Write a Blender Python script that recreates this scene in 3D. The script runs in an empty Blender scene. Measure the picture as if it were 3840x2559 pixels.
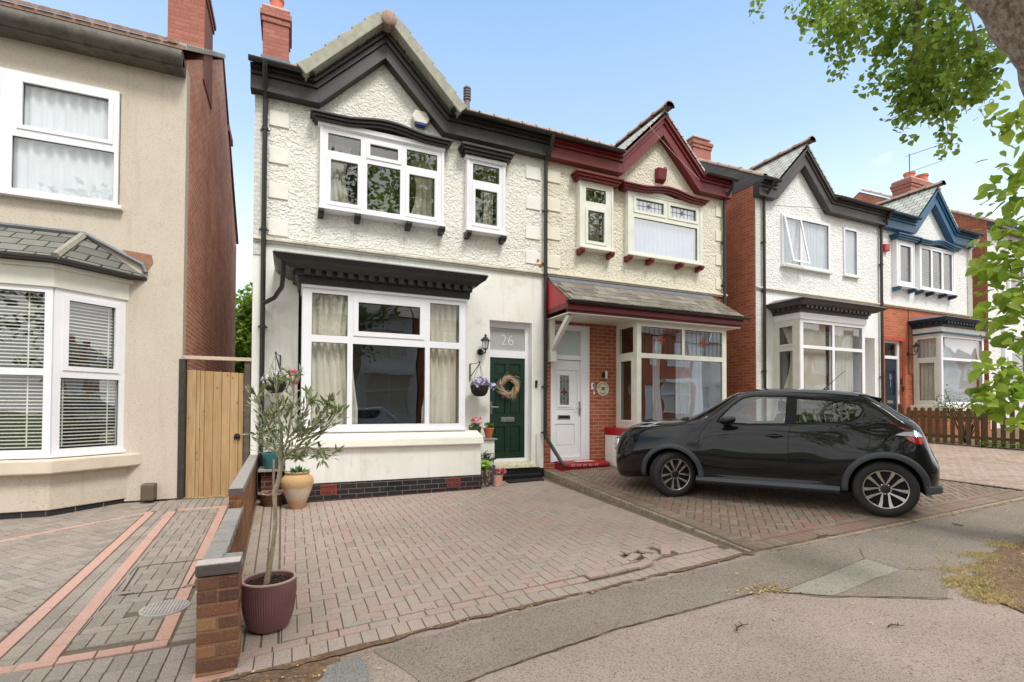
import bpy, bmesh, math, random
from mathutils import Vector, Matrix
from mathutils.bvhtree import BVHTree
from mathutils.geometry import tessellate_polygon
R = math.radians
random.seed(7)
sc = bpy.context.scene
col = sc.collection
# ---------------------------------------------------------------- camera
YAW, PIT, ROL = R(23.7326), R(1.0681), R(0.2385)
cd = bpy.data.cameras.new('camera'); cam = bpy.data.objects.new('camera', cd); col.objects.link(cam)
Fw = Vector((math.sin(YAW)*math.cos(PIT), math.cos(YAW)*math.cos(PIT), math.sin(PIT)))
Rt = Vector((math.cos(YAW), -math.sin(YAW), 0)); Up = Rt.cross(Fw)
Rr = Rt*math.cos(ROL)+Up*math.sin(ROL); Ur = -Rt*math.sin(ROL)+Up*math.cos(ROL)
mw = Matrix((Rr, Ur, -Fw)).transposed().to_4x4(); mw.translation = (0, 0, 1.5)
cam.matrix_world = mw
cd.sensor_width = 36; cd.lens = 36*1887.5/3840
cd.shift_y = (1491.76-1279.5)/3840
cd.clip_start = .05; cd.clip_end = 2000
sc.camera = cam
# ---------------------------------------------------------------- world and sun
SUN_EL, SUN_AZ = R(55), R(165)      # azimuth clockwise from +Y
w = bpy.data.worlds.new('World'); sc.world = w; w.use_nodes = True
wn, wl = w.node_tree.nodes, w.node_tree.links
wn.clear()
sky = wn.new('ShaderNodeTexSky'); sky.sky_type = 'NISHITA'; sky.sun_disc = False
sky.sun_elevation = SUN_EL; sky.sun_rotation = SUN_AZ
sky.air_density = 1.0; sky.dust_density = 1.6; sky.ozone_density = 1.6
tc = wn.new('ShaderNodeTexCoord'); mp = wn.new('ShaderNodeMapping'); mp.inputs['Scale'].default_value = (1, 1, 2.6)
cn = wn.new('ShaderNodeTexNoise'); cn.inputs['Scale'].default_value = 2.6; cn.inputs['Detail'].default_value = 7; cn.inputs['Roughness'].default_value = .6
cr = wn.new('ShaderNodeValToRGB'); cr.color_ramp.elements[0].position = .66; cr.color_ramp.elements[1].position = .86
sep = wn.new('ShaderNodeSeparateXYZ'); hz = wn.new('ShaderNodeValToRGB'); he = hz.color_ramp.elements
he[0].position = .0; he[0].color = (7.4, 7.9, 8.4, 1); he[1].position = .75; he[1].color = (1.25, 2.35, 4.2, 1)
for p_, c_ in ((.10, (6.6, 7.4, 8.2, 1)), (.25, (5.2, 6.1, 7.1, 1)), (.45, (2.8, 3.95, 5.6, 1))): e_ = he.new(p_); e_.color = c_
mx0 = wn.new('ShaderNodeMix'); mx0.data_type = 'RGBA'; mx0.inputs['Factor'].default_value = .8
mx = wn.new('ShaderNodeMix'); mx.data_type = 'RGBA'; mx.inputs['B'].default_value = (7.6, 8.0, 8.4, 1)
bg = wn.new('ShaderNodeBackground'); bg.inputs['Strength'].default_value = .12
wo = wn.new('ShaderNodeOutputWorld')
wl.new(tc.outputs['Generated'], mp.inputs['Vector']); wl.new(mp.outputs[0], cn.inputs['Vector'])
wl.new(cn.outputs['Fac'], cr.inputs['Fac']); wl.new(tc.outputs['Generated'], sep.inputs[0]); wl.new(sep.outputs['Z'], hz.inputs['Fac'])
mbk = wn.new('ShaderNodeMapRange'); mbk.interpolation_type = 'SMOOTHSTEP'; mbk.inputs['From Min'].default_value = .12; mbk.inputs['From Max'].default_value = -.25
mup = wn.new('ShaderNodeMapRange'); mup.interpolation_type = 'SMOOTHSTEP'; mup.inputs['From Min'].default_value = .66; mup.inputs['From Max'].default_value = .85
mxc = wn.new('ShaderNodeMath'); mxc.operation = 'MAXIMUM'; ccol = wn.new('ShaderNodeValToRGB')
ccol.color_ramp.elements[0].position = .35; ccol.color_ramp.elements[0].color = (5.6, 5.6, 5.55, 1); ccol.color_ramp.elements[1].position = .65; ccol.color_ramp.elements[1].color = (8.5, 8.45, 8.3, 1)
mx9 = wn.new('ShaderNodeMix'); mx9.data_type = 'RGBA'
wl.new(sep.outputs['Y'], mbk.inputs['Value']); wl.new(sep.outputs['Z'], mup.inputs['Value']); wl.new(mbk.outputs[0], mxc.inputs[0]); wl.new(mup.outputs[0], mxc.inputs[1])
wl.new(cn.outputs['Fac'], ccol.inputs['Fac'])
wl.new(sky.outputs[0], mx0.inputs['A']); wl.new(hz.outputs['Color'], mx0.inputs['B'])
wl.new(cr.outputs['Color'], mx.inputs['Factor']); wl.new(mx0.outputs['Result'], mx.inputs['A']); wl.new(mxc.outputs[0], mx9.inputs['Factor']); wl.new(mx.outputs['Result'], mx9.inputs['A']); wl.new(ccol.outputs['Color'], mx9.inputs['B']); wl.new(mx9.outputs['Result'], bg.inputs['Color']); wl.new(bg.outputs[0], wo.inputs[0])
sd = bpy.data.lights.new('sun', 'SUN'); sd.energy = 1.5; sd.angle = R(16); sd.color = (1, .97, .93)
so = bpy.data.objects.new('sun', sd); col.objects.link(so)
sdir = Vector((math.sin(SUN_AZ)*math.cos(SUN_EL), math.cos(SUN_AZ)*math.cos(SUN_EL), math.sin(SUN_EL)))
so.rotation_euler = sdir.to_track_quat('Z', 'Y').to_euler()
sc.view_settings.view_transform = 'Standard'; sc.view_settings.look = 'None'
sc.view_settings.gamma = 1; sc.view_settings.exposure = .90

# ---------------------------------------------------------------- materials
MATS = {}
def s2l(c):
    return tuple(((x/255+.055)/1.055)**2.4 if x > 10 else x/255/12.92 for x in c)+(1,)
class NT:
    def __init__(s, name):
        s.m = bpy.data.materials.new(name); s.m.use_nodes = True
        s.n, s.l = s.m.node_tree.nodes, s.m.node_tree.links
        s.p = s.n['Principled BSDF']
        MATS[name] = s.m
    def node(s, t, **kw):
        x = s.n.new(t)
        for k, v in kw.items():
            if k.startswith('i_'):
                x.inputs[int(k[2:]) if k[2:].isdigit() else k[2:]].default_value = v
            else: setattr(x, k, v)
        return x
    def pos(s):
        return s.node('ShaderNodeNewGeometry').outputs['Position']
    def noise(s, vec, scale, detail=3, rough=.55):
        x = s.node('ShaderNodeTexNoise'); x.inputs['Scale'].default_value = scale; x.inputs['Detail'].default_value = detail
        x.inputs['Roughness'].default_value = rough; s.l.new(vec, x.inputs['Vector']); return x.outputs['Fac']
    def rng(s, f, a, b, c, d):
        x = s.node('ShaderNodeMapRange')
        for k, v in zip(('From Min', 'From Max', 'To Min', 'To Max'), (a, b, c, d)): x.inputs[k].default_value = v
        s.l.new(f, x.inputs['Value']); return x.outputs[0]
    def mix(s, f, a, b, mode='MIX'):
        x = s.node('ShaderNodeMix', data_type='RGBA', blend_type=mode)
        for k, v in (('Factor', f), ('A', a), ('B', b)):
            if hasattr(v, 'is_output') or isinstance(v, bpy.types.NodeSocket): s.l.new(v, x.inputs[k])
            else: x.inputs[k].default_value = v
        return x.outputs['Result']
    def bump(s, h, st, dist, prev=None):
        x = s.node('ShaderNodeBump'); x.inputs['Strength'].default_value = st; x.inputs['Distance'].default_value = dist
        s.l.new(h, x.inputs['Height'])
        if prev is not None: s.l.new(prev, x.inputs['Normal'])
        s.l.new(x.outputs[0], s.p.inputs['Normal']); return x.outputs[0]
    def set(s, rough=.6, metal=0, coat=0, spec=.5):
        s.p.inputs['Roughness'].default_value = rough; s.p.inputs['Metallic'].default_value = metal
        s.p.inputs['Coat Weight'].default_value = coat; s.p.inputs['Specular IOR Level'].default_value = spec
    def streaks(s, out, amt=.3, c=(150, 146, 124)):
        m_ = s.node('ShaderNodeMapping'); m_.inputs['Scale'].default_value = (7, 7, .55); s.l.new(s.pos(), m_.inputs['Vector'])
        out = s.mix(s.rng(s.noise(m_.outputs[0], 1, 6, .7), .55, .78, 0, amt), out, s2l(c))
        return s.mix(s.rng(s.noise(s.pos(), 2.2, 7, .75), .57, .72, 0, amt*.8), out, s2l((178, 170, 150)))
    def col(s, c):
        if isinstance(c, tuple): s.p.inputs['Base Color'].default_value = c
        else: s.l.new(c, s.p.inputs['Base Color'])
def dk(c, f): return tuple(x*f for x in c[:3])+(1,)
def mat(name, c, rough=.6, var=.12, vs=3, bump=0, bs=60, bd=.004, metal=0, coat=0, c2=None, thr=(.5, .75), spec=.5, obj=False, str_=None, streak=0):
    t = NT(name); c = s2l(c)
    v = t.node('ShaderNodeTexCoord').outputs['Object'] if obj else t.pos()
    if str_:
        m_ = t.node('ShaderNodeMapping'); m_.inputs['Scale'].default_value = str_; t.l.new(v, m_.inputs['Vector']); v = m_.outputs[0]
    n = t.noise(v, vs, 5)
    out = t.mix(t.rng(n, .3, .7, 0, 1), dk(c, 1+var*.5), dk(c, 1-var))
    if c2: out = t.mix(t.rng(t.noise(v, vs*2.3, 6, .65), thr[0], thr[1], 0, 1), out, s2l(c2))
    if streak: out = t.streaks(out, streak)
    t.col(out); t.set(rough, metal, coat, spec)
    if bump: t.bump(t.noise(v, bs, 4), bump, bd)
    return t.m
def roughcast(name, c, stain, amt=.35):
    t = NT(name); v = t.pos(); c = s2l(c)
    vo = t.node('ShaderNodeTexVoronoi', feature='SMOOTH_F1'); vo.inputs['Scale'].default_value = 30; vo.inputs['Randomness'].default_value = 1
    dn = t.node('ShaderNodeTexNoise'); dn.inputs['Scale'].default_value = 18; dn.inputs['Detail'].default_value = 3; t.l.new(v, dn.inputs['Vector'])
    dv = t.mix(.06, v, dn.outputs['Color']); t.l.new(dv, vo.inputs['Vector'])
    n1 = t.noise(v, 14, 4, .7); n2 = t.noise(v, 55, 3)
    big = t.rng(t.noise(v, 1.1, 5, .65), .42, .75, 0, amt)
    out = t.mix(big, c, s2l(stain))
    out = t.streaks(out, amt*1.0, stain)
    sp = t.rng(t.noise(v, 34, 2, .8), .64, .71, 0, .8)
    out = t.mix(sp, out, dk(s2l(stain), .32)); t.col(out); t.set(.9, spec=.2)
    a = t.bump(n1, .7, .045); a = t.bump(vo.outputs['Distance'], .75, .03, a); t.bump(n2, .5, .006, a)
    return t.m
def brick(name, plane, c1, c2, mort, w_=.225, h_=.075, ms=.006, dirt=None, c3=None, offs=.5, bmp=.6, rough=.85):
    t = NT(name); v = t.pos()
    sp = t.node('ShaderNodeSeparateXYZ'); t.l.new(v, sp.inputs[0]); cb = t.node('ShaderNodeCombineXYZ')
    t.l.new(sp.outputs[plane[0].upper()], cb.inputs[0]); t.l.new(sp.outputs[plane[1].upper()], cb.inputs[1])
    wob = t.node('ShaderNodeTexNoise'); wob.inputs['Scale'].default_value = 9; t.l.new(v, wob.inputs['Vector'])
    vv = t.mix(.006, cb.outputs[0], wob.outputs['Color'])
    b = t.node('ShaderNodeTexBrick', offset=offs); t.l.new(vv, b.inputs['Vector'])
    b.inputs['Color1'].default_value = s2l(c1); b.inputs['Color2'].default_value = s2l(c2); b.inputs['Mortar'].default_value = s2l(mort)
    b.inputs['Scale'].default_value = 1; b.inputs['Brick Width'].default_value = w_; b.inputs['Row Height'].default_value = h_
    b.inputs['Mortar Size'].default_value = ms; b.inputs['Mortar Smooth'].default_value = .3; b.inputs['Bias'].default_value = 0
    out = b.outputs['Color']
    out = t.mix(t.rng(t.noise(v, 30, 4), .35, .7, 0, .35), out, s2l(c3 or dk(c1, .5)[:3]))
    if dirt: out = t.mix(t.rng(t.noise(v, 1.3, 6, .7), .45, .7, 0, .55), out, s2l(dirt))
    t.col(out); t.set(rough, spec=.25)
    inv = t.node('ShaderNodeMath', operation='SUBTRACT'); inv.inputs[0].default_value = 1; t.l.new(b.outputs['Fac'], inv.inputs[1])
    a = t.bump(inv.outputs[0], bmp, .008); t.bump(t.noise(v, 90, 3), .3, .003, a)
    return t.m
def tinted(name, base, tints, rough=.8, fine=.25, fs=160, bump=.3, dirt=None, trans=0, spec=.35, fcol=None):
    """per-face attribute 'rnd' picks among tints"""
    t = NT(name); at = t.node('ShaderNodeAttribute', attribute_name='rnd'); v = t.pos()
    r = t.node('ShaderNodeValToRGB'); r.color_ramp.interpolation = 'LINEAR'
    els = r.color_ramp.elements
    while len(els) < len(tints): els.new(.5)
    for i, c in enumerate(tints): els[i].position = i/(len(tints)-1); els[i].color = s2l(c)
    t.l.new(at.outputs['Fac'], r.inputs['Fac'])
    out = r.outputs['Color']
    if fine:
        out = t.mix(t.rng(t.noise(v, fs, 2, .8), .52, .68, 0, fine), out, s2l(fcol) if fcol else dk(s2l(tints[0]), .45))
        out = t.mix(t.rng(t.noise(v, fs*1.3, 2, .8), .60, .7, 0, fine), out, s2l((215, 205, 195)))
    if dirt: out = t.mix(t.rng(t.noise(v, .9, 6, .65), .45, .75, 0, .5), out, s2l(dirt))
    t.col(out); t.set(rough, spec=spec)
    if bump: t.bump(t.noise(v, fs, 3), bump, .004)
    if trans:
        tr = t.node('ShaderNodeBsdfTranslucent'); ms = t.node('ShaderNodeMixShader'); ms.inputs[0].default_value = trans
        t.l.new(out, tr.inputs['Color']); t.l.new(t.p.outputs[0], ms.inputs[1]); t.l.new(tr.outputs[0], ms.inputs[2])
        t.l.new(ms.outputs[0], t.n['Material Output'].inputs['Surface'])
    return t.m
def glass(name, tint=(1, 1, 1, 1), wav=.07, frost=0, boost=.10, ws=1.2, mul=2.0):
    t = NT(name); n, l = t.n, t.l; n.remove(t.p); v = t.pos()
    gl = t.node('ShaderNodeBsdfGlossy'); gl.inputs['Roughness'].default_value = .0
    fr = t.node('ShaderNodeFresnel'); l.new(t.rng(t.node('ShaderNodeNewGeometry').outputs['Backfacing'], 0, 1, 1.5, 1/1.5), fr.inputs['IOR'])
    ad = t.node('ShaderNodeMath', operation='MULTIPLY_ADD'); ad.inputs[1].default_value = mul; ad.inputs[2].default_value = boost; ad.use_clamp = True
    l.new(fr.outputs[0], ad.inputs[0])
    bp = t.node('ShaderNodeBump'); bp.inputs['Strength'].default_value = wav; bp.inputs['Distance'].default_value = .06
    l.new(t.noise(v, ws, 1), bp.inputs['Height']); l.new(bp.outputs[0], gl.inputs['Normal'])
    if frost:
        tr = t.node('ShaderNodeBsdfPrincipled'); tr.inputs['Base Color'].default_value = tint; tr.inputs['Roughness'].default_value = .4
    else:
        tr = t.node('ShaderNodeBsdfTransparent'); tr.inputs[0].default_value = tint
    ms = t.node('ShaderNodeMixShader'); l.new(ad.outputs[0], ms.inputs[0]); l.new(tr.outputs[0], ms.inputs[1]); l.new(gl.outputs[0], ms.inputs[2])
    l.new(ms.outputs[0], n['Material Output'].inputs['Surface']); return t.m

UPVC = mat('white_upvc', (236, 236, 240), .3, .05, 2, spec=.5)
UPVC_OLD = mat('cream_painted_frame', (226, 226, 214), .45, .10, 4)
GLASS = glass('window_glass', (.92, .95, .94, 1))
GLASS2 = glass('window_glass_sky', (.92, .95, .95, 1), .045, 0, .10, 1.6, 1.8)
GLASS3 = glass('window_glass_bright', (.90, .94, .96, 1), .045, 0, .30, 1.6, 1.8)
FROST = glass('frosted_glass', s2l((176, 176, 174)), .03, 1, .08)
SMOOTHW = mat('smooth_white_render', (236, 235, 228), .8, .07, 1.3, .25, 25, .01, c2=(205, 205, 188), thr=(.58, .85), spec=.2, streak=.35)
SMOOTHW2 = mat('smooth_white_render_bright', (238, 238, 236), .8, .06, 1.3, .25, 25, .01, c2=(208, 208, 200), thr=(.58, .85), spec=.2, streak=.25)
RC26 = roughcast('white_roughcast', (238, 236, 228), (196, 192, 174), .26)
RC28 = roughcast('cream_roughcast', (232, 226, 208), (186, 176, 150), .35)
RC30 = roughcast('white_roughcast_bright', (240, 240, 238), (205, 203, 194), .3)
RENDERL = roughcast('beige_pebble_render', (218, 206, 180), (190, 165, 135), .35)
def beige():
    t = NT('beige_textured_render'); v = t.pos(); c = s2l((208, 198, 183))
    big = t.rng(t.noise(v, .9, 6, .65), .45, .8, 0, .45)
    out = t.mix(big, c, s2l((198, 176, 158)))
    out = t.streaks(out, .4, (176, 152, 132)); out = t.mix(t.rng(t.noise(v, 48, 2, .8), .58, .68, 0, .6), out, s2l((160, 146, 124)))
    t.col(out); t.set(.9, spec=.2); a = t.bump(t.noise(v, 60, 3, .7), .7, .012); return t.m
BEIGE = beige()
BLACKW = mat('black_painted_wood', (46, 42, 39), .42, .3, 6, .2, 30, .004, c2=(78, 72, 64), thr=(.62, .85))
BLACKP = mat('black_plastic_gutter', (44, 42, 40), .38, .2, 3)
MAROON = mat('maroon_painted_wood', (112, 28, 34), .45, .2, 5, .15, 30, .003, c2=(80, 22, 26), thr=(.6, .85))
BLUEP = mat('blue_painted_wood', (36, 88, 120), .42, .2, 5, .15, 30, .003)
NAVYP = mat('navy_painted_wood', (30, 50, 66), .42, .2, 5)
AGEDW = mat('aged_white_stone', (214, 208, 192), .85, .15, 6, .5, 30, .01, c2=(150, 138, 118), thr=(.56, .8))
SILLW = mat('painted_stone_sill', (232, 228, 214), .75, .08, 4, .35, 30, .006, c2=(172, 158, 138), thr=(.72, .8))
SILLB = mat('beige_stone_sill', (216, 202, 184), .8, .12, 4, .35, 40, .006, c2=(160, 128, 100), thr=(.66, .8))
QUOIN = mat('painted_quoin_white', (236, 234, 226), .8, .06, 5, .2, 12, .01, spec=.2)
QUOIN28 = mat('painted_quoin_cream', (230, 224, 206), .8, .06, 5, .2, 12, .01, spec=.2)
BRICKX = brick('orange_red_brick', 'xz', (180, 104, 74), (152, 80, 58), (186, 158, 138), ms=.008, dirt=(116, 66, 52), c3=(128, 76, 50))
BRICKY = brick('weathered_side_brick', 'yz', (230, 164, 136), (204, 136, 112), (232, 206, 188), ms=.012, dirt=(164, 98, 76), c3=(150, 90, 70))
BRICKYR = brick('orange_side_brick', 'yz', (212, 128, 94), (178, 98, 72), (200, 160, 138), ms=.009, dirt=(140, 78, 60), c3=(126, 72, 52))
BRICKXR = brick('orange_front_brick_bright', 'xz', (198, 116, 82), (172, 96, 68), (186, 146, 124), ms=.006, dirt=(140, 86, 66), c3=(150, 90, 64))
CHIMX = brick('chimney_red_brick', 'xz', (186, 122, 106), (166, 104, 90), (140, 112, 102), ms=.006, dirt=(150, 96, 84))
DARKBR = brick('blue_black_engineering_brick', 'xz', (52, 52, 56), (38, 38, 42), (128, 118, 110), .235, .08, .006, dirt=(66, 44, 40), c3=(30, 30, 32), rough=.5)
PIERBR = brick('mottled_garden_brick', 'xz', (150, 92, 58), (88, 52, 42), (128, 96, 74), .215, .078, .008, dirt=(70, 44, 38), c3=(176, 128, 66))
PIERBRY = brick('mottled_garden_brick_side', 'yz', (140, 88, 60), (92, 56, 44), (150, 118, 92), .225, .078, .008, dirt=(70, 44, 38), c3=(160, 118, 76))
COPING = mat('blue_coping_brick', (156, 152, 147), .65, .2, 12, .3, 60, .004, c2=(122, 117, 112), thr=(.55, .7))
COPINGD = mat('dark_coping_brick', (92, 84, 82), .65, .2, 12, .3, 60, .004)
MORTARW = mat('white_mortar', (206, 196, 190), .9, .12, 20, .4, 60, .004)
def slate(name, u, vs, c1, c2, moss, gap=.004):
    t = NT(name); v = t.pos(); sp = t.node('ShaderNodeSeparateXYZ'); t.l.new(v, sp.inputs[0]); cb = t.node('ShaderNodeCombineXYZ')
    t.l.new(sp.outputs[u], cb.inputs[0]); mm = t.node('ShaderNodeMath', operation='MULTIPLY'); mm.inputs[1].default_value = vs
    t.l.new(sp.outputs['Z'], mm.inputs[0]); t.l.new(mm.outputs[0], cb.inputs[1])
    b = t.node('ShaderNodeTexBrick', offset=.5); t.l.new(cb.outputs[0], b.inputs['Vector'])
    b.inputs['Color1'].default_value = s2l(c1); b.inputs['Color2'].default_value = s2l(c2); b.inputs['Mortar'].default_value = s2l((34, 32, 30))
    b.inputs['Scale'].default_value = 1; b.inputs['Brick Width'].default_value = .28; b.inputs['Row Height'].default_value = .19
    b.inputs['Mortar Size'].default_value = gap; b.inputs['Mortar Smooth'].default_value = .1
    out = t.mix(t.rng(t.noise(v, 9, 6, .7), .52, .72, 0, .8), b.outputs['Color'], s2l(moss)); t.col(out); t.set(.6)
    inv = t.node('ShaderNodeMath', operation='SUBTRACT'); inv.inputs[0].default_value = 1; t.l.new(b.outputs['Fac'], inv.inputs[1])
    a = t.bump(inv.outputs[0], .9, .015); t.bump(t.noise(v, 25, 4), .4, .008, a); return t.m
SLATEX = slate('canopy_slate', 'X', 1.35, (126, 120, 108), (98, 94, 84), (86, 72, 48), .010)
SLATEY = slate('gable_slate', 'Y', 1.41, (196, 198, 188), (168, 170, 160), (140, 142, 128), .010)
SLATEM = slate('main_roof_slate', 'X', 1.9, (110, 104, 98), (88, 84, 80), (120, 96, 70))
CTILE = mat('grey_green_concrete_tile', (168, 166, 152), .85, .2, 8, .4, 60, .006, c2=(132, 130, 116), thr=(.55, .75))
RTILE = mat('weathered_ridge_tile', (172, 146, 130), .85, .25, 8, .4, 60, .006, c2=(110, 92, 76), thr=(.5, .75))
BTILE = mat('brown_pantile', (148, 118, 100), .85, .25, 9, .4, 60, .006, c2=(96, 76, 64), thr=(.5, .7))
LEAD = mat('grey_lead', (108, 110, 116), .55, .2, 6, .2, 30, .004)
CEMENT = mat('cement_flaunching', (196, 188, 182), .9, .15, 9, .3, 50, .005)
POTTC = mat('terracotta_chimney_pot', (206, 116, 88), .8, .15, 9)
DARKIN = mat('dim_room_wall', (138, 130, 118), .9, .1, 1)
CURT = mat('cream_curtain', (240, 234, 218), .9, .08, 3)
CURTG = mat('grey_voile_curtain', (220, 214, 202), .9, .08, 3)
CURTB = mat('sky_tinted_blind', (196, 206, 226), .8, .06, 3)  # blue of the sky reflected in the pane is put into the blind's colour
CURTV = mat('white_vertical_blind', (200, 206, 216), .8, .05, 3)
CURTW = mat('white_net_curtain', (240, 242, 248), .9, .04, 3)
BLIND = mat('white_blind_slat', (240, 238, 228), .6, .05, 3)
GREEND = mat('dark_green_door', (22, 50, 34), .35, .1, 2, coat=.2)
WHITED = mat('white_door', (234, 234, 236), .3, .04, 2)
CHROME = mat('brushed_metal', (190, 190, 190), .25, .05, 3, metal=.9)
BLACKM = mat('black_metal', (26, 25, 24), .4, .2, 5)
REDP = mat('glossy_red_paint', (168, 22, 34), .3, .15, 5, c2=(120, 20, 26), thr=(.6, .8))
TIMBER = None
# ---------------------------------------------------------------- mesh builder
ORG = {}
class MB:
    def __init__(s, T=None): s.v = []; s.f = []; s.r = []; s.T = T
    def add(s, vs, fs, rnd=None):
        b = len(s.v)
        s.v.extend([s.T(*p) for p in vs] if s.T else [tuple(p) for p in vs])
        for f in fs: s.f.append(tuple(b+i for i in f)); s.r.append(rnd if rnd is not None else random.random())
        return s
    def box(s, x0, x1, y0, y1, z0, z1, rnd=None):
        return s.add([(x0, y0, z0), (x1, y0, z0), (x1, y1, z0), (x0, y1, z0), (x0, y0, z1), (x1, y0, z1), (x1, y1, z1), (x0, y1, z1)],
                     [(0, 3, 2, 1), (4, 5, 6, 7), (0, 1, 5, 4), (1, 2, 6, 5), (2, 3, 7, 6), (3, 0, 4, 7)], rnd)
    def hexa(s, p, rnd=None):   # 8 points as in box
        return s.add(p, [(0, 3, 2, 1), (4, 5, 6, 7), (0, 1, 5, 4), (1, 2, 6, 5), (2, 3, 7, 6), (3, 0, 4, 7)], rnd)
    def prism(s, poly, axis, a, b):   # poly 2d, extruded along axis 'x','y','z' from a to b
        n = len(poly)
        def mk(p, t):
            return {'x': (t, p[0], p[1]), 'y': (p[0], t, p[1]), 'z': (p[0], p[1], t)}[axis]
        vs = [mk(p, a) for p in poly]+[mk(p, b) for p in poly]
        fs = [tuple(range(n))[::-1], tuple(range(n, 2*n))]+[(i, (i+1) % n, n+(i+1) % n, n+i) for i in range(n)]
        return s.add(vs, fs)
    def slab(s, x0, x1, z0, z1, holes, y0, y1, extra=()):
        xs = sorted(set([x0, x1]+[min(max(h[i], x0), x1) for h in holes for i in (0, 1)]+[e for e in extra if x0 < e < x1]))
        zs = sorted(set([z0, z1]+[min(max(h[i], z0), z1) for h in holes for i in (2, 3)]))
        nx, nz = len(xs)-1, len(zs)-1
        def solid(i, j):
            if i < 0 or j < 0 or i >= nx or j >= nz: return False
            cx, cz = (xs[i]+xs[i+1])/2, (zs[j]+zs[j+1])/2
            return not any(h[0] < cx < h[1] and h[2] < cz < h[3] for h in holes)
        for i in range(nx):
            for j in range(nz):
                if not solid(i, j): continue
                a, b, c, d = xs[i], xs[i+1], zs[j], zs[j+1]
                s.add([(a, y0, c), (b, y0, c), (b, y0, d), (a, y0, d)], [(0, 1, 2, 3)])
                s.add([(a, y1, c), (b, y1, c), (b, y1, d), (a, y1, d)], [(3, 2, 1, 0)])
                if not solid(i-1, j): s.add([(a, y0, c), (a, y1, c), (a, y1, d), (a, y0, d)], [(3, 2, 1, 0)])
                if not solid(i+1, j): s.add([(b, y0, c), (b, y1, c), (b, y1, d), (b, y0, d)], [(0, 1, 2, 3)])
                if not solid(i, j-1): s.add([(a, y0, c), (b, y0, c), (b, y1, c), (a, y1, c)], [(3, 2, 1, 0)])
                if not solid(i, j+1): s.add([(a, y0, d), (b, y0, d), (b, y1, d), (a, y1, d)], [(0, 1, 2, 3)])
        return s
    def tube(s, pts, r, n=8, cap=True, r1=None):
        pts = [Vector(p) for p in pts]; m = len(pts); vs = []; fs = []
        rs = r if isinstance(r, (list, tuple)) else [r+(((r1 if r1 is not None else r)-r)*i/(m-1)) for i in range(m)]
        up = None
        for i, p in enumerate(pts):
            d = ((pts[min(i+1, m-1)]-pts[max(i-1, 0)])).normalized()
            if up is None: up = Vector((0, 0, 1)) if abs(d.z) < .9 else Vector((1, 0, 0))
            a = d.cross(up).normalized(); b = a.cross(d).normalized(); up = b
            for k in range(n):
                t = 2*math.pi*k/n; vs.append(tuple(p+(a*math.cos(t)+b*math.sin(t))*rs[i]))
        for i in range(m-1):
            for k in range(n): fs.append((i*n+k, i*n+(k+1) % n, (i+1)*n+(k+1) % n, (i+1)*n+k))
        if cap: fs += [tuple(range(n))[::-1], tuple(range((m-1)*n, m*n))]
        return s.add(vs, fs)
    def lathe(s, prof, c, n=28, axis='z', cap=True):
        vs = []; fs = []; m = len(prof)
        for r, h in prof:
            for k in range(n):
                t = 2*math.pi*k/n; a, b = r*math.cos(t), r*math.sin(t)
                p = {'z': (a, b, h), 'y': (a, h, b), 'x': (h, a, b)}[axis]
                vs.append((c[0]+p[0], c[1]+p[1], c[2]+p[2]))
        for i in range(m-1):
            for k in range(n): fs.append((i*n+k, i*n+(k+1) % n, (i+1)*n+(k+1) % n, (i+1)*n+k))
        if cap: fs += [tuple(range(n))[::-1], tuple(range((m-1)*n, m*n))]
        return s.add(vs, fs)
    def obj(s, name, m, parent=None, org=(0, 0, 0), smooth=0, bevel=0, local=False, rn=False):
        o_ = Vector(ORG.get(parent.name, (0, 0, 0))) if parent and not local else (Vector(org) if not parent else Vector((0, 0, 0)))
        me = bpy.data.meshes.new(name)
        me.from_pydata([tuple(Vector(p)-o_) for p in s.v], [], s.f)
        if rn:
            at = me.attributes.new('rnd', 'FLOAT', 'FACE'); at.data.foreach_set('value', s.r)
        bm = bmesh.new(); bm.from_mesh(me)
        if smooth: bmesh.ops.remove_doubles(bm, verts=bm.verts, dist=1e-5)
        if not rn or smooth: bmesh.ops.recalc_face_normals(bm, faces=bm.faces)
        bm.to_mesh(me); bm.free()
        me.materials.append(m)
        o = bpy.data.objects.new(name, me); col.objects.link(o)
        if parent: o.parent = parent; ORG[o.name] = tuple(o_)
        else: o.location = org; ORG[o.name] = tuple(org)
        if smooth:
            me.polygons.foreach_set('use_smooth', [True]*len(me.polygons))
            try: me.set_sharp_from_angle(angle=R(smooth if smooth > 1 else 40))
            except Exception: pass
        if bevel:
            b = o.modifiers.new('bevel', 'BEVEL'); b.width = bevel; b.segments = 2; b.limit_method = 'ANGLE'; b.angle_limit = R(40)
        return o
def thing(name, label, cat, loc, group=None, rot=0):
    o = bpy.data.objects.new(name, None); col.objects.link(o); o.location = loc; o.rotation_euler = (0, 0, rot)
    o.empty_display_size = .2; ORG[o.name] = tuple(loc)
    o['label'] = label; o['category'] = cat
    if group: o['group'] = group
    return o
def tag(o, label, cat, group=None):
    o['label'] = label; o['category'] = cat
    if group: o['group'] = group
    return o
def struct(o): o['kind'] = 'structure'; return o
def stuff(o, label=None, cat=None):
    o['kind'] = 'stuff'
    if label: o['label'] = label; o['category'] = cat
    return o
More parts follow.
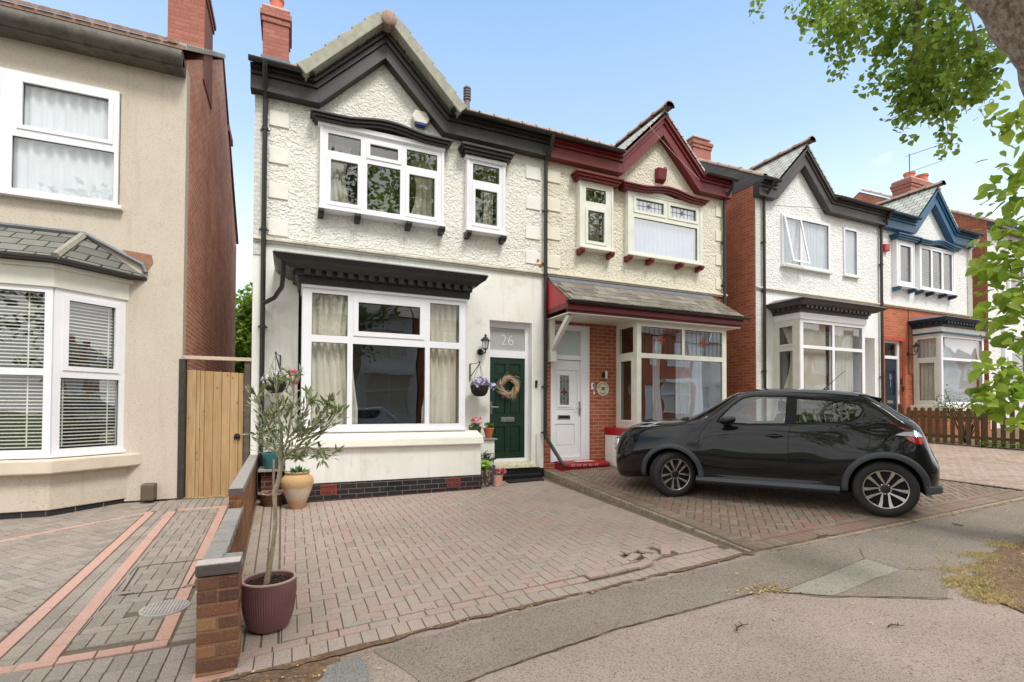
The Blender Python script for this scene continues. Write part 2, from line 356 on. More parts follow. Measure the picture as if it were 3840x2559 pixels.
def text(s, size, m, name, parent=None, loc=(0, 0, 0), rot=(R(90), 0, 0), ext=.003, bold=0, org=None, sx=1, align='CENTER'):
    c = bpy.data.curves.new('t', 'FONT'); c.body = s; c.size = size; c.extrude = ext; c.align_x = align; c.align_y = 'CENTER'; c.offset = bold
    t = bpy.data.objects.new('t', c); col.objects.link(t)
    dg = bpy.context.evaluated_depsgraph_get(); me = bpy.data.meshes.new_from_object(t.evaluated_get(dg))
    bpy.data.objects.remove(t); bpy.data.curves.remove(c)
    mat_ = Matrix.Translation(loc) @ (Matrix.Rotation(rot[2], 4, 'Z') @ Matrix.Rotation(rot[1], 4, 'Y') @ Matrix.Rotation(rot[0], 4, 'X')) @ Matrix.Diagonal((sx, 1, 1, 1))
    me.transform(mat_)
    if parent: me.transform(Matrix.Translation(-Vector(ORG[parent.name])))
    me.materials.clear(); me.materials.append(m); me.name = name
    o = bpy.data.objects.new(name, me); col.objects.link(o); o.parent = parent
    if parent: ORG[o.name] = ORG[parent.name]
    return o

# ---------------------------------------------------------------- ground levels
def zpave(x, y): return -.09+.035*max(min(x, 60), -60)+.02*(min(y, 3.6)-3.45)
def zd26(x, y):
    t = (y-3.45)/4.75; return (-.09+.035*x)*(1-t)+(.07+.012*x)*t
def zdl(x, y): return -.115+.039*(y-3.4)+.0*x
def zd28(x, y): return .06+.042*(x-4.3)+.035*(y-3.65)
def zd30(x, y): return -.03+.035*x+.022*(y-3.6)
def clip(poly, reg):
    out = list(poly)
    for i in range(len(reg)):
        a, b = reg[i], reg[(i+1) % len(reg)]; inp = out; out = []
        if not inp: break
        def sd_(p): return (b[0]-a[0])*(p[1]-a[1])-(b[1]-a[1])*(p[0]-a[0])
        for k in range(len(inp)):
            p, q = inp[k], inp[(k+1) % len(inp)]; sp, sq = sd_(p), sd_(q)
            if sp >= 0: out.append(p)
            if (sp >= 0) != (sq >= 0):
                t = sp/(sp-sq); out.append((p[0]+(q[0]-p[0])*t, p[1]+(q[1]-p[1])*t))
    return out
def area(p): return abs(sum(p[i][0]*p[(i+1) % len(p)][1]-p[(i+1) % len(p)][0]*p[i][1] for i in range(len(p))))/2
def paver(mb, poly, zf, dz=0, rnd=None, tilt=0):
    if len(poly) < 3 or area(poly) < .0008: return
    n = len(poly); cx = sum(p[0] for p in poly)/n; cy = sum(p[1] for p in poly)/n
    tx, ty = random.uniform(-tilt, tilt), random.uniform(-tilt, tilt)
    def z(p): return zf(p[0], p[1])+dz+tx*(p[0]-cx)+ty*(p[1]-cy)
    def ins(p, k):
        d = math.hypot(p[0]-cx, p[1]-cy) or 1; q = max(0, 1-k/d); return (cx+(p[0]-cx)*q, cy+(p[1]-cy)*q)
    top = [ins(p, .004) for p in poly]
    vs = [(p[0], p[1], z(p)) for p in top]+[(p[0], p[1], z(p)-.004) for p in poly]+[(p[0], p[1], z(p)-.022) for p in poly]
    fs = [tuple(range(n))]+[(i, n+i, n+(i+1) % n, (i+1) % n) for i in range(n)]+[(n+i, 2*n+i, 2*n+(i+1) % n, n+(i+1) % n) for i in range(n)]
    mb.add(vs, fs, rnd if rnd is not None else random.random())
def herring(mb, reg, zf, ang=0, L=.2, W=.1, g=.0035, dzr=.0012, tilt=.004, off=(0, 0), rf=None):
    xs = [p[0] for p in reg]; ys = [p[1] for p in reg]; cx, cy = (min(xs)+max(xs))/2+off[0], (min(ys)+max(ys))/2+off[1]
    N = int(max(max(xs)-min(xs), max(ys)-min(ys))/W/1.2)+4; ca, sa = math.cos(ang), math.sin(ang)
    for i in range(-N, N+1):
        for j in range(-N, N+1):
            k = (i-j) % 4
            if k == 0: r = (i*W, j*W, i*W+2*W, j*W+W)
            elif k == 2: r = (i*W, (j-1)*W, i*W+W, (j+1)*W)
            else: continue
            q = [(r[0]+g, r[1]+g), (r[2]-g, r[1]+g), (r[2]-g, r[3]-g), (r[0]+g, r[3]-g)]
            q = [(cx+a*ca-b*sa, cy+a*sa+b*ca) for a, b in q]
            if max(p[0] for p in q) < min(xs) or min(p[0] for p in q) > max(xs) or max(p[1] for p in q) < min(ys) or min(p[1] for p in q) > max(ys): continue
            mid = ((q[0][0]+q[2][0])/2, (q[0][1]+q[2][1])/2)
            if HOLE and HOLE(mid): continue
            paver(mb, clip(q, reg), zf, random.uniform(-dzr, dzr), rf(mid) if rf else None, tilt)
HOLE = None
def row(mb, a, b, w, step, zf, g=.004, rnd=None, jit=.001, dzf=None):
    """a row of blocks from a to b (left edge), width w to the left of the direction"""
    L = math.hypot(b[0]-a[0], b[1]-a[1]); n = max(1, round(L/step)); dx, dy = (b[0]-a[0])/L, (b[1]-a[1])/L; nx, ny = -dy, dx
    for i in range(n):
        s0, s1 = L*i/n+g, L*(i+1)/n-g
        q = [(a[0]+dx*s0+nx*g, a[1]+dy*s0+ny*g), (a[0]+dx*s1+nx*g, a[1]+dy*s1+ny*g), (a[0]+dx*s1+nx*(w-g), a[1]+dy*s1+ny*(w-g)), (a[0]+dx*s0+nx*(w-g), a[1]+dy*s0+ny*(w-g))]
        paver(mb, q, zf, random.uniform(-jit, jit)+(dzf((q[0][0]+q[2][0])/2, (q[0][1]+q[2][1])/2) if dzf else 0), rnd() if callable(rnd) else rnd, .006)
def sheet(name, poly, zf, m, dz=0, n=1, hole=None):
    """gridded ground sheet inside a convex polygon"""
    xs = [p[0] for p in poly]; ys = [p[1] for p in poly]; mb = MB(); x0, x1, y0, y1 = min(xs), max(xs), min(ys), max(ys)
    nx, ny = n if isinstance(n, tuple) else (n, n)
    for i in range(nx):
        for j in range(ny):
            q = [(x0+(x1-x0)*(i+a)/nx, y0+(y1-y0)*(j+b)/ny) for a, b in ((0, 0), (1, 0), (1, 1), (0, 1))]
            q = clip(q, poly)
            if len(q) > 2 and area(q) > 1e-7: mb.add([(p[0], p[1], zf(*p)+dz) for p in q], [tuple(range(len(q)))])
    o = mb.obj(name, m, smooth=60); return struct(o)
JOINT = mat('sandy_joint', (112, 98, 82), .95, .3, 20, .4, 200, .004, c2=(84, 86, 58), thr=(.55, .75))
PINKP = tinted('pink_grey_block_paving', None, [(156, 145, 133), (168, 153, 142), (174, 156, 145), (167, 152, 141), (178, 148, 139), (160, 154, 147)], fine=.6, fs=85, bump=.5, dirt=(138, 120, 104))
SHADEP = tinted('shaded_mossy_paving', None, [(120, 108, 90), (138, 118, 104), (146, 126, 111), (130, 116, 98), (140, 108, 97), (120, 115, 102)], fine=.3, fs=110, dirt=(96, 84, 58))  # shade painted in: darker copy of the pink-grey tints, plus mossy patches
GREYP = tinted('grey_block_paving', None, [(134, 126, 118), (148, 138, 129), (158, 147, 138), (142, 133, 125)], fine=.65, fs=85, bump=.5, dirt=(138, 126, 108))
REDPV = tinted('terracotta_band_paving', None, [(180, 146, 132), (190, 154, 140), (184, 150, 136)], fine=.5, fs=85, bump=.5, dirt=(196, 146, 124))
def tarmac(name, c1, c2, c3):
    t = NT(name); v = t.pos()
    out = t.mix(t.rng(t.noise(v, .8, 7, .7), .38, .66, 0, 1), s2l(c1), s2l(c2))
    out = t.mix(t.rng(t.noise(v, 70, 2, .9), .50, .64, 0, .8), out, s2l(c3))
    out = t.mix(t.rng(t.noise(v, 120, 2, .9), .62, .72, 0, .6), out, s2l((222, 208, 196)))
    out = t.mix(t.rng(t.noise(v, 55, 2, .9), .62, .68, 0, .85), out, s2l((74, 60, 52)))
    # moss and soil stains
    out = t.mix(t.rng(t.noise(v, 1.7, 8, .75), .60, .72, 0, .5), out, s2l((124, 106, 84)))
    t.col(out); t.set(.95, spec=.15); a = t.bump(t.noise(v, 90, 3, .8), .7, .008); t.bump(t.noise(v, 6, 4), .4, .02, a); return t.m
TARP = tarmac('worn_pink_tarmac', (172, 155, 145), (153, 138, 128), (110, 96, 87))
TARG = tarmac('greenish_old_tarmac', (150, 139, 127), (134, 124, 112), (94, 84, 75))
TARB = tarmac('bluish_cement_patch', (150, 148, 144), (130, 128, 124), (104, 100, 96))
TARL = tarmac('pale_tarmac_patch', (164, 160, 146), (150, 147, 132), (104, 100, 88))
ROADM = tarmac('road_asphalt', (92, 90, 86), (80, 78, 76), (66, 64, 62))
SOIL = mat('dry_soil', (112, 88, 68), .98, .35, 14, .6, 70, .01, c2=(146, 124, 96), thr=(.5, .7))
# the land as one big sheet (follows the rise of the street), then road, pavement
gz = lambda x, y: zpave(x, 3.45)-.14
g = MB()
for i in range(13):
    for j in range(10):
        X_ = [-900, -200, -60, -30, -15, -5, 0, 5, 15, 30, 45, 60, 200, 900]; Y_ = [-900, -100, -30, -10, 0, 5, 12, 20, 60, 200, 900]
        g.add([(X_[i+a], Y_[j+b], gz(X_[i+a], 0)) for a, b in ((0, 0), (1, 0), (1, 1), (0, 1))], [(0, 1, 2, 3)])
struct(g.obj('ground', mat('back_garden_ground', (92, 104, 60), .95, .3, 2), smooth=60))
zroad = lambda x, y: zpave(x, 3.45)-.125
# edge line between drives and pavement
EDGE = [(-60, 3.32), (-.5, 3.36), (-.25, 3.4), (1.13, 3.49), (2.5, 3.55), (4.2, 3.65), (8.9, 3.6), (60, 3.55)]
def yedge(x):
    for (a, b), (c, d) in zip(EDGE, EDGE[1:]):
        if a <= x <= c: return b+(d-b)*(x-a)/(c-a)
    return 3.5
sheet('road', [(-60, -6.6), (60, -6.6), (60, .02), (-60, .02)], zroad, ROADM, 0, (40, 2))
pv = MB()
xs_ = [-60, -20, -8, -3, -.5, -.25, .3, 1.13, 1.8, 2.5, 3.3, 4.2, 5.5, 7, 8.9, 12, 16, 22, 35, 60]
for a, b in zip(xs_, xs_[1:]):
    for k in range(4):
        ya = [.02+(yedge(a)-.0-.02)*(k+q)/4 for q in (0, 1)]; yb = [.02+(yedge(b)-.02)*(k+q)/4 for q in (0, 1)]
        pv.add([(a, ya[0], zpave(a, ya[0])), (b, yb[0], zpave(b, yb[0])), (b, yb[1], zpave(b, yb[1])), (a, ya[1], zpave(a, ya[1]))], [(0, 1, 2, 3)])
struct(pv.obj('pavement', TARP, smooth=60))
kb = MB()
for i in range(-22, 40):
    x = i*.92; kb.hexa([(x+.005, -.1, zpave(x, 0)-.14), (x+.91, -.1, zpave(x+.9, 0)-.14), (x+.91, .015, zpave(x+.9, 0)-.14), (x+.005, .015, zpave(x, 0)-.14),
                        (x+.005, -.09, zpave(x, 0)), (x+.91, -.09, zpave(x+.9, 0)), (x+.91, .015, zpave(x+.9, 0)+.002), (x+.005, .015, zpave(x, 0)+.002)])
struct(kb.obj('kerb', mat('granite_kerb', (150, 146, 140), .8, .2, 8), smooth=0))
sheet('far_pavement', [(-60, -9), (60, -9), (60, -6.6), (-60, -6.6)], lambda x, y: zpave(x, 3.45), TARP, 0, (20, 1))
def patch(name, poly, m, dz):
    mb = MB(); ins = [(p[0], p[1]) for p in poly]
    n_ = len(poly); cx_ = sum(p[0] for p in poly)/n_; cy_ = sum(p[1] for p in poly)/n_
    ring = []
    for i in range(n_):
        a, b = poly[i], poly[(i+1) % n_]; L_ = math.hypot(b[0]-a[0], b[1]-a[1]); k = max(1, int(L_/.12))
        for q in range(k):
            t = q/k; j = .018 if L_ > .3 else .006
            ring.append((a[0]+(b[0]-a[0])*t+random.uniform(-j, j)*(q > 0), a[1]+(b[1]-a[1])*t+random.uniform(-j, j)*(q > 0)))
    mb.add([(p[0], p[1], zpave(*p)+dz) for p in ring], [tuple(t) for t in tessellate_polygon([[Vector((p[0], p[1], 0)) for p in ring]])])
    return struct(mb.obj(name, m, smooth=60))
patch('pavement_patch', [(.75, 2.72), (1.2, 2.8), (2.08, 2.90), (3.5, 2.92), (3.9, 2.58), (4.6, 2.2), (5.2, 2.5), (5.3, 3.0), (5.3, 3.56), (2.6, 3.50), (1.1, 3.42), (.5, 3.36)], TARG, .004)
patch('pavement_patch', [(5.2, 2.5), (6.4, 2.55), (8.5, 2.6), (12, 2.7), (12, 3.5), (5.3, 3.56)], TARG, .0045)
patch('pale_pavement_patch', [(3.60, 2.84), (3.86, 2.62), (4.95, 2.72), (4.98, 3.02)], TARL, .008)
patch('cement_patch', [(.12, 2.88), (.42, 2.86), (.42, 3.32), (.22, 3.28)], TARB, .008)
patch('soil_patch', [(4.75, 1.75), (5.9, 1.1), (7.7, 1.5), (8.3, 2.2), (7.5, 2.65), (6.3, 2.62), (5.5, 2.44), (4.92, 2.12)], SOIL, .010)
patch('soil_strip', [(-.7, 3.05), (.1, 3.1), (.3, 3.28), (.3, 3.38), (-.3, 3.34), (-.7, 3.3)], SOIL, .006)
rag = []
for i in range(150): x = -.4+i*.065; rag.append((x, yedge(x)-.004-abs(random.gauss(0, .022))-.04*max(0, math.sin(x*1.9+1))**3))
patch('soil_edge_strip', rag+[(x_, yedge(x_)+.012) for x_ in (9.2, 7, 5.6, 4.2, 3.3, 2.5, 1.8, 1.1, .3, -.4)], SOIL, .0115)
# dirt crack lines between tarmac strips
def crack(pts, w):
    mb = MB(); pp = []
    for a, b in zip(pts, pts[1:]):
        k = max(2, int(math.hypot(b[0]-a[0], b[1]-a[1])/.06))
        pp += [(a[0]+(b[0]-a[0])*i/k+random.uniform(-.006, .006), a[1]+(b[1]-a[1])*i/k+random.uniform(-.006, .006)) for i in range(k)]
    vs = []
    for i, p in enumerate(pp):
        q = pp[min(i+1, len(pp)-1)]; o_ = pp[max(i-1, 0)]; d = Vector((q[0]-o_[0], q[1]-o_[1])).normalized(); ww = w*random.uniform(.3, 1.2)
        for sgn in (-1, 1): vs.append((p[0]-d.y*ww*sgn, p[1]+d.x*ww*sgn, zpave(*p)+.0095))
    mb.add(vs, [(2*i, 2*i+1, 2*i+3, 2*i+2) for i in range(len(pp)-1)])
    return struct(mb.obj('pavement_crack', mat('crack_dirt', (84, 62, 50), .95, .3, 20), smooth=60))
crack([(.1, 2.50), (.75, 2.72), (1.2, 2.80), (2.08, 2.90), (3.6, 2.92)], .006)
crack([(3.6, 2.84), (3.88, 2.61), (4.35, 2.36), (4.7, 2.15)], .005)
crack([(4.98, 3.03), (4.98, 2.72), (5.2, 2.6)], .004)
crack([(3.6, 2.84), (4.98, 3.03), (5.3, 3.3)], .003)
# --- drive in front of the white house
A0, A1, A2, A3 = (-.36, 3.40), (4.16, 3.66), (4.52, 8.92), (-.5, 8.92)
def ins_region(y0, y1, xl, xr): return [(xl, y0), (xr, y0+.2), (xr+.3, y1), (xl-.12, y1)]
LOW = lambda p: 0
sheet('driveway_bed', [(-.4, 3.40), (4.2, 3.65), (4.6, 8.95), (-.5, 8.95)], zd26, JOINT, -.0085, 12)
d26 = MB()
HOLE = lambda p: 3.0 < p[0] < 3.5 and 3.94 < p[1] < 4.16
rf26 = lambda p: min(1, max(0, random.gauss(.45, .2)+(.3 if random.random() < .06 else 0)))
def zd26b(x, y):   # sunken and heaved area near the pavement edge
    return zd26(x, y)+.035*math.exp(-((x-3.1)**2/.25+(y-4.05)**2/.06))-.03*math.exp(-((x-3.5)**2/.3+(y-3.75)**2/.03))
herring(d26, [(-.05, 3.74), (4.12, 3.98), (4.44, 8.92), (-.12, 8.92)], zd26b, 0, rf=rf26)
HOLE = None
def yE(x): return yedge(x)
for i in range(41):   # soldier course along the pavement edge
    x0, x1 = -.3+i*.1085, -.3+(i+1)*.1085
    if x1 > 4.18: break
    jut = -.03*math.exp(-((x0-2.55)/.5)**2) + (.02 if 2.9 < x0 < 3.6 else 0)
    q = [(x0+.003, yE(x0)+jut+.004), (x1-.003, yE(x1)+jut+.004), (x1-.003, yE(x1)+jut+.204), (x0+.003, yE(x0)+jut+.204)]
    drop = -.005*math.exp(-((x0-2.9)/.7)**2)
    paver(d26, q, zd26, drop+random.uniform(-.002, .002), .05+random.random()*.12 if 1.2 < x0 < 3.2 else .3+random.random()*.3, .01)
for i in range(22):   # stretcher course behind it
    x0, x1 = -.3+i*.2075, -.3+(i+1)*.2075
    if x1 > 4.2: break
    q = [(x0+.004, yE(x0)+.21), (x1-.004, yE(x1)+.21), (x1-.004, yE(x1)+.305), (x0+.004, yE(x0)+.305)]
    h = .02 if 2.2 < x0 < 2.9 else 0
    paver(d26, q, zd26, h+random.uniform(-.001, .002),   .60+random.random()*.16, .03 if h else .006)
for a, b in (((-.06, 3.7), (-.14, 8.9)), ((-.165, 3.7), (-.245, 8.9)), ((-.27, 3.7), (-.35, 8.9))):
    row(d26, a, b, .10, .2 if a[0] == -.06 else .1, zd26, rnd=lambda: .8*random.random()*.3)
# loose and tipped blocks
for (x, y, a, h, tl) in ((3.05, 4.02, .5, .03, .12), (3.28, 4.08, -.3, .035, -.15), (3.2, 3.93, .1, .02, .2), (3.48, 4.05, .9, .022, .1), (2.95, 4.2, 0, .016, .08), (3.6, 4.16, .3, .018, -.08), (3.02, 3.82, .2, .03, .06)):
    c_, s_ = math.cos(a), math.sin(a); q = [(x+u*c_-v*s_, y+u*s_+v*c_) for u, v in ((-.095, -.047), (.095, -.047), (.095, .047), (-.095, .047))]
    paver(d26, q, lambda X, Y: zd26(X, Y)+tl*(X-x), h, .6+.3*random.random(), .05)
struct(d26.obj('driveway', PINKP, rn=True))
# --- drive of the beige house
dl = MB(); dlr = MB()
sheet('driveway_bed', [(-6, 3.3), (-.36, 3.36), (-.45, 8.98), (-6, 8.98)], zdl, JOINT, -.0085, 10)
herring(dl, [(-6, 3.34), (-1.76, 3.34), (-1.76, 8.88), (-6, 8.88)], zdl, R(45), off=(.03, .02))
for k in range(28): row(dl, (-1.64, 3.36+k*.2), (-1.43, 3.36+k*.2), .2, .105, zdl)
HOLE = lambda p: (p[0]+.87)**2+(p[1]-4.66)**2 < .18**2
herring(dl, [(-1.32, 4.16), (-.84, 4.16), (-.90, 8.2), (-1.39, 8.2)], zdl, 0)
HOLE = None
row(dl, (-1.75, 3.92), (-.50, 3.96), -.0+.0001, .2, zdl)
for k in range(3): row(dl, (-1.9, 3.36+k*.2-.0), (-.5, 3.38+k*.2), .2, .1, zdl)
row(dl, (-1.74, 8.24), (-.6, 8.24), .2, .1, zdl); row(dl, (-1.75, 8.45), (-.6, 8.45), .2, .1, zdl); row(dl, (-1.75, 8.66), (-.6, 8.66), .2, .1, zdl)
for k in range(44): row(dl, (-.72, 4.05+k*.105), (-.5-.014*k*.105, 4.05+k*.105), .1, .2, zdl)
row(dlr, (-1.64, 3.36), (-1.65, 8.15), .1, .2, zdl, rnd=.5); row(dlr, (-1.32, 4.05), (-1.40, 8.1), .1, .2, zdl)
row(dlr, (-.73, 4.1), (-.80, 8.2), .1, .2, zdl)
row(dlr, (-1.7, 3.96), (-.73, 4.0), .1, .2, zdl, jit=.002); row(dlr, (-1.4, 8.13), (-.8, 8.13), .1, .2, zdl)
row(dlr, (-3.3, 6.75), (-1.66, 8.14), .09, .2, zdl, jit=.002)
for m_ in (dlr,):
    for i, p in enumerate(m_.v): m_.v[i] = (p[0], p[1], p[2]+.003)
struct(dl.obj('driveway', GREYP, rn=True)); struct(dlr.obj('driveway_band', REDPV, rn=True))
# --- drive with the car
sheet('driveway_bed', [(4.3, 3.66), (9.9, 3.6), (9.9, 8.98), (4.66, 8.98)], zd28, JOINT, -.0085, 12)
d28 = MB()
herring(d28, [(4.55, 3.95), (9.8, 3.88), (9.8, 8.95), (4.9, 8.95)], zd28, R(45), g=.0055)
row(d28, (4.32, 3.70), (9.85, 3.62), .2, .1, zd28); row(d28, (4.32, 3.91), (9.85, 3.83), .1, .2, zd28)
row(d28, (4.54, 3.72), (4.86, 8.9), .2, .1, zd28)
struct(d28.obj('driveway', SHADEP, rn=True))
# kerb edging between the two drives and along the pavement
ke = MB()
K0, K1 = (4.2, 3.62), (4.6, 8.9)
for i in range(6):
    t0, t1 = i/6+.001, (i+1)/6-.001
    p = [(K0[0]+(K1[0]-K0[0])*t, K0[1]+(K1[1]-K0[1])*t) for t in (t0, t1)]
    zz = [zd28(q[0], q[1])+.012+random.uniform(-.003, .003) for q in p]
    ke.hexa([(p[0][0], p[0][1], -.2), (p[0][0]+.05, p[0][1], -.2), (p[1][0]+.05, p[1][1], -.2), (p[1][0], p[1][1], -.2),
             (p[0][0], p[0][1], zz[0]), (p[0][0]+.05, p[0][1], zz[0]), (p[1][0]+.05, p[1][1], zz[1]), (p[1][0], p[1][1], zz[1])])
for i in range(6):
    x0, x1 = 4.26+i*.93, 4.26+(i+1)*.93-.004
    ke.hexa([(x0, 3.58-.011*i, -.2), (x1, 3.57-.011*i, -.2), (x1, 3.62-.011*i, -.2), (x0, 3.63-.011*i, -.2),
             (x0, 3.58-.011*i, zd28(x0, 3.6)+.012), (x1, 3.57-.011*i, zd28(x1, 3.6)+.012), (x1, 3.62-.011*i, zd28(x1, 3.6)+.012), (x0, 3.63-.011*i, zd28(x0, 3.6)+.012)])
struct(ke.obj('kerb_edging', mat('concrete_edging', (156, 142, 122), .9, .25, 7, .4, 60, .005, c2=(88, 76, 58), thr=(.5, .7)), bevel=.008))
# --- drive to the right of the car and the garden behind the fence
sheet('driveway_bed', [(9.85, 3.6), (15.5, 3.55), (15.5, 9), (9.85, 9)], zd30, JOINT, -.0085, 6)
d30 = MB(); herring(d30, [(9.88, 3.64), (15.3, 3.6), (15.3, 8.9), (9.88, 8.9)], zd30, R(45))
struct(d30.obj('driveway', tinted('pink_far_paving', None, [(160, 142, 128), (174, 154, 142), (168, 147, 135), (148, 132, 114)], fine=.3, fs=80, dirt=(132, 108, 80)), rn=True))
sheet('front_garden_soil', [(15.45, 3.6), (60, 3.5), (60, 9), (15.45, 9)], zd30, SOIL, .01, 6)
# inspection cover recessed in the paving and round drain cover
def framed_line(a, b, w, mb, dz=.006):
    L_ = math.hypot(b[0]-a[0], b[1]-a[1]); dx, dy = (b[0]-a[0])/L_*w, (b[1]-a[1])/L_*w
    mb.add([(a[0]-dy, a[1]+dx, zdl(*a)+dz), (b[0]-dy, b[1]+dx, zdl(*b)+dz), (b[0]+dy, b[1]-dx, zdl(*b)+dz), (a[0]+dy, a[1]-dx, zdl(*a)+dz)], [(0, 1, 2, 3)])
mc = thing('inspection_cover', 'square recessed paved manhole cover with metal corner plates on the left drive', 'manhole cover', (-1.03, 5.4, zdl(-1, 5.4)))
fm = MB(); c4 = [(-1.25, 5.06), (-.80, 5.06), (-.78, 5.80), (-1.29, 5.80)]
for a, b in zip(c4, c4[1:]+c4[:1]): framed_line(a, b, .006, fm)
fm.obj('frame', BLACKM, mc)
for (x, y, sx, sy) in ((-1.25, 5.06, 1, 1), (-.80, 5.06, 1, 1), (-1.29, 5.8, 1, -1)):
    cp = MB(); cp.prism([(x-.02, y), (x+.09*sx, y+.01*sy), (x, y+.11*sy*.6)], 'z', zdl(x, y), zdl(x, y)+.012); cp.obj('corner_plate', CHROME, mc)
dc = MB(); cz = zdl(-.87, 4.66)
dc.lathe([(.165, -.02), (.165, .008), (.155, .010), (.0, .010)], (-.87, 4.66, cz), 40)
for i in range(-6, 7):
    h = math.sqrt(max(0, .15**2-(i*.023)**2))
    if h > .03: dc.box(-.87+i*.023-.007, -.87+i*.023+.007, 4.66-h, 4.66+h, cz+.008, cz+.016)
dco = dc.obj('drain_cover', mat('galvanised_steel', (186, 182, 176), .5, .2, 10, metal=.3), org=(-.87, 4.66, cz))
tag(dco, 'round ridged metal drain cover set in the left brick drive', 'drain cover')

# ================================================================ houses
def TY(Y0): return lambda x, y, z: (x, Y0+y, z)
def TXL(X0): return lambda x, y, z: (X0+y, x, z)          # plane facing -X; local x runs along world Y
def TD(p, q):                                              # plane from p to q (left to right seen from outside), depth inward
    d = Vector((q[0]-p[0], q[1]-p[1])).normalized(); n = Vector((-d.y, d.x))
    return lambda x, y, z: (p[0]+d.x*x+n.x*y, p[1]+d.y*x+n.y*y, z)
def curtain(mb, x0, x1, z0, z1, y, amp=.03, wl=.09, gather=0, n=None):
    n = n or max(8, int((x1-x0)/wl*7)); vs = []; fs = []; rows = 9; ph = random.random()*6
    for j in range(rows):
        t = j/(rows-1); sq = 1-gather*math.sin(math.pi*min(1, t*1.15))
        for i in range(n+1):
            u = i/n; x = x0+(x1-x0)*(u*sq if gather >= 0 else 1-(1-u)*(1+gather*math.sin(math.pi*min(1, t*1.15))))
            a = (x-x0)/wl*6.283*(1/sq if gather >= 0 else 1)
            vs.append((x, y+amp*math.sin(a+ph)+amp*.4*math.sin(a*.37+t*2), z1+(z0-z1)*t))
    for j in range(rows-1):
        for i in range(n): fs.append((j*(n+1)+i, j*(n+1)+i+1, (j+1)*(n+1)+i+1, (j+1)*(n+1)+i))
    mb.add(vs, fs)
def blinds(mb, x0, x1, z0, z1, y, step=.04, w=.028, tilt=.35):
    k = int((z1-z0)/step)
    for i in range(k):
        z = z0+i*step; dz = w*math.sin(tilt); dy = w*math.cos(tilt)
        if tilt < .3: mb.box(x0, x1, y, y+w, z, z+.015); continue
        mb.add([(x0, y, z+dz), (x1, y, z+dz), (x1, y+dy, z-dz), (x0, y+dy, z-dz)], [(0, 1, 2, 3)])
    for t in (.15, .85):
        x = x0+(x1-x0)*t; mb.add([(x-.008, y-.003, z0), (x+.008, y-.003, z0), (x+.008, y-.003, z1), (x-.008, y-.003, z1)], [(0, 1, 2, 3)])
def window(house, T, box, cells, sash=(), m=UPVC, gm=None, fd=.07, label=None, sw=.045, bev=.004):
    x0, x1, z0, z1 = box
    f = MB(T).slab(x0, x1, z0, z1, cells, 0, fd).obj('window', m, house, bevel=bev)
    if label: f['label'] = label
    p = MB(T)
    for c in cells:
        k = sw if c in [cells[i] for i in sash] else 0
        dx = random.uniform(-.004, .004); dz_ = random.uniform(-.004, .004)
        p.add([(c[0]-.005+k, .035+dx, c[2]-.005+k), (c[1]+.005-k, .035-dx, c[2]-.005+k), (c[1]+.005-k, .035-dx+dz_, c[3]+.005-k), (c[0]-.005+k, .035+dx+dz_, c[3]+.005-k)], [(0, 1, 2, 3)])
    p.obj('pane', gm or GLASS, f)
    for i in sash:
        c = cells[i]
        MB(T).slab(c[0]-.014, c[1]+.014, c[2]-.014, c[3]+.014, [(c[0]+sw, c[1]-sw, c[2]+sw, c[3]-sw)], -.014, .05).obj('sash', m, f, bevel=.005)
    # dark gasket line round each pane
    g_ = MB(T)
    for i, c in enumerate(cells):
        k = sw if i in sash else 0
        a = (c[0]+k, c[1]-k, c[2]+k, c[3]-k)
        g_.slab(a[0]-.001, a[1]+.001, a[2]-.001, a[3]+.001, [(a[0]+.007, a[1]-.007, a[2]+.007, a[3]-.007)], .022, .031)
    g_.obj('gasket', BLACKM, f)
    return f
def hood(house, x0, x1, z0, z1, y, m, hump=0, name='window_hood', th=.12):
    top = []; bot = []; N = 20
    for i in range(N+1):
        u = i/N; x = x0+(x1-x0)*u; b = hump*max(0, math.cos((u-.52)*math.pi*1.7))**1.6 if hump and abs(u-.52) < .294 else 0
        top.append((x, z1+b)); bot.append((x, z0+b*.9))
    h = MB()
    def band(t0, t1, yf, ins):
        P = [(x0+ins if i == 0 else (x1-ins if i == N else p[0]), q[1]+(p[1]-q[1])*t1) for i, (p, q) in enumerate(zip(top, bot))]
        Q = [(x0+ins if i == 0 else (x1-ins if i == N else p[0]), q[1]+(p[1]-q[1])*t0) for i, (p, q) in enumerate(zip(top, bot))]
        h.prism(P+Q[::-1], 'y', yf, 8.91)
    band(0, .35, y+.07, .07); band(.35, .72, y+.035, .035); band(.72, 1, y, 0)
    return h.obj(name, m, house, bevel=.004)
def sillcorb(house, x0, x1, z, y, corbs, m, cm):
    MB().box(x0, x1, y-.04, 8.91, z-.035, z).obj('window_sill', m, house, bevel=.005)
    for cx in corbs:
        MB().prism([(y-.05, z-.037), (y-.05, z-.085), (y+.0, z-.125), (8.9, z-.15), (8.9, z-.037)], 'x', cx-.045, cx+.045).obj('corbel', cm, house, bevel=.004)
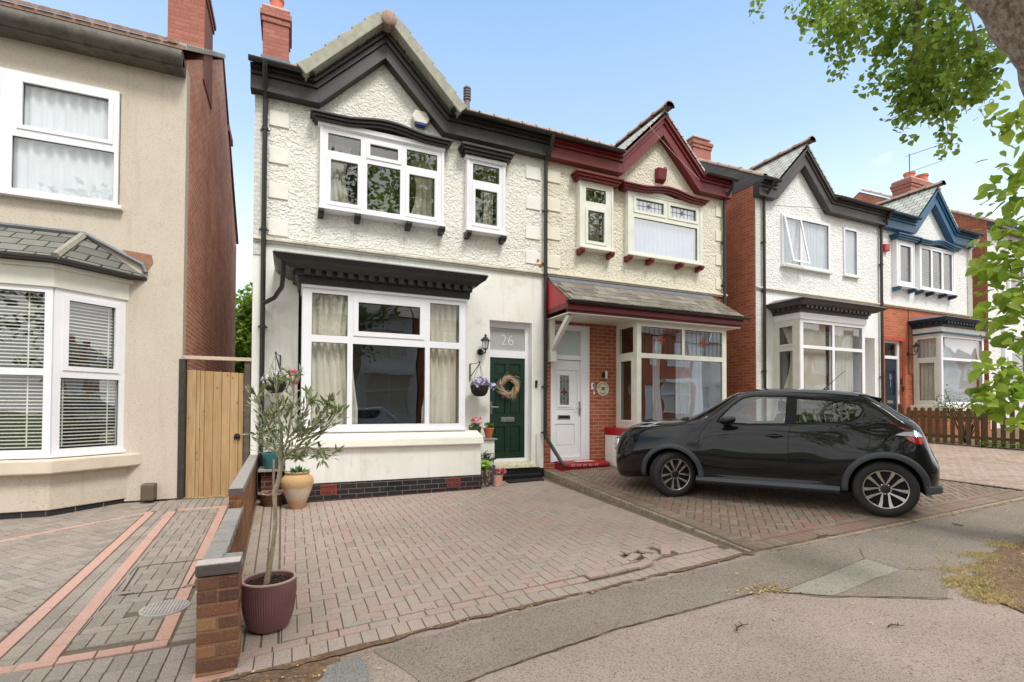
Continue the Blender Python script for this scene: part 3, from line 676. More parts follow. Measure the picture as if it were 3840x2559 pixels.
def ridge(mb, p, q, r=.10, n=None, collar=True):
    p, q = Vector(p), Vector(q); L_ = (q-p).length; n = n or int(L_/.42); d = (q-p)/n
    for i in range(n):
        a = p+d*i; b = a+d*.97; j = random.uniform(-.008, .008)
        for (s0, s1, rr) in ((0, 1, r),)+(((.0, .12, r*1.18),) if collar else ()):
            u, v = a+(b-a)*s0, a+(b-a)*s1; vs = []; m_ = 8
            sd_ = Vector((d.y, -d.x, 0)).normalized()
            for w_ in (u, v):
                for k in range(m_+1):
                    t = math.pi*k/m_; vs.append(tuple(w_+sd_*rr*math.cos(t)+Vector((0, 0, 1))*(rr*math.sin(t)*.9+j)))
            fs = [(k, k+1, m_+2+k, m_+1+k) for k in range(m_)]+[tuple(range(m_+1)), tuple(range(m_+1, 2*m_+2))]
            mb.add(vs, fs)
def pipe(house, pts, m=BLACKP, r=.038, clips=(), name='drainpipe'):
    o = MB().tube(pts, r, 10).obj(name, m, house, smooth=50)
    if clips:
        c = MB()
        for (x, y, z) in clips: c.lathe([(r+.010, -.025), (r+.010, .025)], (x, y, z), 12); c.box(x-.07, x+.07, y+.03, y+.045, z-.012, z+.012)
        c.obj('pipe_clip', m, o)
    return o
def gable_top(house, X0, X1, gx, d, m, roofm, wallm, Yw=8.9, tile='ridge', ends=(0, 0), bw=(1.05, 1.13), gut=BLACKP, ridx=None):
    zb, zt = 6.45+d, 6.80+d; a0, a1 = bw; za0, za1 = 7.50+d, 7.92+d; zm = (zb+zt)/2
    MB().prism([(gx-a0-.04, zb-.02), (gx+a0+.04, zb-.02), (gx, za0+.10)], 'y', Yw-.002, Yw+.12).obj('gable_wall', wallm, house)
    am = (a0+a1)/2; zam = (za0+za1)/2
    e0, e1 = X0-.06, X1+.06
    # horizontal fascia, stepped mouldings
    for (xa, xb, ca, cb) in ((e0, gx, -1, 1), (gx, e1, 1, 1)):
        L = MB()
        for (z0_, z1_, yf) in ((zb, zm+.05, 8.72), (zm+.05, zt-.06, 8.685), (zt-.06, zt, 8.62)):
            if xa == e0:
                lim0 = gx-(a0+(a1-a0)*(z0_-zb)/(zt-zb)); lim1 = gx-(a0+(a1-a0)*(z1_-zb)/(zt-zb))
                L.prism([(xa, z0_), (lim0, z0_), (lim1, z1_), (xa, z1_)], 'y', yf, Yw+.01)
            else:
                lim0 = gx+(a0+(a1-a0)*(z0_-zb)/(zt-zb)); lim1 = gx+(a0+(a1-a0)*(z1_-zb)/(zt-zb))
                L.prism([(lim0, z0_), (xb, z0_), (xb, z1_), (lim1, z1_)], 'y', yf, Yw+.01)
        L.obj('fascia', m, house, bevel=.004)
    for sg in (-1, 1):
        B = MB()
        def line(t): return (a0+(a1-a0)*t, zb+(zt-zb)*t, za0+(za1-za0)*t)
        for (t0, t1, yf) in ((0, .62, 8.72), (.62, .86, 8.69), (.86, 1, 8.645)):
            a, b = line(t0), line(t1)
            B.prism([(gx+sg*a[0], a[1]), (gx+sg*b[0], b[1]), (gx, b[2]), (gx, a[2])], 'y', yf-.002, Yw+.008)
        B.obj('bargeboard', m, house, bevel=.004)
    # main roof
    if roofm:
        yr = 13.0; zr = zt+.615*(yr-8.55)
        rf0 = MB(); xa_ = X0-.02*(ends[0] > 0)
        for (u0, u1, yy) in ((xa_, gx-a1, 8.53), (gx-a1, gx+a1, 9.0), (gx+a1, X1, 8.53)):
            za_ = zt+.615*(yy-8.53); rf0.prism([(yy, za_-.0), (yy, za_+.04), (yr, zr+.04), (17.4, zt+.04), (17.4, zt)], 'x', u0, u1)
        rf0.obj('roof', roofm, house)
        rm = MB(); ridge(rm, (X0, yr, zr+.03), (X1, yr, zr+.03), .12); rm.obj('ridge_tiles', RTILE, house)
    # gable roof skin
    ax = a1+.10; zf = zt-.02; zr2 = za1+.08
    sk = MB()
    for sg in (-1, 1):
        sk.prism([(gx+sg*ax, zf), (gx+sg*ax, zf+.05), (gx, zr2+.05), (gx, zr2)], 'y', 8.65, 10.75)
    sk.obj('gable_roof', SLATEY, house)
    if tile == 'ridge':
        rt = MB(); ridge(rt, (gx, 8.50, zr2+.03), (gx, 10.7, zr2+.03), .115); rt.obj('gable_ridge_tiles', RTILE, house, smooth=40)
    # gutters
    for xa, xb in ((e0, gx-a1-.04), (gx+a1+.04, e1)):
        prof = [(8.60-.052+.052*math.cos(math.pi+math.pi*k/8), zt+.02+.055*math.sin(math.pi+math.pi*k/8)) for k in range(9)]
        G = MB(); G.prism(prof+[(8.60, zt+.028), (8.496, zt+.028)], 'x', xa-.02, xb)
        G.obj('gutter', gut, house, smooth=40)
def chimney(house, x0, x1, y0, y1, z0, z1, m, pots=(), steps=3, name='chimney'):
    c = MB(); c.box(x0, x1, y0, y1, z0, z1-.30)
    for i in range(steps): k = .025*(i+1) if i < 2 else .02; c.box(x0-k, x1+k, y0-k, y1+k, z1-.30+i*.1, z1-.30+(i+1)*.1-.001)
    o = c.obj(name, m, house, bevel=.006)
    MB().box(x0-.01, x1+.01, y0-.01, y1+.01, z1, z1+.03).obj('flaunching', CEMENT, o)
    for (x, y, r, h) in pots:
        MB().lathe([(r*1.05, 0), (r*1.1, .05), (r*.92, .07), (r*.86, h-.08), (r*1.0, h-.06), (r*1.02, h), (r*.8, h), (r*.78, h-.2)], (x, y, z1+.02), 18, cap=False).obj('chimney_pot', POTTC, o, smooth=40)
    return o
def cornice(house, x0, x1, yf, zt, zb, bx0, bx1, by, m, roofm, zw=None, dent=True):
    """moulded bay cornice: outer top x0..x1 at y=yf, inner bottom bx0..bx1 at y=by"""
    c = MB(); H = zt-zb
    lev = [(0, 0), (.06, .02), (.30, .10), (.34, .22), (.42, .30), (.50, .62), (.58, .66), (.62, .93), (.72, .96), (1, 1)]
    lev = [(0, .03), (.30, .06), (.32, .16), (.52, .17), (.56, .42), (.70, .62), (.80, .86), (.90, .93), (1.0, 1.0)]
    vs = []; n = len(lev)
    for (h, o) in lev:
        z = zb+H*h; xa = bx0+(x0-bx0)*o; xb = bx1+(x1-bx1)*o; yy = by+(yf-by)*o
        vs += [(xa, 8.905, z), (xa, yy, z), (xb, yy, z), (xb, 8.905, z)]
    fs = []
    for i in range(n-1):
        for k in range(3): fs.append((i*4+k, i*4+k+1, (i+1)*4+k+1, (i+1)*4+k))
    fs.append((3, 2, 1, 0)); b = (n-1)*4; fs.append((b, b+1, b+2, b+3)); c.add(vs, fs)
    if dent:
        dd = c; z0_, z1_ = zb+H*.32, zb+H*.56; yy = by+(yf-by)*.17; k = int((bx1-bx0)/.15)
        for i in range(k): x = bx0+.03+(bx1-bx0-.06)*(i+.5)/k; dd.box(x-.042, x+.042, yy-.075, yy+.01, z0_, z1_)
        kk = int((8.85-by)/.13)
        for i in range(kk): y = by+.02+(8.85-by)*(i+.5)/kk; dd.box(bx0-.09, bx0-.03, y-.034, y+.034, z0_, z1_)
    o = c.obj('bay_cornice', m, house)
    zw = zw or zt+.13
    r = MB(); y2 = 8.895
    r.hexa([(x0+.01, yf+.01, zt+.002), (x1-.01, yf+.01, zt+.002), (x1-.01, y2, zt+.002), (x0+.01, y2, zt+.002), (x0+.02, yf+.02, zt+.022), (x1-.02, yf+.02, zt+.022), (x1-.35, y2, zw), (x0+.35, y2, zw)])
    r.obj('bay_roof', roofm, house)
    return o
def string_course(house, X0, X1, z, m=AGEDW):
    s = MB(); s.box(X0, X1, 8.86, 8.905, z-.045, z-.015); s.box(X0, X1, 8.83, 8.905, z-.014, z+.012); s.box(X0, X1, 8.85, 8.905, z+.013, z+.03)
    s.obj('string_course', m, house, bevel=.005)
def quoins(house, m, xL, xR, zs, w=.30, h=.24, side=0):
    for z in zs:
        for (x, sgn, s_) in ((xL, 1, 1), (xR, -1, 2)):
            if side and s_ != side: continue
            a, b = sorted((x, x+sgn*w)); MB().box(a, b, 8.878, 8.905, z, z+h).obj('quoin', m, house, bevel=.006)
def panel_door(T, house, x0, x1, z0, z1, m, panels, label=None):
    d = MB(T).slab(x0, x1, z0, z1, panels, 0, .04); 
    for p in panels:
        d.box(p[0], p[1], .018, .04, p[2], p[3]); k = .035
        d.hexa([(p[0]+.01, .018, p[2]+.01), (p[1]-.01, .018, p[2]+.01), (p[1]-.01, .0181, p[2]+.01), (p[0]+.01, .0181, p[2]+.01)]*2) if False else None
        d.slab(p[0]+k, p[1]-k, p[2]+k, p[3]-k, [], .006, .02)
    o = d.obj('door', m, house, bevel=.006)
    if label: o['label'] = label
    return o
# ---------------------------------------------------------------- white house with the green door
H = thing('terraced_house', 'white roughcast house with black bargeboards, dark green door and wide box bay', 'house', (2.0, 8.9, .1))
X0, X1 = -.57, 4.60
w26 = [(.40, 2.50, 4.76, 6.2), (2.93, 3.70, 4.77, 6.12)]
MB().slab(X0, X1, 4.15, 6.5, w26, 8.9, 9.15).obj('upper_wall', RC26, H)
MB().slab(X0, X1, -.2, 4.15, [(.1, 2.75, 1.1, 3.4), (3.44, 4.335, .40, 3.155)], 8.9, 9.15).obj('lower_wall', SMOOTHW, H, bevel=.008)
sw_ = MB(); sw_.prism([(9.15, -.2), (17.4, -.2), (17.4, 6.8), (13, 9.55), (9.15, 7.1)], 'x', X0, X0+.2); sw_.prism([(9.15, -.2), (17.4, -.2), (17.4, 6.8), (13, 9.55), (9.15, 7.1)], 'x', X1-.1, X1)
sw_.box(X0, X1, 17.2, 17.4, -.2, 6.8); sw_.box(X0+.2, X1-.1, 9.16, 17.2, 3.35, 3.6)
sw_.box(X0+.2, X1-.1, 12.4, 12.5, -.2, 6.8); sw_.box(X0+.2, X1-.1, 9.16, 17.2, 6.6, 6.65)
sw_.box(3.0, 3.1, 9.16, 12.4, -.2, 6.6)
sw_.obj('side_and_party_walls', DARKIN, H)
SIDE26 = brick('white_painted_brick', 'yz', (222, 220, 212), (228, 226, 218), (206, 204, 196)); MB().prism([(8.905, -.2), (17.4, -.2), (17.4, 6.8), (13, 9.5), (8.905, 6.9)], 'x', X0-.003, X0-.001).obj('side_wall', SIDE26, H)
gable_top(H, X0, X1, 1.43, 0, BLACKW, SLATEM, RC26, tile='verge', ends=(1, 0))
vt = MB()
for sg, n in ((-1, 6), (1, 6)):
    a = Vector((1.43+sg*1.28, 0, 6.74)); b = Vector((1.43+sg*.06, 0, 7.98)); d = (b-a)/n; nn = Vector((d.z*-sg*-1, 0, 0)); nrm = Vector((sg*d.z, 0, -sg*d.x)).normalized()
    if nrm.z < 0: nrm = -nrm
    for i in range(n):
        p0 = a+d*i-nrm*.02; p1 = a+d*(i+1.06)-nrm*.02; h0, h1 = .20, .165
        q = [p0, p1, p1+nrm*h1, p0+nrm*h0]
        vt.prism([(p.x, p.z) for p in q], 'y', 8.47, 8.88)
vt.obj('verge_tiles', CTILE, H, bevel=.008)
fb = MB(); fb.lathe([(0, -.02), (.10, -.02), (.125, 0), (.125, .22), (.1, .24), (0, .24)], (1.44, 8.44, 8.02), 24, 'y', cap=False); fb.obj('ridge_end_cap', RTILE, H, smooth=40)
quoins(H, QUOIN, -.365, 4.5, (6.01, 5.41, 4.84, 4.24), .29, .25, 1); quoins(H, QUOIN, -.365, 4.51, (6.01, 5.41, 4.82, 4.33), .32, .25, 2)
MB().box(-.575, -.40, 8.885, 8.905, 3.9, 6.45).obj('corner_strip', SIDE26, H)
string_course(H, X0, X1, 4.15)
# upper windows
T = TY(8.78)
uc = [(.52, 1.04, 5.74, 6.03), (1.15, 1.71, 5.74, 6.03), (1.82, 2.37, 5.74, 6.03), (.52, 1.04, 4.85, 5.64), (1.15, 1.71, 4.85, 5.64), (1.82, 2.37, 4.85, 5.64)]
wn1 = window(H, T, (.44, 2.45, 4.77, 6.10), uc, (1, 3, 5), label='wide three-light upper window with a leafy houseplant')
bx = MB(); bx.slab(.395, 2.495, 4.76, 6.21, [(.44, 2.45, 4.77, 6.10)], 8.765, 8.905); bx.box(.36, 2.51, 8.74, 8.9, 6.12, 6.205); bx.obj('window_casing', UPVC, H, bevel=.006)
uc2 = [(3.05, 3.58, 5.72, 6.03), (3.05, 3.58, 4.87, 5.60)]
wn2 = window(H, T, (2.98, 3.65, 4.79, 6.08), uc2, (1,), label='narrow two-light upper window beside the drainpipe')
bx = MB(); bx.slab(2.93, 3.70, 4.77, 6.13, [(2.98, 3.65, 4.79, 6.08)], 8.765, 8.905); bx.box(2.90, 3.72, 8.74, 8.9, 6.09, 6.15); bx.obj('window_casing', UPVC, H, bevel=.006)
c = MB(); curtain(c, .5, .95, 4.8, 6.1, 9.25, .03, .1, .25); curtain(c, 1.98, 2.42, 4.8, 6.1, 9.25, .03, .1, -.25); c.obj('curtain', CURT, wn1, smooth=60)
c = MB(); curtain(c, 3.38, 3.62, 4.8, 6.1, 9.2, .02, .08, -.2); c.obj('curtain', CURT, wn2, smooth=60)
hood(H, .24, 2.62, 6.17, 6.29, 8.62, BLACKW, .09); hood(H, 2.79, 3.84, 6.16, 6.31, 8.62, BLACKW)
sillcorb(H, .38, 2.52, 4.765, 8.74, (.42, 1.0, 1.86, 2.46), UPVC, BLACKW); sillcorb(H, 2.91, 3.72, 4.77, 8.74, (2.96, 3.66), UPVC, BLACKW)
# box bay
T = TY(8.2); bc = [(.28, .80, 2.59, 3.23), (.90, 2.00, 2.62, 3.20), (2.11, 2.62, 2.59, 3.23), (.28, .80, 1.22, 2.48), (.88, 2.03, 1.22, 2.48), (2.11, 2.62, 1.22, 2.48)]
bay = window(H, T, (.17, 2.71, 1.13, 3.325), bc, (1,), label='wide box bay window with cream curtains', sw=.06)
for xs in (.17, 2.70): MB().box(xs-.025, xs+.03, 8.202, 8.9, 1.13, 3.325).obj('bay_side', UPVC, H)
MB().box(.13, 2.75, 8.17, 8.9, 3.30, 3.345).obj('bay_head', UPVC, H, bevel=.005); MB().box(.14, 2.74, 8.15, 8.3, 1.10, 1.135).obj('bay_sill_board', UPVC, H, bevel=.006)
c = MB(); curtain(c, .24, .98, 1.2, 3.26, 8.36, .035, .11, .12); curtain(c, 2.02, 2.64, 1.2, 3.26, 8.36, .035, .11, -.15); c.obj('curtain', CURT, bay, smooth=60)
sl = MB(); sl.hexa([(-.12, 8.02, .87), (3.02, 8.02, .87), (3.02, 8.9, .87), (-.12, 8.9, .87), (-.11, 8.04, 1.0), (3.01, 8.04, 1.0), (2.95, 8.2, 1.10), (-.02, 8.2, 1.10)])
sl.box(2.78, 3.0, 8.2, 8.9, .87, 1.02); sl.box(-.11, .12, 8.2, 8.9, .87, 1.02); sl.obj('stone_sill', SILLW, H, bevel=.018)
MB().slab(-.06, 2.985, .345, .875, [], 8.10, 8.9).obj('bay_base_wall', SMOOTHW, H, bevel=.01)
MB().box(-.075, 2.99, 8.088, 8.9, -.15, .345).obj('plinth', DARKBR, H)
rb = MB()
for i in range(14): rb.box(-.07+i*.22, -.07+i*.22+.21, 8.07, 8.2, -.1, .085+.002*i+.0)
rb.obj('red_brick_footing', mat('sooty_red_brick', (92, 50, 44), .85, .4, 9, .5, 60, .01), H, bevel=.008)
for (vx, m_) in ((.42, REDP), (2.38, REDP), (1.40, BLACKM)):
    v_ = MB(); zc = .24 if m_ is REDP else .24
    v_.slab(vx, vx+.235, zc-.07, zc+.075, [(vx+.02+i*.034, vx+.02+i*.034+.02, zc-.05+j*.04, zc-.05+j*.04+.022) for i in range(6) for j in range(3)], 8.078, 8.10)
    v_.obj('air_brick', mat('air_brick_red', (134, 62, 50), .85, .2, 9) if m_ is REDP else DARKBR, H)
cornice(H, -.26, 3.02, 7.86, 3.70, 3.345, .10, 2.78, 8.16, BLACKW, LEAD, 3.86)
# chimney, flue, drainpipes
chimney(H, -.55, -.11, 10.3, 11.0, 7.6, 8.95, CHIMX, [(-.33, 10.55, .13, .34), (-.33, 10.85, .13, .3)])
MB().box(-.58, -.08, 10.27, 10.3, 7.85, 8.0).obj('chimney_flashing', LEAD, H)
fl = MB(); fl.tube([(3.5, 10.5, 7.9), (3.5, 10.5, 8.58)], .06, 14)
for z in (8.3, 8.36, 8.42, 8.48, 8.54): fl.lathe([(.085, -.012), (.085, .012)], (3.5, 10.5, z), 14)
fl.obj('flue', mat('grey_flue', (120, 108, 108), .5), H, smooth=40)
pipe(H, [(-.42, 8.52, 6.82), (-.42, 8.55, 6.7), (-.42, 8.80, 6.42), (-.42, 8.83, 6.3), (-.42, 8.83, .3)], clips=[(-.42, 8.83, z) for z in (5.9, 4.3, 2.75)])
pipe(H, [(-.12, 8.0, 3.60), (-.12, 8.05, 3.45), (-.14, 8.3, 3.30), (-.25, 8.7, 3.20), (-.41, 8.82, 3.12)], r=.034)
p_ = pipe(H, [(4.60, 8.52, 6.80), (4.60, 8.6, 6.6), (4.60, 8.82, 6.4), (4.60, 8.83, 6.3), (4.60, 8.83, .98), (4.61, 8.83, .92), (4.80, 8.5, .42), (4.84, 8.42, .36)], clips=[(4.60, 8.83, z) for z in (5.4, 4.14, 1.9, 1.0)])
# chipped brick patch by the pipe
for i in range(9):
    x = 4.33+random.random()*.2; z = 4.25+random.random()*.38; a = random.uniform(.02, .06)
    if i == 0: cb_ = MB()
    cb_.prism([(x, z), (x+a, z+.01), (x+a*1.2, z+a*.8), (x+a*.3, z+a*1.1)], 'y', 8.880-i*.0004, 8.905)
cb_.obj('exposed_brick', mat('exposed_brick', (176, 96, 66), .9, .3, 20), H)
# door
doorframe = MB(TY(9.02)).slab(3.44, 4.335, .42, 3.155, [(3.50, 4.245, .50, 2.46), (3.50, 4.245, 2.60, 3.04)], 0, .06).obj('door_frame', UPVC, H, bevel=.006)
MB(TY(9.02)).add([(3.48, .03, 2.58), (4.26, .03, 2.58), (4.26, .03, 3.06), (3.48, .03, 3.06)], [(0, 1, 2, 3)]).obj('fanlight', FROST, doorframe)
pw = .235
text('26', .30, mat('etched_number', (226, 226, 226), .5), 'house_number', H, (3.87, 9.046, 2.80), ext=.001, bold=-.006)
gd = panel_door(TY(9.04), H, 3.50, 4.245, .50, 2.46, GREEND, [(3.60, 3.83, 2.12, 2.34), (3.92, 4.15, 2.12, 2.34), (3.60, 3.83, 1.36, 2.04), (3.92, 4.15, 1.36, 2.04), (3.60, 3.83, .62, 1.12), (3.92, 4.15, .62, 1.12)], 'dark green six-panel front door')
MB().box(3.74, 4.02, 9.025, 9.04, 1.21, 1.30).obj('letterbox', CHROME, gd, bevel=.006)
h_ = MB(); h_.box(3.515, 3.545, 9.02, 9.04, 1.36, 1.60); h_.tube([(3.53, 9.02, 1.50), (3.53, 8.985, 1.50), (3.66, 8.98, 1.495)], .010, 8); h_.obj('door_handle', CHROME, gd)
MB().hexa([(3.40, 8.80, .33), (4.40, 8.80, .33), (4.40, 9.1, .33), (3.40, 9.1, .33), (3.40, 8.82, .40), (4.40, 8.82, .40), (4.335, 9.05, .445), (3.44, 9.05, .445)]).obj('door_step', mat('mossy_stone_step', (206, 200, 172), .85, .15, 9, .3, 50, .006, c2=(140, 138, 84), thr=(.5, .7)), H, bevel=.012)
MB().box(3.44, 4.50, 8.84, 9.05, .0, .325).obj('black_step', BLACKM, H, bevel=.01); MB().box(3.5, 4.47, 8.70, 8.84, .0, .22).obj('black_step', BLACKM, H, bevel=.01)
MB().box(4.40, 4.60, 8.885, 8.91, .0, .30).obj('black_plinth', BLACKM, H)
MB().tube([(4.44, 8.87, .25), (4.44, 8.87, .98), (4.47, 8.9, 1.0)], .012, 8).obj('overflow_pipe', UPVC_OLD, H, smooth=40)
sp_ = MB(); sp_.box(2.986, 3.42, 8.56, 8.9, -.1, .895); s_o = sp_.obj('meter_cupboard', SMOOTHW, H, bevel=.006)
MB().box(2.97, 3.46, 8.52, 8.9, .898, .925).obj('cupboard_top', mat('grey_slab', (150, 146, 138), .85, .2, 8), H, bevel=.004)
ln = MB(); ln.box(3.0, 3.40, 8.556, 8.561, .648, .656); ln.box(3.393, 3.399, 8.556, 8.561, .1, .65); ln.obj('cupboard_gap', BLACKM, H)
# cable along the string course
cbp = [(X0+.2, 8.82, 4.20)]
for i in range(26):
    x = -.3+i*.19; cbp.append((x, 8.815, 4.185+.012*math.sin(i*1.7)))
MB().tube(cbp, .005, 5).obj('cable', mat('grey_cable', (150, 148, 140), .6), H)

# ---------------------------------------------------------------- cream house with maroon trim
H = thing('terraced_house', 'cream roughcast house with maroon bargeboards, slate canopy and white front door', 'house', (7.0, 8.9, .3))
X0, X1 = 4.605, 9.45
MB().slab(X0, X1, 4.16, 6.5, [(5.36, 6.15, 4.77, 6.15), (6.56, 8.6, 4.78, 6.16)], 8.9, 9.15).obj('upper_wall', RC28, H)
MB().slab(X0, X1, -.1, 4.16, [(6.35, 8.75, 1.1, 3.3), (4.76, 5.69, .38, 3.18)], 8.9, 9.15).obj('lower_wall', BRICKX, H)
sw_ = MB(); sw_.prism([(9.15, -.1), (17.4, -.1), (17.4, 6.8), (13, 9.5), (9.15, 7.1)], 'x', X1-.2, X1); sw_.box(X0, X1, 17.2, 17.4, -.1, 6.8)
sw_.box(X0, X1-.2, 9.16, 17.2, 3.4, 3.6); sw_.box(X0, X1-.2, 11.6, 11.7, -.1, 6.6); sw_.box(X0, X1-.2, 9.16, 17.2, 6.6, 6.65); sw_.box(6.2, 6.25, 9.16, 11.6, -.1, 6.6); sw_.obj('side_and_party_walls', DARKIN, H)
gable_top(H, X0+.06, X1-.02, 7.45, 0, MAROON, SLATEM, RC28, bw=(1.05, 1.13))
quoins(H, QUOIN28, 4.66, 9.45, (6.03, 5.45, 4.87, 4.30), .30, .25)
string_course(H, X0, X1+.02, 4.17)
T = TY(8.78)
a_ = window(H, T, (5.40, 6.12, 4.80, 6.10), [(5.50, 5.99, 5.74, 6.02), (5.50, 5.99, 4.88, 5.60)], (1,), UPVC_OLD, label='narrow upper window left of the gable')
bx = MB(); bx.slab(5.345, 6.165, 4.78, 6.16, [(5.40, 6.12, 4.80, 6.10)], 8.765, 8.905); bx.obj('window_casing', UPVC_OLD, H, bevel=.006)
c = MB(); curtain(c, 5.75, 6.08, 4.85, 6.05, 9.2, .02, .08, -.1); c.obj('curtain', CURTG, a_, smooth=60)
b_ = window(H, T, (6.62, 8.55, 4.80, 6.10), [(6.71, 7.55, 5.71, 6.05), (7.64, 8.48, 5.71, 6.05), (6.71, 8.48, 4.86, 5.60)], (0, 1), UPVC_OLD, GLASS3, label='wide upper window with leaded top lights')
bx = MB(); bx.slab(6.54, 8.63, 4.78, 6.17, [(6.62, 8.55, 4.80, 6.10)], 8.765, 8.905); bx.obj('window_casing', UPVC_OLD, H, bevel=.006)
c = MB(); curtain(c, 6.6, 8.55, 4.82, 6.08, 8.87, .012, .12); c.obj('vertical_blind', CURTB, b_, smooth=60)
def fleur(mb, x, y, z, s):
    mb.prism([(x, z+s), (x+.22*s, z+.35*s), (x+.10*s, z), (x-.10*s, z), (x-.22*s, z+.35*s)], 'y', y, y+.003)
    for g_ in (-1, 1):
        mb.prism([(x+g_*.12*s, z+.05*s), (x+g_*.5*s, z+.38*s), (x+g_*.62*s, z+.1*s), (x+g_*.45*s, z-.12*s), (x+g_*.42*s, z+.08*s), (x+g_*.18*s, z-.06*s)], 'y', y, y+.003)
    mb.box(x-.34*s, x+.34*s, y, y+.0035, z-.10*s, z); mb.prism([(x-.12*s, z-.1*s), (x+.12*s, z-.1*s), (x+.2*s, z-.5*s), (x, z-.38*s), (x-.2*s, z-.5*s)], 'y', y, y+.003)
def leaded(parent, cells, y, m, fm, size=.11, nx=6, hz_=True):
    l_ = MB()
    for c_ in cells:
        for i in range(1, nx): x = c_[0]+(c_[1]-c_[0])*i/nx; l_.box(x-.003, x+.003, y, y+.003, c_[2], c_[3])
        zc = (c_[2]+c_[3])/2
        if hz_: l_.box(c_[0], c_[1], y-.001, y+.002, zc-.003, zc+.003)
        f_ = MB(); fleur(f_, (c_[0]+c_[1])/2, y-.006, zc, size); f_.obj('fleur_de_lis', fm, parent)
    l_.obj('lead_strips', m, parent)
LEADS = mat('dark_lead_strip', (58, 54, 54), .5)
leaded(b_, [(6.76, 7.50, 5.76, 6.0), (7.69, 8.43, 5.76, 6.0)], 8.806, LEADS, mat('mauve_leaded_motif', (128, 96, 118), .5), .085, 7)
hood(H, 5.20, 6.33, 6.14, 6.28, 8.62, MAROON); hood(H, 6.33, 8.72, 6.14, 6.25, 8.62, MAROON, .09)
MB().prism([(7.1, 6.14), (7.2, 6.18), (7.45, 6.22), (7.7, 6.18), (7.85, 6.14)], 'y', 8.75, 8.9).obj('hood_infill', UPVC_OLD, H)
sillcorb(H, 5.33, 6.18, 4.775, 8.74, (5.39, 6.11), UPVC_OLD, MAROON); sillcorb(H, 6.52, 8.65, 4.775, 8.74, (6.57, 7.14, 7.97, 8.56), UPVC_OLD, MAROON)
# canopy
cp = MB(); cp.prism([(8.89, 4.03), (8.89, 4.09), (7.96, 3.47), (8.0, 3.44)], 'x', 4.66, 9.02); cp.obj('canopy_roof', SLATEX, H)
fl_ = MB(); fl_.prism([(8.895, 4.085), (8.895, 4.135), (8.74, 4.01), (8.74, 3.995)], 'x', 4.66, 9.0); fl_.obj('lead_flashing', LEAD, H, bevel=.003)
# ragged courses of slates
stl = MB()
for r in range(5):
    t0 = r/5; n_ = 17
    for i in range(n_):
        if r == 4: continue
        x = 4.70+i*.262+(r % 2)*.13; x2 = min(x+.25, 9.0)
        if x2-x < .05: continue
        ya, za = 7.955+.85*t0*1.0, 3.475+.565*t0; yb, zb_ = ya+.25, za+.166; j = random.uniform(0, .006); sk = random.uniform(-.012, .012)
        stl.hexa([(x, ya+sk, za+.006+j), (x2, ya-sk, za+.006+j), (x2, yb, zb_+.000), (x, yb, zb_+.000), (x, ya+sk, za+.02+j), (x2, ya-sk, za+.02+j), (x2, yb, zb_+.008), (x, yb, zb_+.008)])
stl.obj('canopy_slates', tinted('mossy_slates', None, [(134, 128, 114), (112, 106, 96), (148, 144, 132), (100, 92, 82)], rough=.6, fine=.4, fs=30, dirt=(82, 70, 48)), H, rn=True)
MB().prism([(8.9, 4.05), (8.9, 3.42), (8.0, 3.42), (8.0, 3.45)], 'x', 4.625, 4.66).obj('canopy_end_panel', REDP, H, bevel=.003)
fa = MB(); fa.box(4.63, 9.03, 8.0, 8.04, 3.30, 3.44); fa.box(4.63, 9.03, 8.04, 8.07, 3.26, 3.36); fa.box(4.63, 4.67, 8.04, 8.9, 3.33, 3.42); fa.obj('canopy_fascia', MAROON, H, bevel=.004)
gp = [(7.94+.05*math.cos(math.pi+math.pi*k/8), 3.455+.05*math.sin(math.pi+math.pi*k/8)) for k in range(9)]
MB().prism(gp, 'x', 4.56, 9.14).obj('canopy_gutter', BLACKP, H, smooth=40)
MB().box(4.67, 9.0, 8.05, 8.9, 3.24, 3.262).obj('canopy_soffit', UPVC_OLD, H)
br_ = MB(); br_.box(4.70, 4.80, 8.80, 8.9, 2.42, 3.24); br_.box(4.69, 4.82, 8.77, 8.9, 2.40, 2.62); br_.hexa([(4.71, 8.80, 2.60), (4.79, 8.80, 2.60), (4.79, 8.88, 2.66), (4.71, 8.88, 2.66), (4.71, 8.1, 3.20), (4.79, 8.1, 3.20), (4.79, 8.2, 3.24), (4.71, 8.2, 3.24)])
br_.obj('canopy_bracket', UPVC_OLD, H, bevel=.004)
# bay
bw_ = [(6.44, 7.50, 2.60, 3.14), (7.56, 8.62, 2.60, 3.14), (6.44, 8.62, 1.16, 2.50)]
bay = window(H, TY(8.2), (6.34, 8.74, 1.08, 3.24), bw_, (), UPVC_OLD, GLASS3, label='large bay window with leaded top lights behind the car')
bs = window(H, TXL(6.33), (8.22, 8.9, 1.08, 3.24), [(8.32, 8.80, 2.62, 3.14), (8.32, 8.80, 1.20, 2.50)], (1,), UPVC_OLD, label='narrow side light of the bay')
MB().box(6.325, 6.40, 8.19, 8.26, 1.08, 3.241).obj('corner_post', UPVC_OLD, H, bevel=.004)
MB().box(8.68, 8.745, 8.27, 8.9, 1.08, 3.24).obj('bay_side', UPVC_OLD, H)
leaded(bay, bw_[:2], 8.228, LEADS, mat('red_leaded_motif', (150, 40, 36), .5), .14, 9)
c = MB(); curtain(c, 6.9, 7.15, 1.15, 3.0, 8.42, .02, .09, .3); curtain(c, 7.5, 8.3, 1.15, 3.1, 8.42, .03, .12, .05); c.obj('curtain', CURTW, bay, smooth=60)
MB().box(6.04, 9.04, 7.98, 8.9, .93, 1.08).obj('red_sill', REDP, H, bevel=.01)
MB().box(6.05, 9.0, 8.05, 8.9, -.1, .93).obj('bay_base_wall', SMOOTHW, H, bevel=.008)
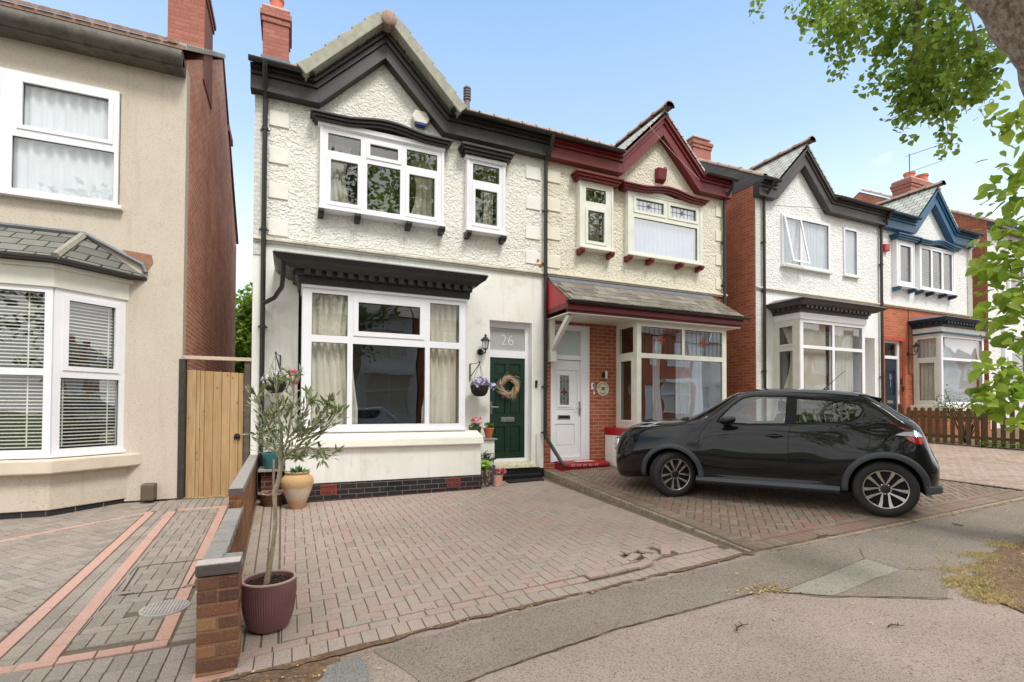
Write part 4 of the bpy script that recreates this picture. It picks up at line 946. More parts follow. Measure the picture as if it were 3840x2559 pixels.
MB().box(6.30, 8.78, 8.16, 8.9, 3.241, 3.2595).obj('bay_head', MAROON, H)
# white door
fr = MB(TY(8.90)).slab(4.745, 5.69, .40, 3.18, [(4.83, 5.49, .47, 2.47), (4.83, 5.49, 2.56, 3.07)], .03, .14).obj('door_frame', UPVC, H, bevel=.008)
MB(TY(8.98)).add([(4.81, .0, 2.54), (5.51, .0, 2.54), (5.51, .0, 3.09), (4.81, .0, 3.09)], [(0, 1, 2, 3)]).obj('fanlight', glass('obscure_glass', s2l((178, 188, 190)), .3, 1, .05, 60), fr)
wd = panel_door(TY(8.975), H, 4.835, 5.485, .475, 2.465, WHITED, [(4.90, 5.42, 1.42, 2.26), (4.90, 5.36, .70, 1.16)], 'white panelled front door with small leaded pane')
dg = MB(); dg.slab(4.965, 5.255, 1.50, 2.20, [(5.0, 5.22, 1.55, 2.15)], 8.966, 8.99); dg.obj('glazing_bead', WHITED, wd, bevel=.006)
MB().box(4.99, 5.23, 8.972, 8.976, 1.54, 2.16).obj('door_pane', glass('door_pane_glass', s2l((66, 78, 72)), .4, 1, .18, 40), wd)
lp = MB(); lp.box(5.107, 5.113, 8.967, 8.971, 1.55, 2.15)
for z in (1.68, 2.02): lp.box(5.0, 5.22, 8.967, 8.971, z-.003, z+.003)
for x in (5.04, 5.18): lp.box(x-.002, x+.002, 8.967, 8.971, 1.55, 2.15)
lp.obj('lead_strips', LEADS, wd)
fm_ = MB(); fleur(fm_, 5.11, 8.962, 1.80, .10); fm_.obj('fleur_de_lis', mat('dark_red_motif', (110, 44, 40), .5), wd)
lb = MB(); lb.box(4.955, 5.25, 8.962, 8.978, 1.255, 1.345); lb.obj('letterbox', CHROME, wd, bevel=.006); MB().box(4.98, 5.225, 8.958, 8.963, 1.275, 1.325).obj('letterbox_flap', BLACKM, wd)
h_ = MB(); h_.box(5.445, 5.475, 8.955, 8.975, 1.34, 1.62); h_.tube([(5.46, 8.955, 1.50), (5.46, 8.92, 1.50), (5.37, 8.91, 1.49)], .010, 8); h_.obj('door_handle', CHROME, wd)
ds = MB(); ds.prism([(8.60, .30), (8.57, .33), (8.57, .37), (8.61, .40), (8.9, .42), (8.9, .1), (8.60, .1)], 'x', 4.86, 5.95); ds.obj('red_door_step', mat('red_step_worn_white', (160, 26, 34), .5, .2, 9), H, bevel=.008)
wm_ = MB(); random.seed(5)
for i in range(15):
    x = 5.02+i*.045; r_ = .013+.012*random.random(); zc = .352+random.uniform(-.01, .01)
    wm_.lathe([(r_, -.001), (r_, .003), (r_*.5, .003), (r_*.5, -.001)], (x, 8.5705, zc), 9, 'y', cap=False)
    if i % 3: wm_.prism([(x-.02, zc-.022), (x-.012, zc-.022), (x+.012, zc+.024), (x+.004, zc+.024)], 'y', 8.566, 8.572)
wm_.box(5.2, 5.62, 8.62, 8.78, .4185, .4215)
wm_.obj('worn_white_lettering', mat('worn_white_paint', (226, 214, 208), .7), H)
pipe(H, [(9.36, 8.55, 6.8), (9.36, 8.6, 6.62), (9.36, 8.82, 6.42), (9.36, 8.83, 6.3), (9.36, 8.83, 3.7)], clips=[(9.36, 8.83, z) for z in (5.4, 4.4)])
ww = MB(); ww.tube([(6.95, 8.58, 7.52), (7.6, 8.56, 7.05), (8.35, 8.57, 6.62)], .004, 5); ww.obj('cable', mat('white_cable', (220, 220, 220), .5), H)

# ---------------------------------------------------------------- beige house on the left
H = thing('semi_detached_house', 'beige textured-render house at the left edge with splayed bay and brick side wall', 'house', (-4, 8.9, .1))
X0, X1 = -8.5, -1.53
MB().slab(X0, X1+.034, .12, 6.62, [(-4.9, -2.30, 4.35, 6.02), (-5.0, -2.25, .7, 3.15)], 8.9, 9.15).obj('front_wall', BEIGE, H)
MB().box(X0, X1+.030, 8.903, 9.15, -.3, .119).obj('plinth', DARKBR, H)
MB().prism([(8.905, -.2), (16.6, -.2), (16.6, 6.1), (13.0, 9.25), (12.9, 9.3), (8.905, 6.74)], 'x', X1-.001, X1+.032).obj('side_wall', BRICKY, H)
sw_ = MB(); sw_.box(X0, X1, 16.4, 16.6, -.2, 6); sw_.box(X0, X1-.1, 11.2, 11.3, -.2, 6.6); sw_.box(X0, X1-.1, 9.16, 16.4, 3.5, 3.7); sw_.box(X0, X1-.1, 9.16, 16.4, 6.62, 6.66); sw_.box(X1-.2, X1-.02, 9.15, 16.5, -.2, 6.0); sw_.box(X0, X0+.1, 9.15, 16.5, -.2, 6.0); sw_.obj('inner_walls', DARKIN, H)
rf_ = MB(); rf_.prism([(8.58, 6.70), (8.58, 6.76), (12.95, 9.44), (16.9, 6.36), (16.9, 6.3), (12.95, 9.36)], 'x', X0, X1+.06); rf_.obj('roof', BTILE, H)
pt = MB()
for i in range(34):      # pantile rolls at the eaves
    x = X1-.02-i*.2
    for r in range(5):
        y = 8.56+r*.36; z = 6.775+r*.36*.613
        pt.hexa([(x-.19, y, z-.02), (x-.02, y, z-.02), (x-.02, y+.38, z+.22), (x-.19, y+.38, z+.22), (x-.15, y, z+.035), (x-.06, y, z+.035), (x-.06, y+.38, z+.235), (x-.15, y+.38, z+.235)])
pt.obj('roof_tiles', BTILE, H)
vl = MB()
for i in range(15):
    y = 8.6+i*.3; z = 6.72+i*.3*.613; vl.hexa([(X1-.02, y, z), (X1+.075, y, z), (X1+.075, y+.3, z+.18), (X1-.02, y+.3, z+.18), (X1-.02, y, z+.09), (X1+.075, y, z+.09), (X1+.075, y+.3, z+.25), (X1-.02, y+.3, z+.25)])
vl.obj('verge_tiles', CTILE, H)
gt = MB(); gt.tube([(X0, 8.66, 6.60), (X1+.02, 8.66, 6.60)], .12, 16); gt.box(X0, X1+.02, 8.66, 8.9, 6.46, 6.62); gt.obj('gutter', mat('stained_cast_gutter', (98, 92, 84), .6, .3, 3, .2, 20, .004, c2=(62, 60, 46), thr=(.5, .7)), H, smooth=40)
wn_ = window(H, TY(8.85), (-4.9, -2.31, 4.36, 6.02), [(-3.41, -2.39, 5.25, 5.92), (-3.47, -2.36, 4.42, 5.13), (-4.8, -3.62, 5.25, 5.92), (-4.8, -3.62, 4.42, 5.13)], (0, 2), sw=.04, label='upper window with white net curtains')
MB().box(-4.95, -2.25, 8.80, 8.9, 4.31, 4.362).obj('window_sill', UPVC, H, bevel=.006)
c = MB(); curtain(c, -4.9, -3.6, 4.38, 6.0, 8.955, .02, .13); curtain(c, -3.5, -2.34, 4.38, 6.0, 8.955, .02, .13); c.obj('net_curtain', CURTW, wn_, smooth=60)
chimney(H, -2.03, -1.478, 10.3, 11.3, 7.3, 9.1, CHIMX, steps=3)
ch2 = MB(); ch2.box(-1.95, -1.50, 14.2, 14.9, 7.6, 8.45); ch2.box(-2.0, -1.46, 14.1, 14.95, 8.3, 8.45); ch2.obj('rear_chimney', CHIMX, H)
# splayed bay
P0, P1, P2, P3 = (-5.0, 8.9), (-4.38, 8.3), (-2.82, 8.3), (-2.20, 8.9)
L2 = math.hypot(P3[0]-P2[0], P3[1]-P2[1])
wf = window(H, TD(P1, P2), (.0, 1.56, .86, 3.02), [(.06, .76, 1.97, 2.95), (.06, .76, .93, 1.88), (.84, 1.48, 1.97, 2.95), (.84, 1.48, .93, 1.88)], (), label='front light of the splayed bay with venetian blinds')
wsd = window(H, TD(P2, P3), (.02, L2, .86, 3.02), [(.13, L2-.09, 1.97, 2.93), (.10, L2-.07, .93, 1.86)], (0,), label='right light of the splayed bay with venetian blinds')
wl2 = window(H, TD(P0, P1), (.0, L2-.02, .86, 3.02), [(.1, L2-.12, 1.97, 2.93), (.1, L2-.12, .93, 1.86)], (0,), label='left light of the splayed bay')
for T_, wd_, pr_ in ((TD(P1, P2), 1.56, wf), (TD(P2, P3), L2, wsd)):
    b = MB(T_); blinds(b, .06, wd_-.05, .95, 2.95, .10, .046, .022, .2); b.obj('venetian_blind', BLIND, pr_)
def bayring(off, z0, z1, name, m, bev=.01):
    k = off*.41; q = [(P0[0]-off*1.3, 8.905), (P1[0]-k, P1[1]-off), (P2[0]+k, P2[1]-off), (P3[0]+off*1.3, 8.905)]
    return MB().prism(q, 'z', z0, z1).obj(name, m, H, bevel=bev)
bayring(.03, .82, .865, 'bay_sill_board', UPVC); bayring(.17, .63, .81, 'stone_sill', SILLB, .02); bayring(.04, .16, .63, 'bay_base_wall', BEIGE); bayring(.02, -.3, .16, 'bay_plinth', DARKBR)
bayring(.03, 3.02, 3.26, 'bay_frieze', UPVC_OLD, .006); bayring(.07, 3.26, 3.32, 'bay_moulding', UPVC_OLD, .006)
bayring(.20, 3.325, 3.385, 'bay_gutter', BLACKP, .02)
rr = MB(); o_ = .20; k = o_*.41
A = [(P0[0]-.24, 8.9, 3.38), (P1[0]-k, P1[1]-o_, 3.38), (P2[0]+k, P2[1]-o_, 3.38), (P3[0]+.24, 8.9, 3.38)]
B_ = [(-4.5, 8.9, 3.9), (-2.70, 8.9, 3.9)]
rr.add(A+B_, [(0, 1, 4), (1, 2, 5, 4), (2, 3, 5), (0, 4, 5, 3)]); rr.obj('bay_roof', slate('bay_slate', 'X', 1.5, (124, 124, 116), (104, 104, 98), (98, 104, 84), .010), H)
hp = MB(); hp.tube([A[2], B_[1]], .05, 6); hp.obj('hip_tiles', mat('pale_hip_tile', (150, 148, 134), .8, .2, 9), H)
ld = MB(); ld.tube([(-4.6, 8.88, 3.91), (-2.68, 8.88, 3.91), (-2.0, 8.88, 3.55), (-1.96, 8.86, 3.44)], .035, 6); ld.obj('lead_flashing', LEAD, H)
MB().prism([(-2.25, 3.75), (-1.9, 3.72), (-1.88, 3.6), (-1.93, 3.5), (-2.03, 3.52), (-2.1, 3.62)], 'y', 8.893, 8.905).obj('mortar_patch', mat('brown_mortar_patch', (160, 120, 96), .95, .2, 20), H)
mbx = MB(); mbx.box(-1.95, -1.78, 8.72, 8.9, .13, .37); mbx.obj('meter_box', mat('brown_meter_box', (96, 84, 66), .6, .1, 6), H, bevel=.02)
bp_ = MB(); bp_.box(-1.66, -1.54, 8.9, 8.91, .1, 1.0); bp_.box(-2.215, -2.195, 8.75, 8.9, .12, 3.0)

# ---------------------------------------------------------------- white house with grey-black trim
H = thing('terraced_house', 'bright white roughcast house with grey gable trim and tilted-open upper window', 'house', (13, 8.9, .45))
X0, X1, D_ = 10.46, 15.42, .25
MB().slab(X0, X1, 4.46, 6.75, [(11.36, 13.22, 5.12, 6.46), (13.78, 14.38, 5.12, 6.47)], 8.9, 9.15).obj('upper_wall', RC30, H)
MB().slab(X0, X1, 0, 4.46, [(11.15, 13.5, 1.5, 3.8), (14.1, 15.14, .5, 3.49)], 8.9, 9.15).obj('lower_wall', SMOOTHW2, H)
MB().prism([(8.905, 0), (17.4, 0), (17.4, 7), (13, 9.74), (8.905, 7.20)], 'x', X0-.002, X0+.2).obj('side_wall', BRICKYR, H)
sw_ = MB(); sw_.box(X0, X1, 17.2, 17.4, 0, 7); sw_.box(X0+.2, X1, 9.16, 17.2, 3.9, 4.1); sw_.box(X0+.2, X1, 11.6, 11.7, 0, 6.9); sw_.box(X0+.2, X1, 9.16, 17.2, 6.85, 6.9); sw_.box(X1-.02, X1, 9.15, 17.2, 0, 6.9); sw_.obj('inner_walls', DARKIN, H)
GREYW = mat('grey_black_painted_wood', (66, 60, 58), .4, .3, 6, .15, 30, .003, c2=(96, 88, 82), thr=(.6, .85))
gable_top(H, X0+.0, X1, 12.03, D_, GREYW, SLATEM, RC30, bw=(1.0, 1.08), ends=(1, 0))
chimney(H, 10.58, 11.25, 11.1, 11.75, 8.2, 9.36, CHIMX, steps=2)
vr = MB(); ridge(vr, (X0+.03, 8.62, 7.12), (X0+.03, 12.9, 9.80), .085, 12); vr.obj('verge_ridge_tiles', RTILE, H, smooth=40)
MB().box(X0-.004, X0+.2, 8.886, 8.905, .3, 6.7).obj('corner_strip', SIDE26, H)
string_course(H, X0, X1, 4.47, mat('flaking_stone', (214, 206, 190), .85, .15, 6, .5, 30, .01, c2=(168, 132, 96), thr=(.58, .7)))
wn_ = window(H, TY(8.85), (11.36, 13.20, 5.14, 6.44), [(11.42, 12.02, 5.20, 6.38), (12.09, 13.13, 5.20, 6.38)], (), gm=GLASS2, label='two-light upper window with the left sash tilted open')
os_ = MB(lambda x, y, z: (x+(6.4-z)*.06, 8.82+y-(6.38-z)*.16, z)); os_.slab(11.39, 12.03, 5.18, 6.40, [(11.44, 11.98, 5.23, 6.35)], 0, .03); os_.obj('open_sash', UPVC, wn_)
og = MB(lambda x, y, z: (x+(6.4-z)*.06, 8.835+y-(6.38-z)*.16, z)); og.add([(11.42, 0, 5.2), (12.0, 0, 5.2), (12.0, 0, 6.37), (11.42, 0, 6.37)], [(0, 1, 2, 3)]); og.obj('open_pane', GLASS2, wn_)
MB().box(11.33, 13.25, 8.80, 8.9, 5.09, 5.14).obj('window_sill', UPVC_OLD, H, bevel=.005)
c = MB(); curtain(c, 11.38, 13.18, 5.15, 6.43, 8.94, .012, .12); c.obj('vertical_blind', CURTV, wn_, smooth=60)
wn_ = window(H, TY(8.86), (13.79, 14.37, 5.14, 6.45), [(13.83, 14.33, 5.19, 6.40)], (), gm=GLASS2, label='single-light upper window with white blind')
MB().box(13.76, 14.42, 8.82, 8.9, 5.10, 5.14).obj('window_sill', UPVC_OLD, H, bevel=.005)
c = MB(); curtain(c, 13.8, 14.36, 5.15, 6.43, 8.94, .012, .12); c.obj('vertical_blind', CURTV, wn_, smooth=60)
bc = [(11.22, 12.28, 3.02, 3.56), (12.36, 13.44, 3.02, 3.56), (11.22, 12.28, 1.6, 2.94), (12.36, 13.44, 1.6, 2.94)]
b_ = window(H, TY(8.2), (11.11, 13.55, 1.5, 3.64), bc, (), UPVC, GLASS2, label='four-light bay front with pleated grey curtains')
s_ = window(H, TXL(11.10), (8.22, 8.9, 1.5, 3.64), [(8.34, 8.80, 3.02, 3.54), (8.34, 8.80, 1.6, 2.94)], (0, 1), UPVC_OLD, label='side light of the white bay with a swagged curtain')
c = MB(); curtain(c, 11.25, 12.25, 1.6, 3.58, 8.36, .012, .05); curtain(c, 12.4, 13.3, 1.6, 3.58, 8.36, .012, .05); c.obj('curtain', CURTG, b_, smooth=60)
c = MB(TXL(11.10)); curtain(c, 8.3, 8.85, 1.6, 3.58, .2, .02, .09, .45); c.obj('curtain', CURT, s_, smooth=60)
MB().box(11.08, 13.58, 8.17, 8.9, 3.64, 3.80).obj('bay_frieze', UPVC, H, bevel=.006); MB().box(13.50, 13.56, 8.27, 8.9, 1.5, 3.64).obj('bay_side', UPVC, H)
MB().box(11.0, 13.66, 8.06, 8.9, 1.36, 1.5).obj('stone_sill', SILLW, H, bevel=.01); MB().box(11.03, 13.63, 8.10, 8.9, 0, 1.36).obj('bay_base_wall', SMOOTHW2, H)
cornice(H, 10.78, 13.93, 7.86, 4.06, 3.80, 11.05, 13.6, 8.16, GREYW, LEAD, 4.2)
po = MB(); po.box(14.1, 15.14, 9.75, 9.8, .4, 3.5); po.box(14.08, 14.1, 9.15, 9.8, .4, 3.5); po.box(15.14, 15.16, 9.15, 9.8, .4, 3.5); po.box(14.08, 15.16, 9.15, 9.8, 3.49, 3.52); po.obj('porch_recess', SMOOTHW2, H)
pipe(H, [(10.68, 8.55, 7.05), (10.68, 8.6, 6.9), (10.68, 8.82, 6.7), (10.68, 8.83, 6.5), (10.68, 8.83, .4)], clips=[(10.68, 8.83, z) for z in (5.6, 4.4, 2.4)])
pipe(H, [(15.36, 8.55, 7.05), (15.36, 8.6, 6.9), (15.36, 8.82, 6.7), (15.36, 8.83, 6.5), (15.36, 8.83, .6)], m=mat('dark_brown_pipe', (52, 40, 34), .4), clips=[(15.36, 8.83, z) for z in (5.6, 4.5, 2.4)])
MB().tube([(10.72, 8.60, 6.44), (11.8, 8.7, 6.62), (14.0, 8.62, 6.84)], .005, 5).obj('cable', LEADS, H)

# ---------------------------------------------------------------- house with blue trim
H = thing('terraced_house', 'white upper and orange brick lower house with blue bargeboards and navy front door', 'house', (17.7, 8.9, .6))
X0, X1 = 15.43, 20.05
MB().slab(X0, X1, 4.49, 6.75, [(15.98, 16.82, 5.06, 6.4), (17.12, 18.95, 5.06, 6.4)], 8.9, 9.15).obj('upper_wall', RC30, H)
MB().slab(X0, X1, 0, 4.49, [(17.03, 19.2, 1.6, 3.7), (15.6, 16.44, .68, 3.50)], 8.9, 9.15).obj('lower_wall', BRICKXR, H)
MB().box(15.60, 16.60, 8.892, 8.905, 3.48, 3.58).obj('red_brick_arch', mat('red_rubbed_brick', (186, 84, 56), .85, .2, 20), H)
MB().box(16.44, 16.56, 8.893, 8.905, .6, 3.48).obj('red_brick_jamb', mat('red_jamb_brick', (158, 70, 52), .85, .3, 30), H)
sw_ = MB(); sw_.box(X0, X1, 17.2, 17.4, 0, 7); sw_.box(X0, X1-.05, 9.16, 17.2, 4.0, 4.2); sw_.box(X0, X1, 11.6, 11.7, 0, 6.9); sw_.box(X0, X1, 9.16, 17.2, 6.85, 6.9); sw_.box(X1-.06, X1-.005, 9.15, 17.2, 0, 6.9); sw_.obj('inner_walls', DARKIN, H)
gable_top(H, X0+.02, X1, 17.85, D_-.03, BLUEP, SLATEM, RC30, bw=(1.0, 1.08), ends=(0, 1), gut=NAVYP)
string_course(H, X0, X1, 4.49)
a_ = window(H, TY(8.78), (16.02, 16.80, 5.08, 6.37), [(16.10, 16.72, 5.16, 6.30)], (0,), gm=GLASS2, label='narrow upper window with white blinds and blue hood')
b = MB(TY(8.92)); blinds(b, 16.05, 16.78, 5.1, 6.35, 0, .05); b.obj('venetian_blind', CURTW, a_)
bx = MB(); bx.slab(15.97, 16.84, 5.06, 6.41, [(16.02, 16.80, 5.08, 6.37)], 8.765, 8.905); bx.obj('window_casing', UPVC, H, bevel=.006)
a_ = window(H, TY(8.78), (17.16, 18.90, 5.08, 6.37), [(17.22, 17.71, 5.16, 6.30), (17.79, 18.27, 5.16, 6.30), (18.36, 18.84, 5.16, 6.30)], (), label='three-light upper window with dark slatted blinds')
b = MB(TY(8.92)); blinds(b, 17.2, 18.88, 5.1, 6.35, 0, .05); b.obj('venetian_blind', BLIND, a_)
bx = MB(); bx.slab(17.10, 18.96, 5.06, 6.41, [(17.16, 18.90, 5.08, 6.37)], 8.765, 8.905); bx.obj('window_casing', UPVC, H, bevel=.006)
hood(H, 15.84, 16.95, 6.40, 6.54, 8.62, BLUEP); hood(H, 16.96, 19.12, 6.40, 6.52, 8.62, BLUEP, .09)
sillcorb(H, 15.95, 16.86, 5.06, 8.74, (16.02, 16.78), UPVC, BLUEP); sillcorb(H, 17.08, 18.98, 5.06, 8.74, (17.14, 17.68, 18.36, 18.88), UPVC, NAVYP)
bc = [(17.08, 19.16, 2.98, 3.56), (17.08, 19.16, 1.7, 2.90)]
b_ = window(H, TY(8.2), (16.99, 19.25, 1.6, 3.62), bc, (), UPVC, GLASS, label='bay front with white venetian blinds')
b = MB(TY(8.34)); blinds(b, 17.06, 19.18, 1.7, 3.58, 0, .055, .036, .9); b.obj('venetian_blind', CURTW, b_)
s_ = window(H, TXL(16.98), (8.22, 8.9, 1.6, 3.62), [(8.32, 8.80, 3.0, 3.54), (8.32, 8.80, 1.7, 2.88)], (1,), UPVC_OLD, label='side light of the brick house bay with beige curtain')
c = MB(TXL(16.98)); curtain(c, 8.3, 8.85, 1.7, 3.56, .12, .02, .1); c.obj('curtain', CURTG, s_, smooth=60)
MB().box(16.97, 17.04, 8.19, 8.26, 1.6, 3.62).obj('corner_post', UPVC, H)
MB().box(16.95, 19.29, 8.17, 8.9, 3.62, 3.86).obj('bay_frieze', UPVC_OLD, H, bevel=.006); MB().box(16.92, 19.32, 8.13, 8.9, 3.66, 3.71).obj('blue_moulding', BLUEP, H)
MB().box(16.8, 19.4, 8.02, 8.9, 1.44, 1.6).obj('stone_sill', SILLW, H, bevel=.012); MB().box(16.9, 19.35, 8.10, 8.9, 0, 1.44).obj('bay_base_wall', BRICKXR, H)
MB().box(16.898, 16.902, 8.10, 8.9, 0, 1.44).obj('bay_base_side', BRICKYR, H)
cornice(H, 16.68, 19.62, 7.9, 4.08, 3.86, 16.92, 19.32, 8.14, NAVYP, LEAD, 4.22)
fr = MB(TY(8.98)).slab(15.6, 16.44, .68, 3.50, [(15.68, 16.34, .76, 2.95), (15.68, 16.34, 3.04, 3.42)], 0, .07).obj('door_frame', UPVC, H, bevel=.006)
MB(TY(9.01)).add([(15.66, 0, 3.0), (16.36, 0, 3.0), (16.36, 0, 3.45), (15.66, 0, 3.45)], [(0, 1, 2, 3)]).obj('fanlight', GLASS, fr)
nd = panel_door(TY(9.01), H, 15.68, 16.34, .76, 2.95, mat('navy_door', (28, 48, 62), .35, coat=.2), [(15.78, 16.24, 1.1, 1.6), (15.78, 16.24, 1.9, 2.6)], 'navy panelled front door with silver knocker')
kn = MB(); kn.box(15.96, 16.06, 8.99, 9.012, 2.35, 2.50); kn.box(15.99, 16.03, 8.985, 9.012, 2.12, 2.35); kn.obj('door_knocker', CHROME, nd)
MB().box(15.86, 16.14, 8.995, 9.012, 1.66, 1.74).obj('letterbox', CHROME, nd)
chimney(H, 19.62, 21.3, 10.3, 10.9, 8.0, 9.55, CHIMX, [(20.1, 10.6, .18, .32), (20.85, 10.6, .20, .38)], 3)
pipe(H, [(19.98, 8.6, 6.9), (19.98, 8.83, 6.6), (19.98, 8.83, 1.0)], m=UPVC_OLD, r=.045)
MB().tube([(16.72, 8.88, 4.4), (16.70, 8.88, 2.55), (16.9, 8.88, 2.5), (16.93, 8.88, 1.4)], .008, 5).obj('cable', LEADS, H)
# ---------------------------------------------------------------- next house beyond
H = thing('terraced_house', 'farthest house with an orange brick side wall, mostly behind the lime leaves', 'house', (23.5, 8.9, .8))
X0, X1 = 21.2, 25.9
MB().prism([(8.905, 0), (17.4, 0), (17.4, 7.2), (13, 10.3), (8.905, 7.75)], 'x', X0-.002, X0+.2).obj('side_wall', BRICKYR, H)
MB().slab(X0, X1, 0, 7.5, [(22.4, 24.4, 1.9, 4.1), (22.4, 24.4, 5.3, 6.7)], 8.9, 9.15).obj('front_wall', RC30, H)
MB().box(X0, X1, 17.2, 17.4, 0, 7).obj('rear_wall', BRICKXR, H)
MB().prism([(8.6, 7.5), (8.6, 7.56), (13, 10.36), (17.4, 7.56), (17.4, 7.5)], 'x', X0, X1).obj('roof', SLATEM, H)
vr = MB(); ridge(vr, (X0+.03, 8.62, 7.62), (X0+.03, 12.9, 10.36), .10, 12); vr.obj('verge_ridge_tiles', RTILE, H, smooth=40)
MB().box(22.0, 22.35, 8.8, 8.9, 1.0, 4.5).obj('white_pilaster', UPVC, H)
for (z0, z1) in ((1.9, 4.1), (5.3, 6.7)):
    window(H, TY(8.82), (22.4, 24.4, z0, z1), [(22.5, 23.35, z0+.1, z1-.7), (23.45, 24.3, z0+.1, z1-.7), (22.5, 23.35, z1-.62, z1-.1), (23.45, 24.3, z1-.62, z1-.1)], ())
MB().box(X0, X1, 11.5, 11.6, 0, 7).obj('inner_wall', DARKIN, H)
for k in range(2):
    o = thing('terraced_house', ['distant orange brick house beyond the lime leaves', 'last distant brick house up the street'][k], 'house', (29+k*6, 8.9, 1))
    x0 = 27+k*6; MB().slab(x0, x0+5.4, 0, 7.8, [(x0+1, x0+3, 2, 4.2), (x0+1, x0+3, 5.4, 6.8)], 8.9, 9.2).obj('front_wall', BRICKXR, o)
    MB().box(x0, x0+.2, 9.2, 17, 0, 7.8).obj('side_wall', BRICKYR, o); MB().prism([(8.6, 7.8), (13, 10.6), (17.4, 7.8)], 'x', x0-.1, x0+5.5).obj('roof', SLATEM, o)
    for (z0, z1) in ((2, 4.2), (5.4, 6.8)): window(o, TY(8.85), (x0+1, x0+3, z0, z1), [(x0+1.1, x0+1.95, z0+.1, z1-.1), (x0+2.05, x0+2.9, z0+.1, z1-.1)], ())

# ================================================================ small fixtures
random.seed(11)
def lantern(x, y, z, label, sc_=1):
    t = thing('wall_lantern', label, 'wall lamp', (x, y+.1, z), 'wall lanterns')
    b = MB(); b.lathe([(.0, 0), (.055*sc_, 0), (.06*sc_, .015), (.03*sc_, .03), (0, .03)], (x-.05, 8.90-.03, z+.07), 16, 'y', cap=False)
    b.tube([(x-.05, 8.88, z+.07), (x-.04, 8.80, z+.03), (x, y, z+.05), (x, y, z+.11)], .013*sc_, 8); b.obj('bracket', BLACKM, t, smooth=40)
    b = MB(); b.lathe([(.022, .10), (.045, .115), (.05, .12), (.045, .125)], (x, y, z), 6)
    for k in range(6): a = R(60*k); b.tube([(x+.045*math.cos(a), y+.045*math.sin(a), z+.12), (x+.068*math.cos(a), y+.068*math.sin(a), z+.27)], .005, 5)
    b.obj('cage', BLACKM, t)
    b = MB(); b.lathe([(.042, .125), (.064, .268)], (x, y, z), 6); b.obj('lamp_glass', GLASS, t)
    b = MB(); b.lathe([(.1, .265), (.095, .28), (.035, .335), (.02, .34), (.02, .36), (.03, .37), (.012, .385), (0, .40)], (x, y, z), 6); b.obj('lamp_cap', BLACKM, t)
    return t
lantern(3.30, 8.74, 2.46, 'black six-sided wall lantern left of the green door')
lantern(16.74, 8.70, 3.05, 'black wall lantern on the orange brick beside the blue trimmed bay')
def boxthing(name, label, cat, b, m, bev=.01, extra=None):
    o = MB().box(*b).obj(name, m, org=((b[0]+b[1])/2, b[3], b[4]), bevel=bev); tag(o, label, cat); return o
t = thing('alarm_box', 'white hexagonal burglar alarm with blue base under the black gable', 'alarm box', (2.07, 8.9, 6.5))
hx = [(2.07+.17*math.cos(R(30+60*k))*1.0, 6.655+.135*math.sin(R(30+60*k))) for k in range(6)]
hx = [(1.91, 6.66), (1.97, 6.79), (2.16, 6.79), (2.24, 6.67), (2.18, 6.56), (1.97, 6.56)]
MB().prism(hx, 'y', 8.80, 8.9).obj('cover', mat('cream_plastic', (226, 224, 204), .4), t, bevel=.02)
MB().prism([(1.965, 6.575), (2.185, 6.575), (2.16, 6.52), (1.99, 6.52)], 'y', 8.795, 8.9).obj('strobe', mat('blue_plastic', (30, 50, 130), .3), t, bevel=.01)
t = thing('alarm_box', 'maroon painted burglar alarm box in the middle of the cream gable', 'alarm box', (7.49, 8.9, 6.45))
MB().hexa([(7.36, 8.80, 6.56), (7.60, 8.80, 6.56), (7.60, 8.9, 6.50), (7.36, 8.9, 6.50), (7.36, 8.76, 6.80), (7.60, 8.76, 6.80), (7.60, 8.9, 6.82), (7.36, 8.9, 6.82)]).obj('cover', MAROON, t, bevel=.012)
MB().lathe([(.045, 0), (.04, .04), (0, .05)], (7.57, 8.80, 6.80), 12).obj('strobe', mat('mauve_plastic', (130, 120, 160), .3), t)
boxthing('alarm_box', 'small red alarm box between the two right-hand white fronts', 'alarm box', (15.50, 15.72, 8.80, 8.9, 6.02, 6.22), REDP, .02)
t = thing('video_doorbell', 'black video doorbell on the white wall right of the green door', 'doorbell', (4.43, 8.88, 1.89))
MB().box(4.405, 4.455, 8.87, 8.9, 1.885, 2.03).obj('case', BLACKM, t, bevel=.012); MB().lathe([(.014, 0), (.014, .006)], (4.43, 8.862, 1.925), 14, 'y').obj('button', CHROME, t)
t = thing('video_doorbell', 'white video doorbell on the orange brick beside the round plaque', 'doorbell', (5.73, 8.88, 1.86))
MB().box(5.70, 5.765, 8.865, 8.9, 1.86, 2.01).obj('case', UPVC, t, bevel=.014); MB().box(5.722, 5.746, 8.860, 8.866, 1.92, 1.99).obj('camera_window', BLACKM, t, bevel=.002); MB().lathe([(.010, 0), (.010, .006)], (5.735, 8.860, 1.885), 12, 'y').obj('button', BLACKM, t)
boxthing('bell_push', 'tiny white bell push below the white video doorbell', 'doorbell', (5.755, 5.785, 8.88, 8.9, 1.77, 1.83), UPVC, .004)
t = thing('brick_wall_light', 'short upright steel tube light above the round house plaque', 'wall lamp', (6.02, 8.88, 2.1))
MB().tube([(6.03, 8.82, 2.10), (6.03, 8.82, 2.26)], .028, 14).obj('tube', mat('pale_steel', (206, 200, 190), .35, metal=.3), t, smooth=40); MB().box(5.97, 6.02, 8.85, 8.9, 2.13, 2.23).obj('back_plate', BLACKM, t, bevel=.01)
t = thing('house_plaque', 'round cream plaque reading NORFOLK 28 ROAD on orange brick', 'sign', (5.99, 8.9, 1.75))
PLM = mat('cream_plaque', (206, 200, 170), .6, .06, 20)
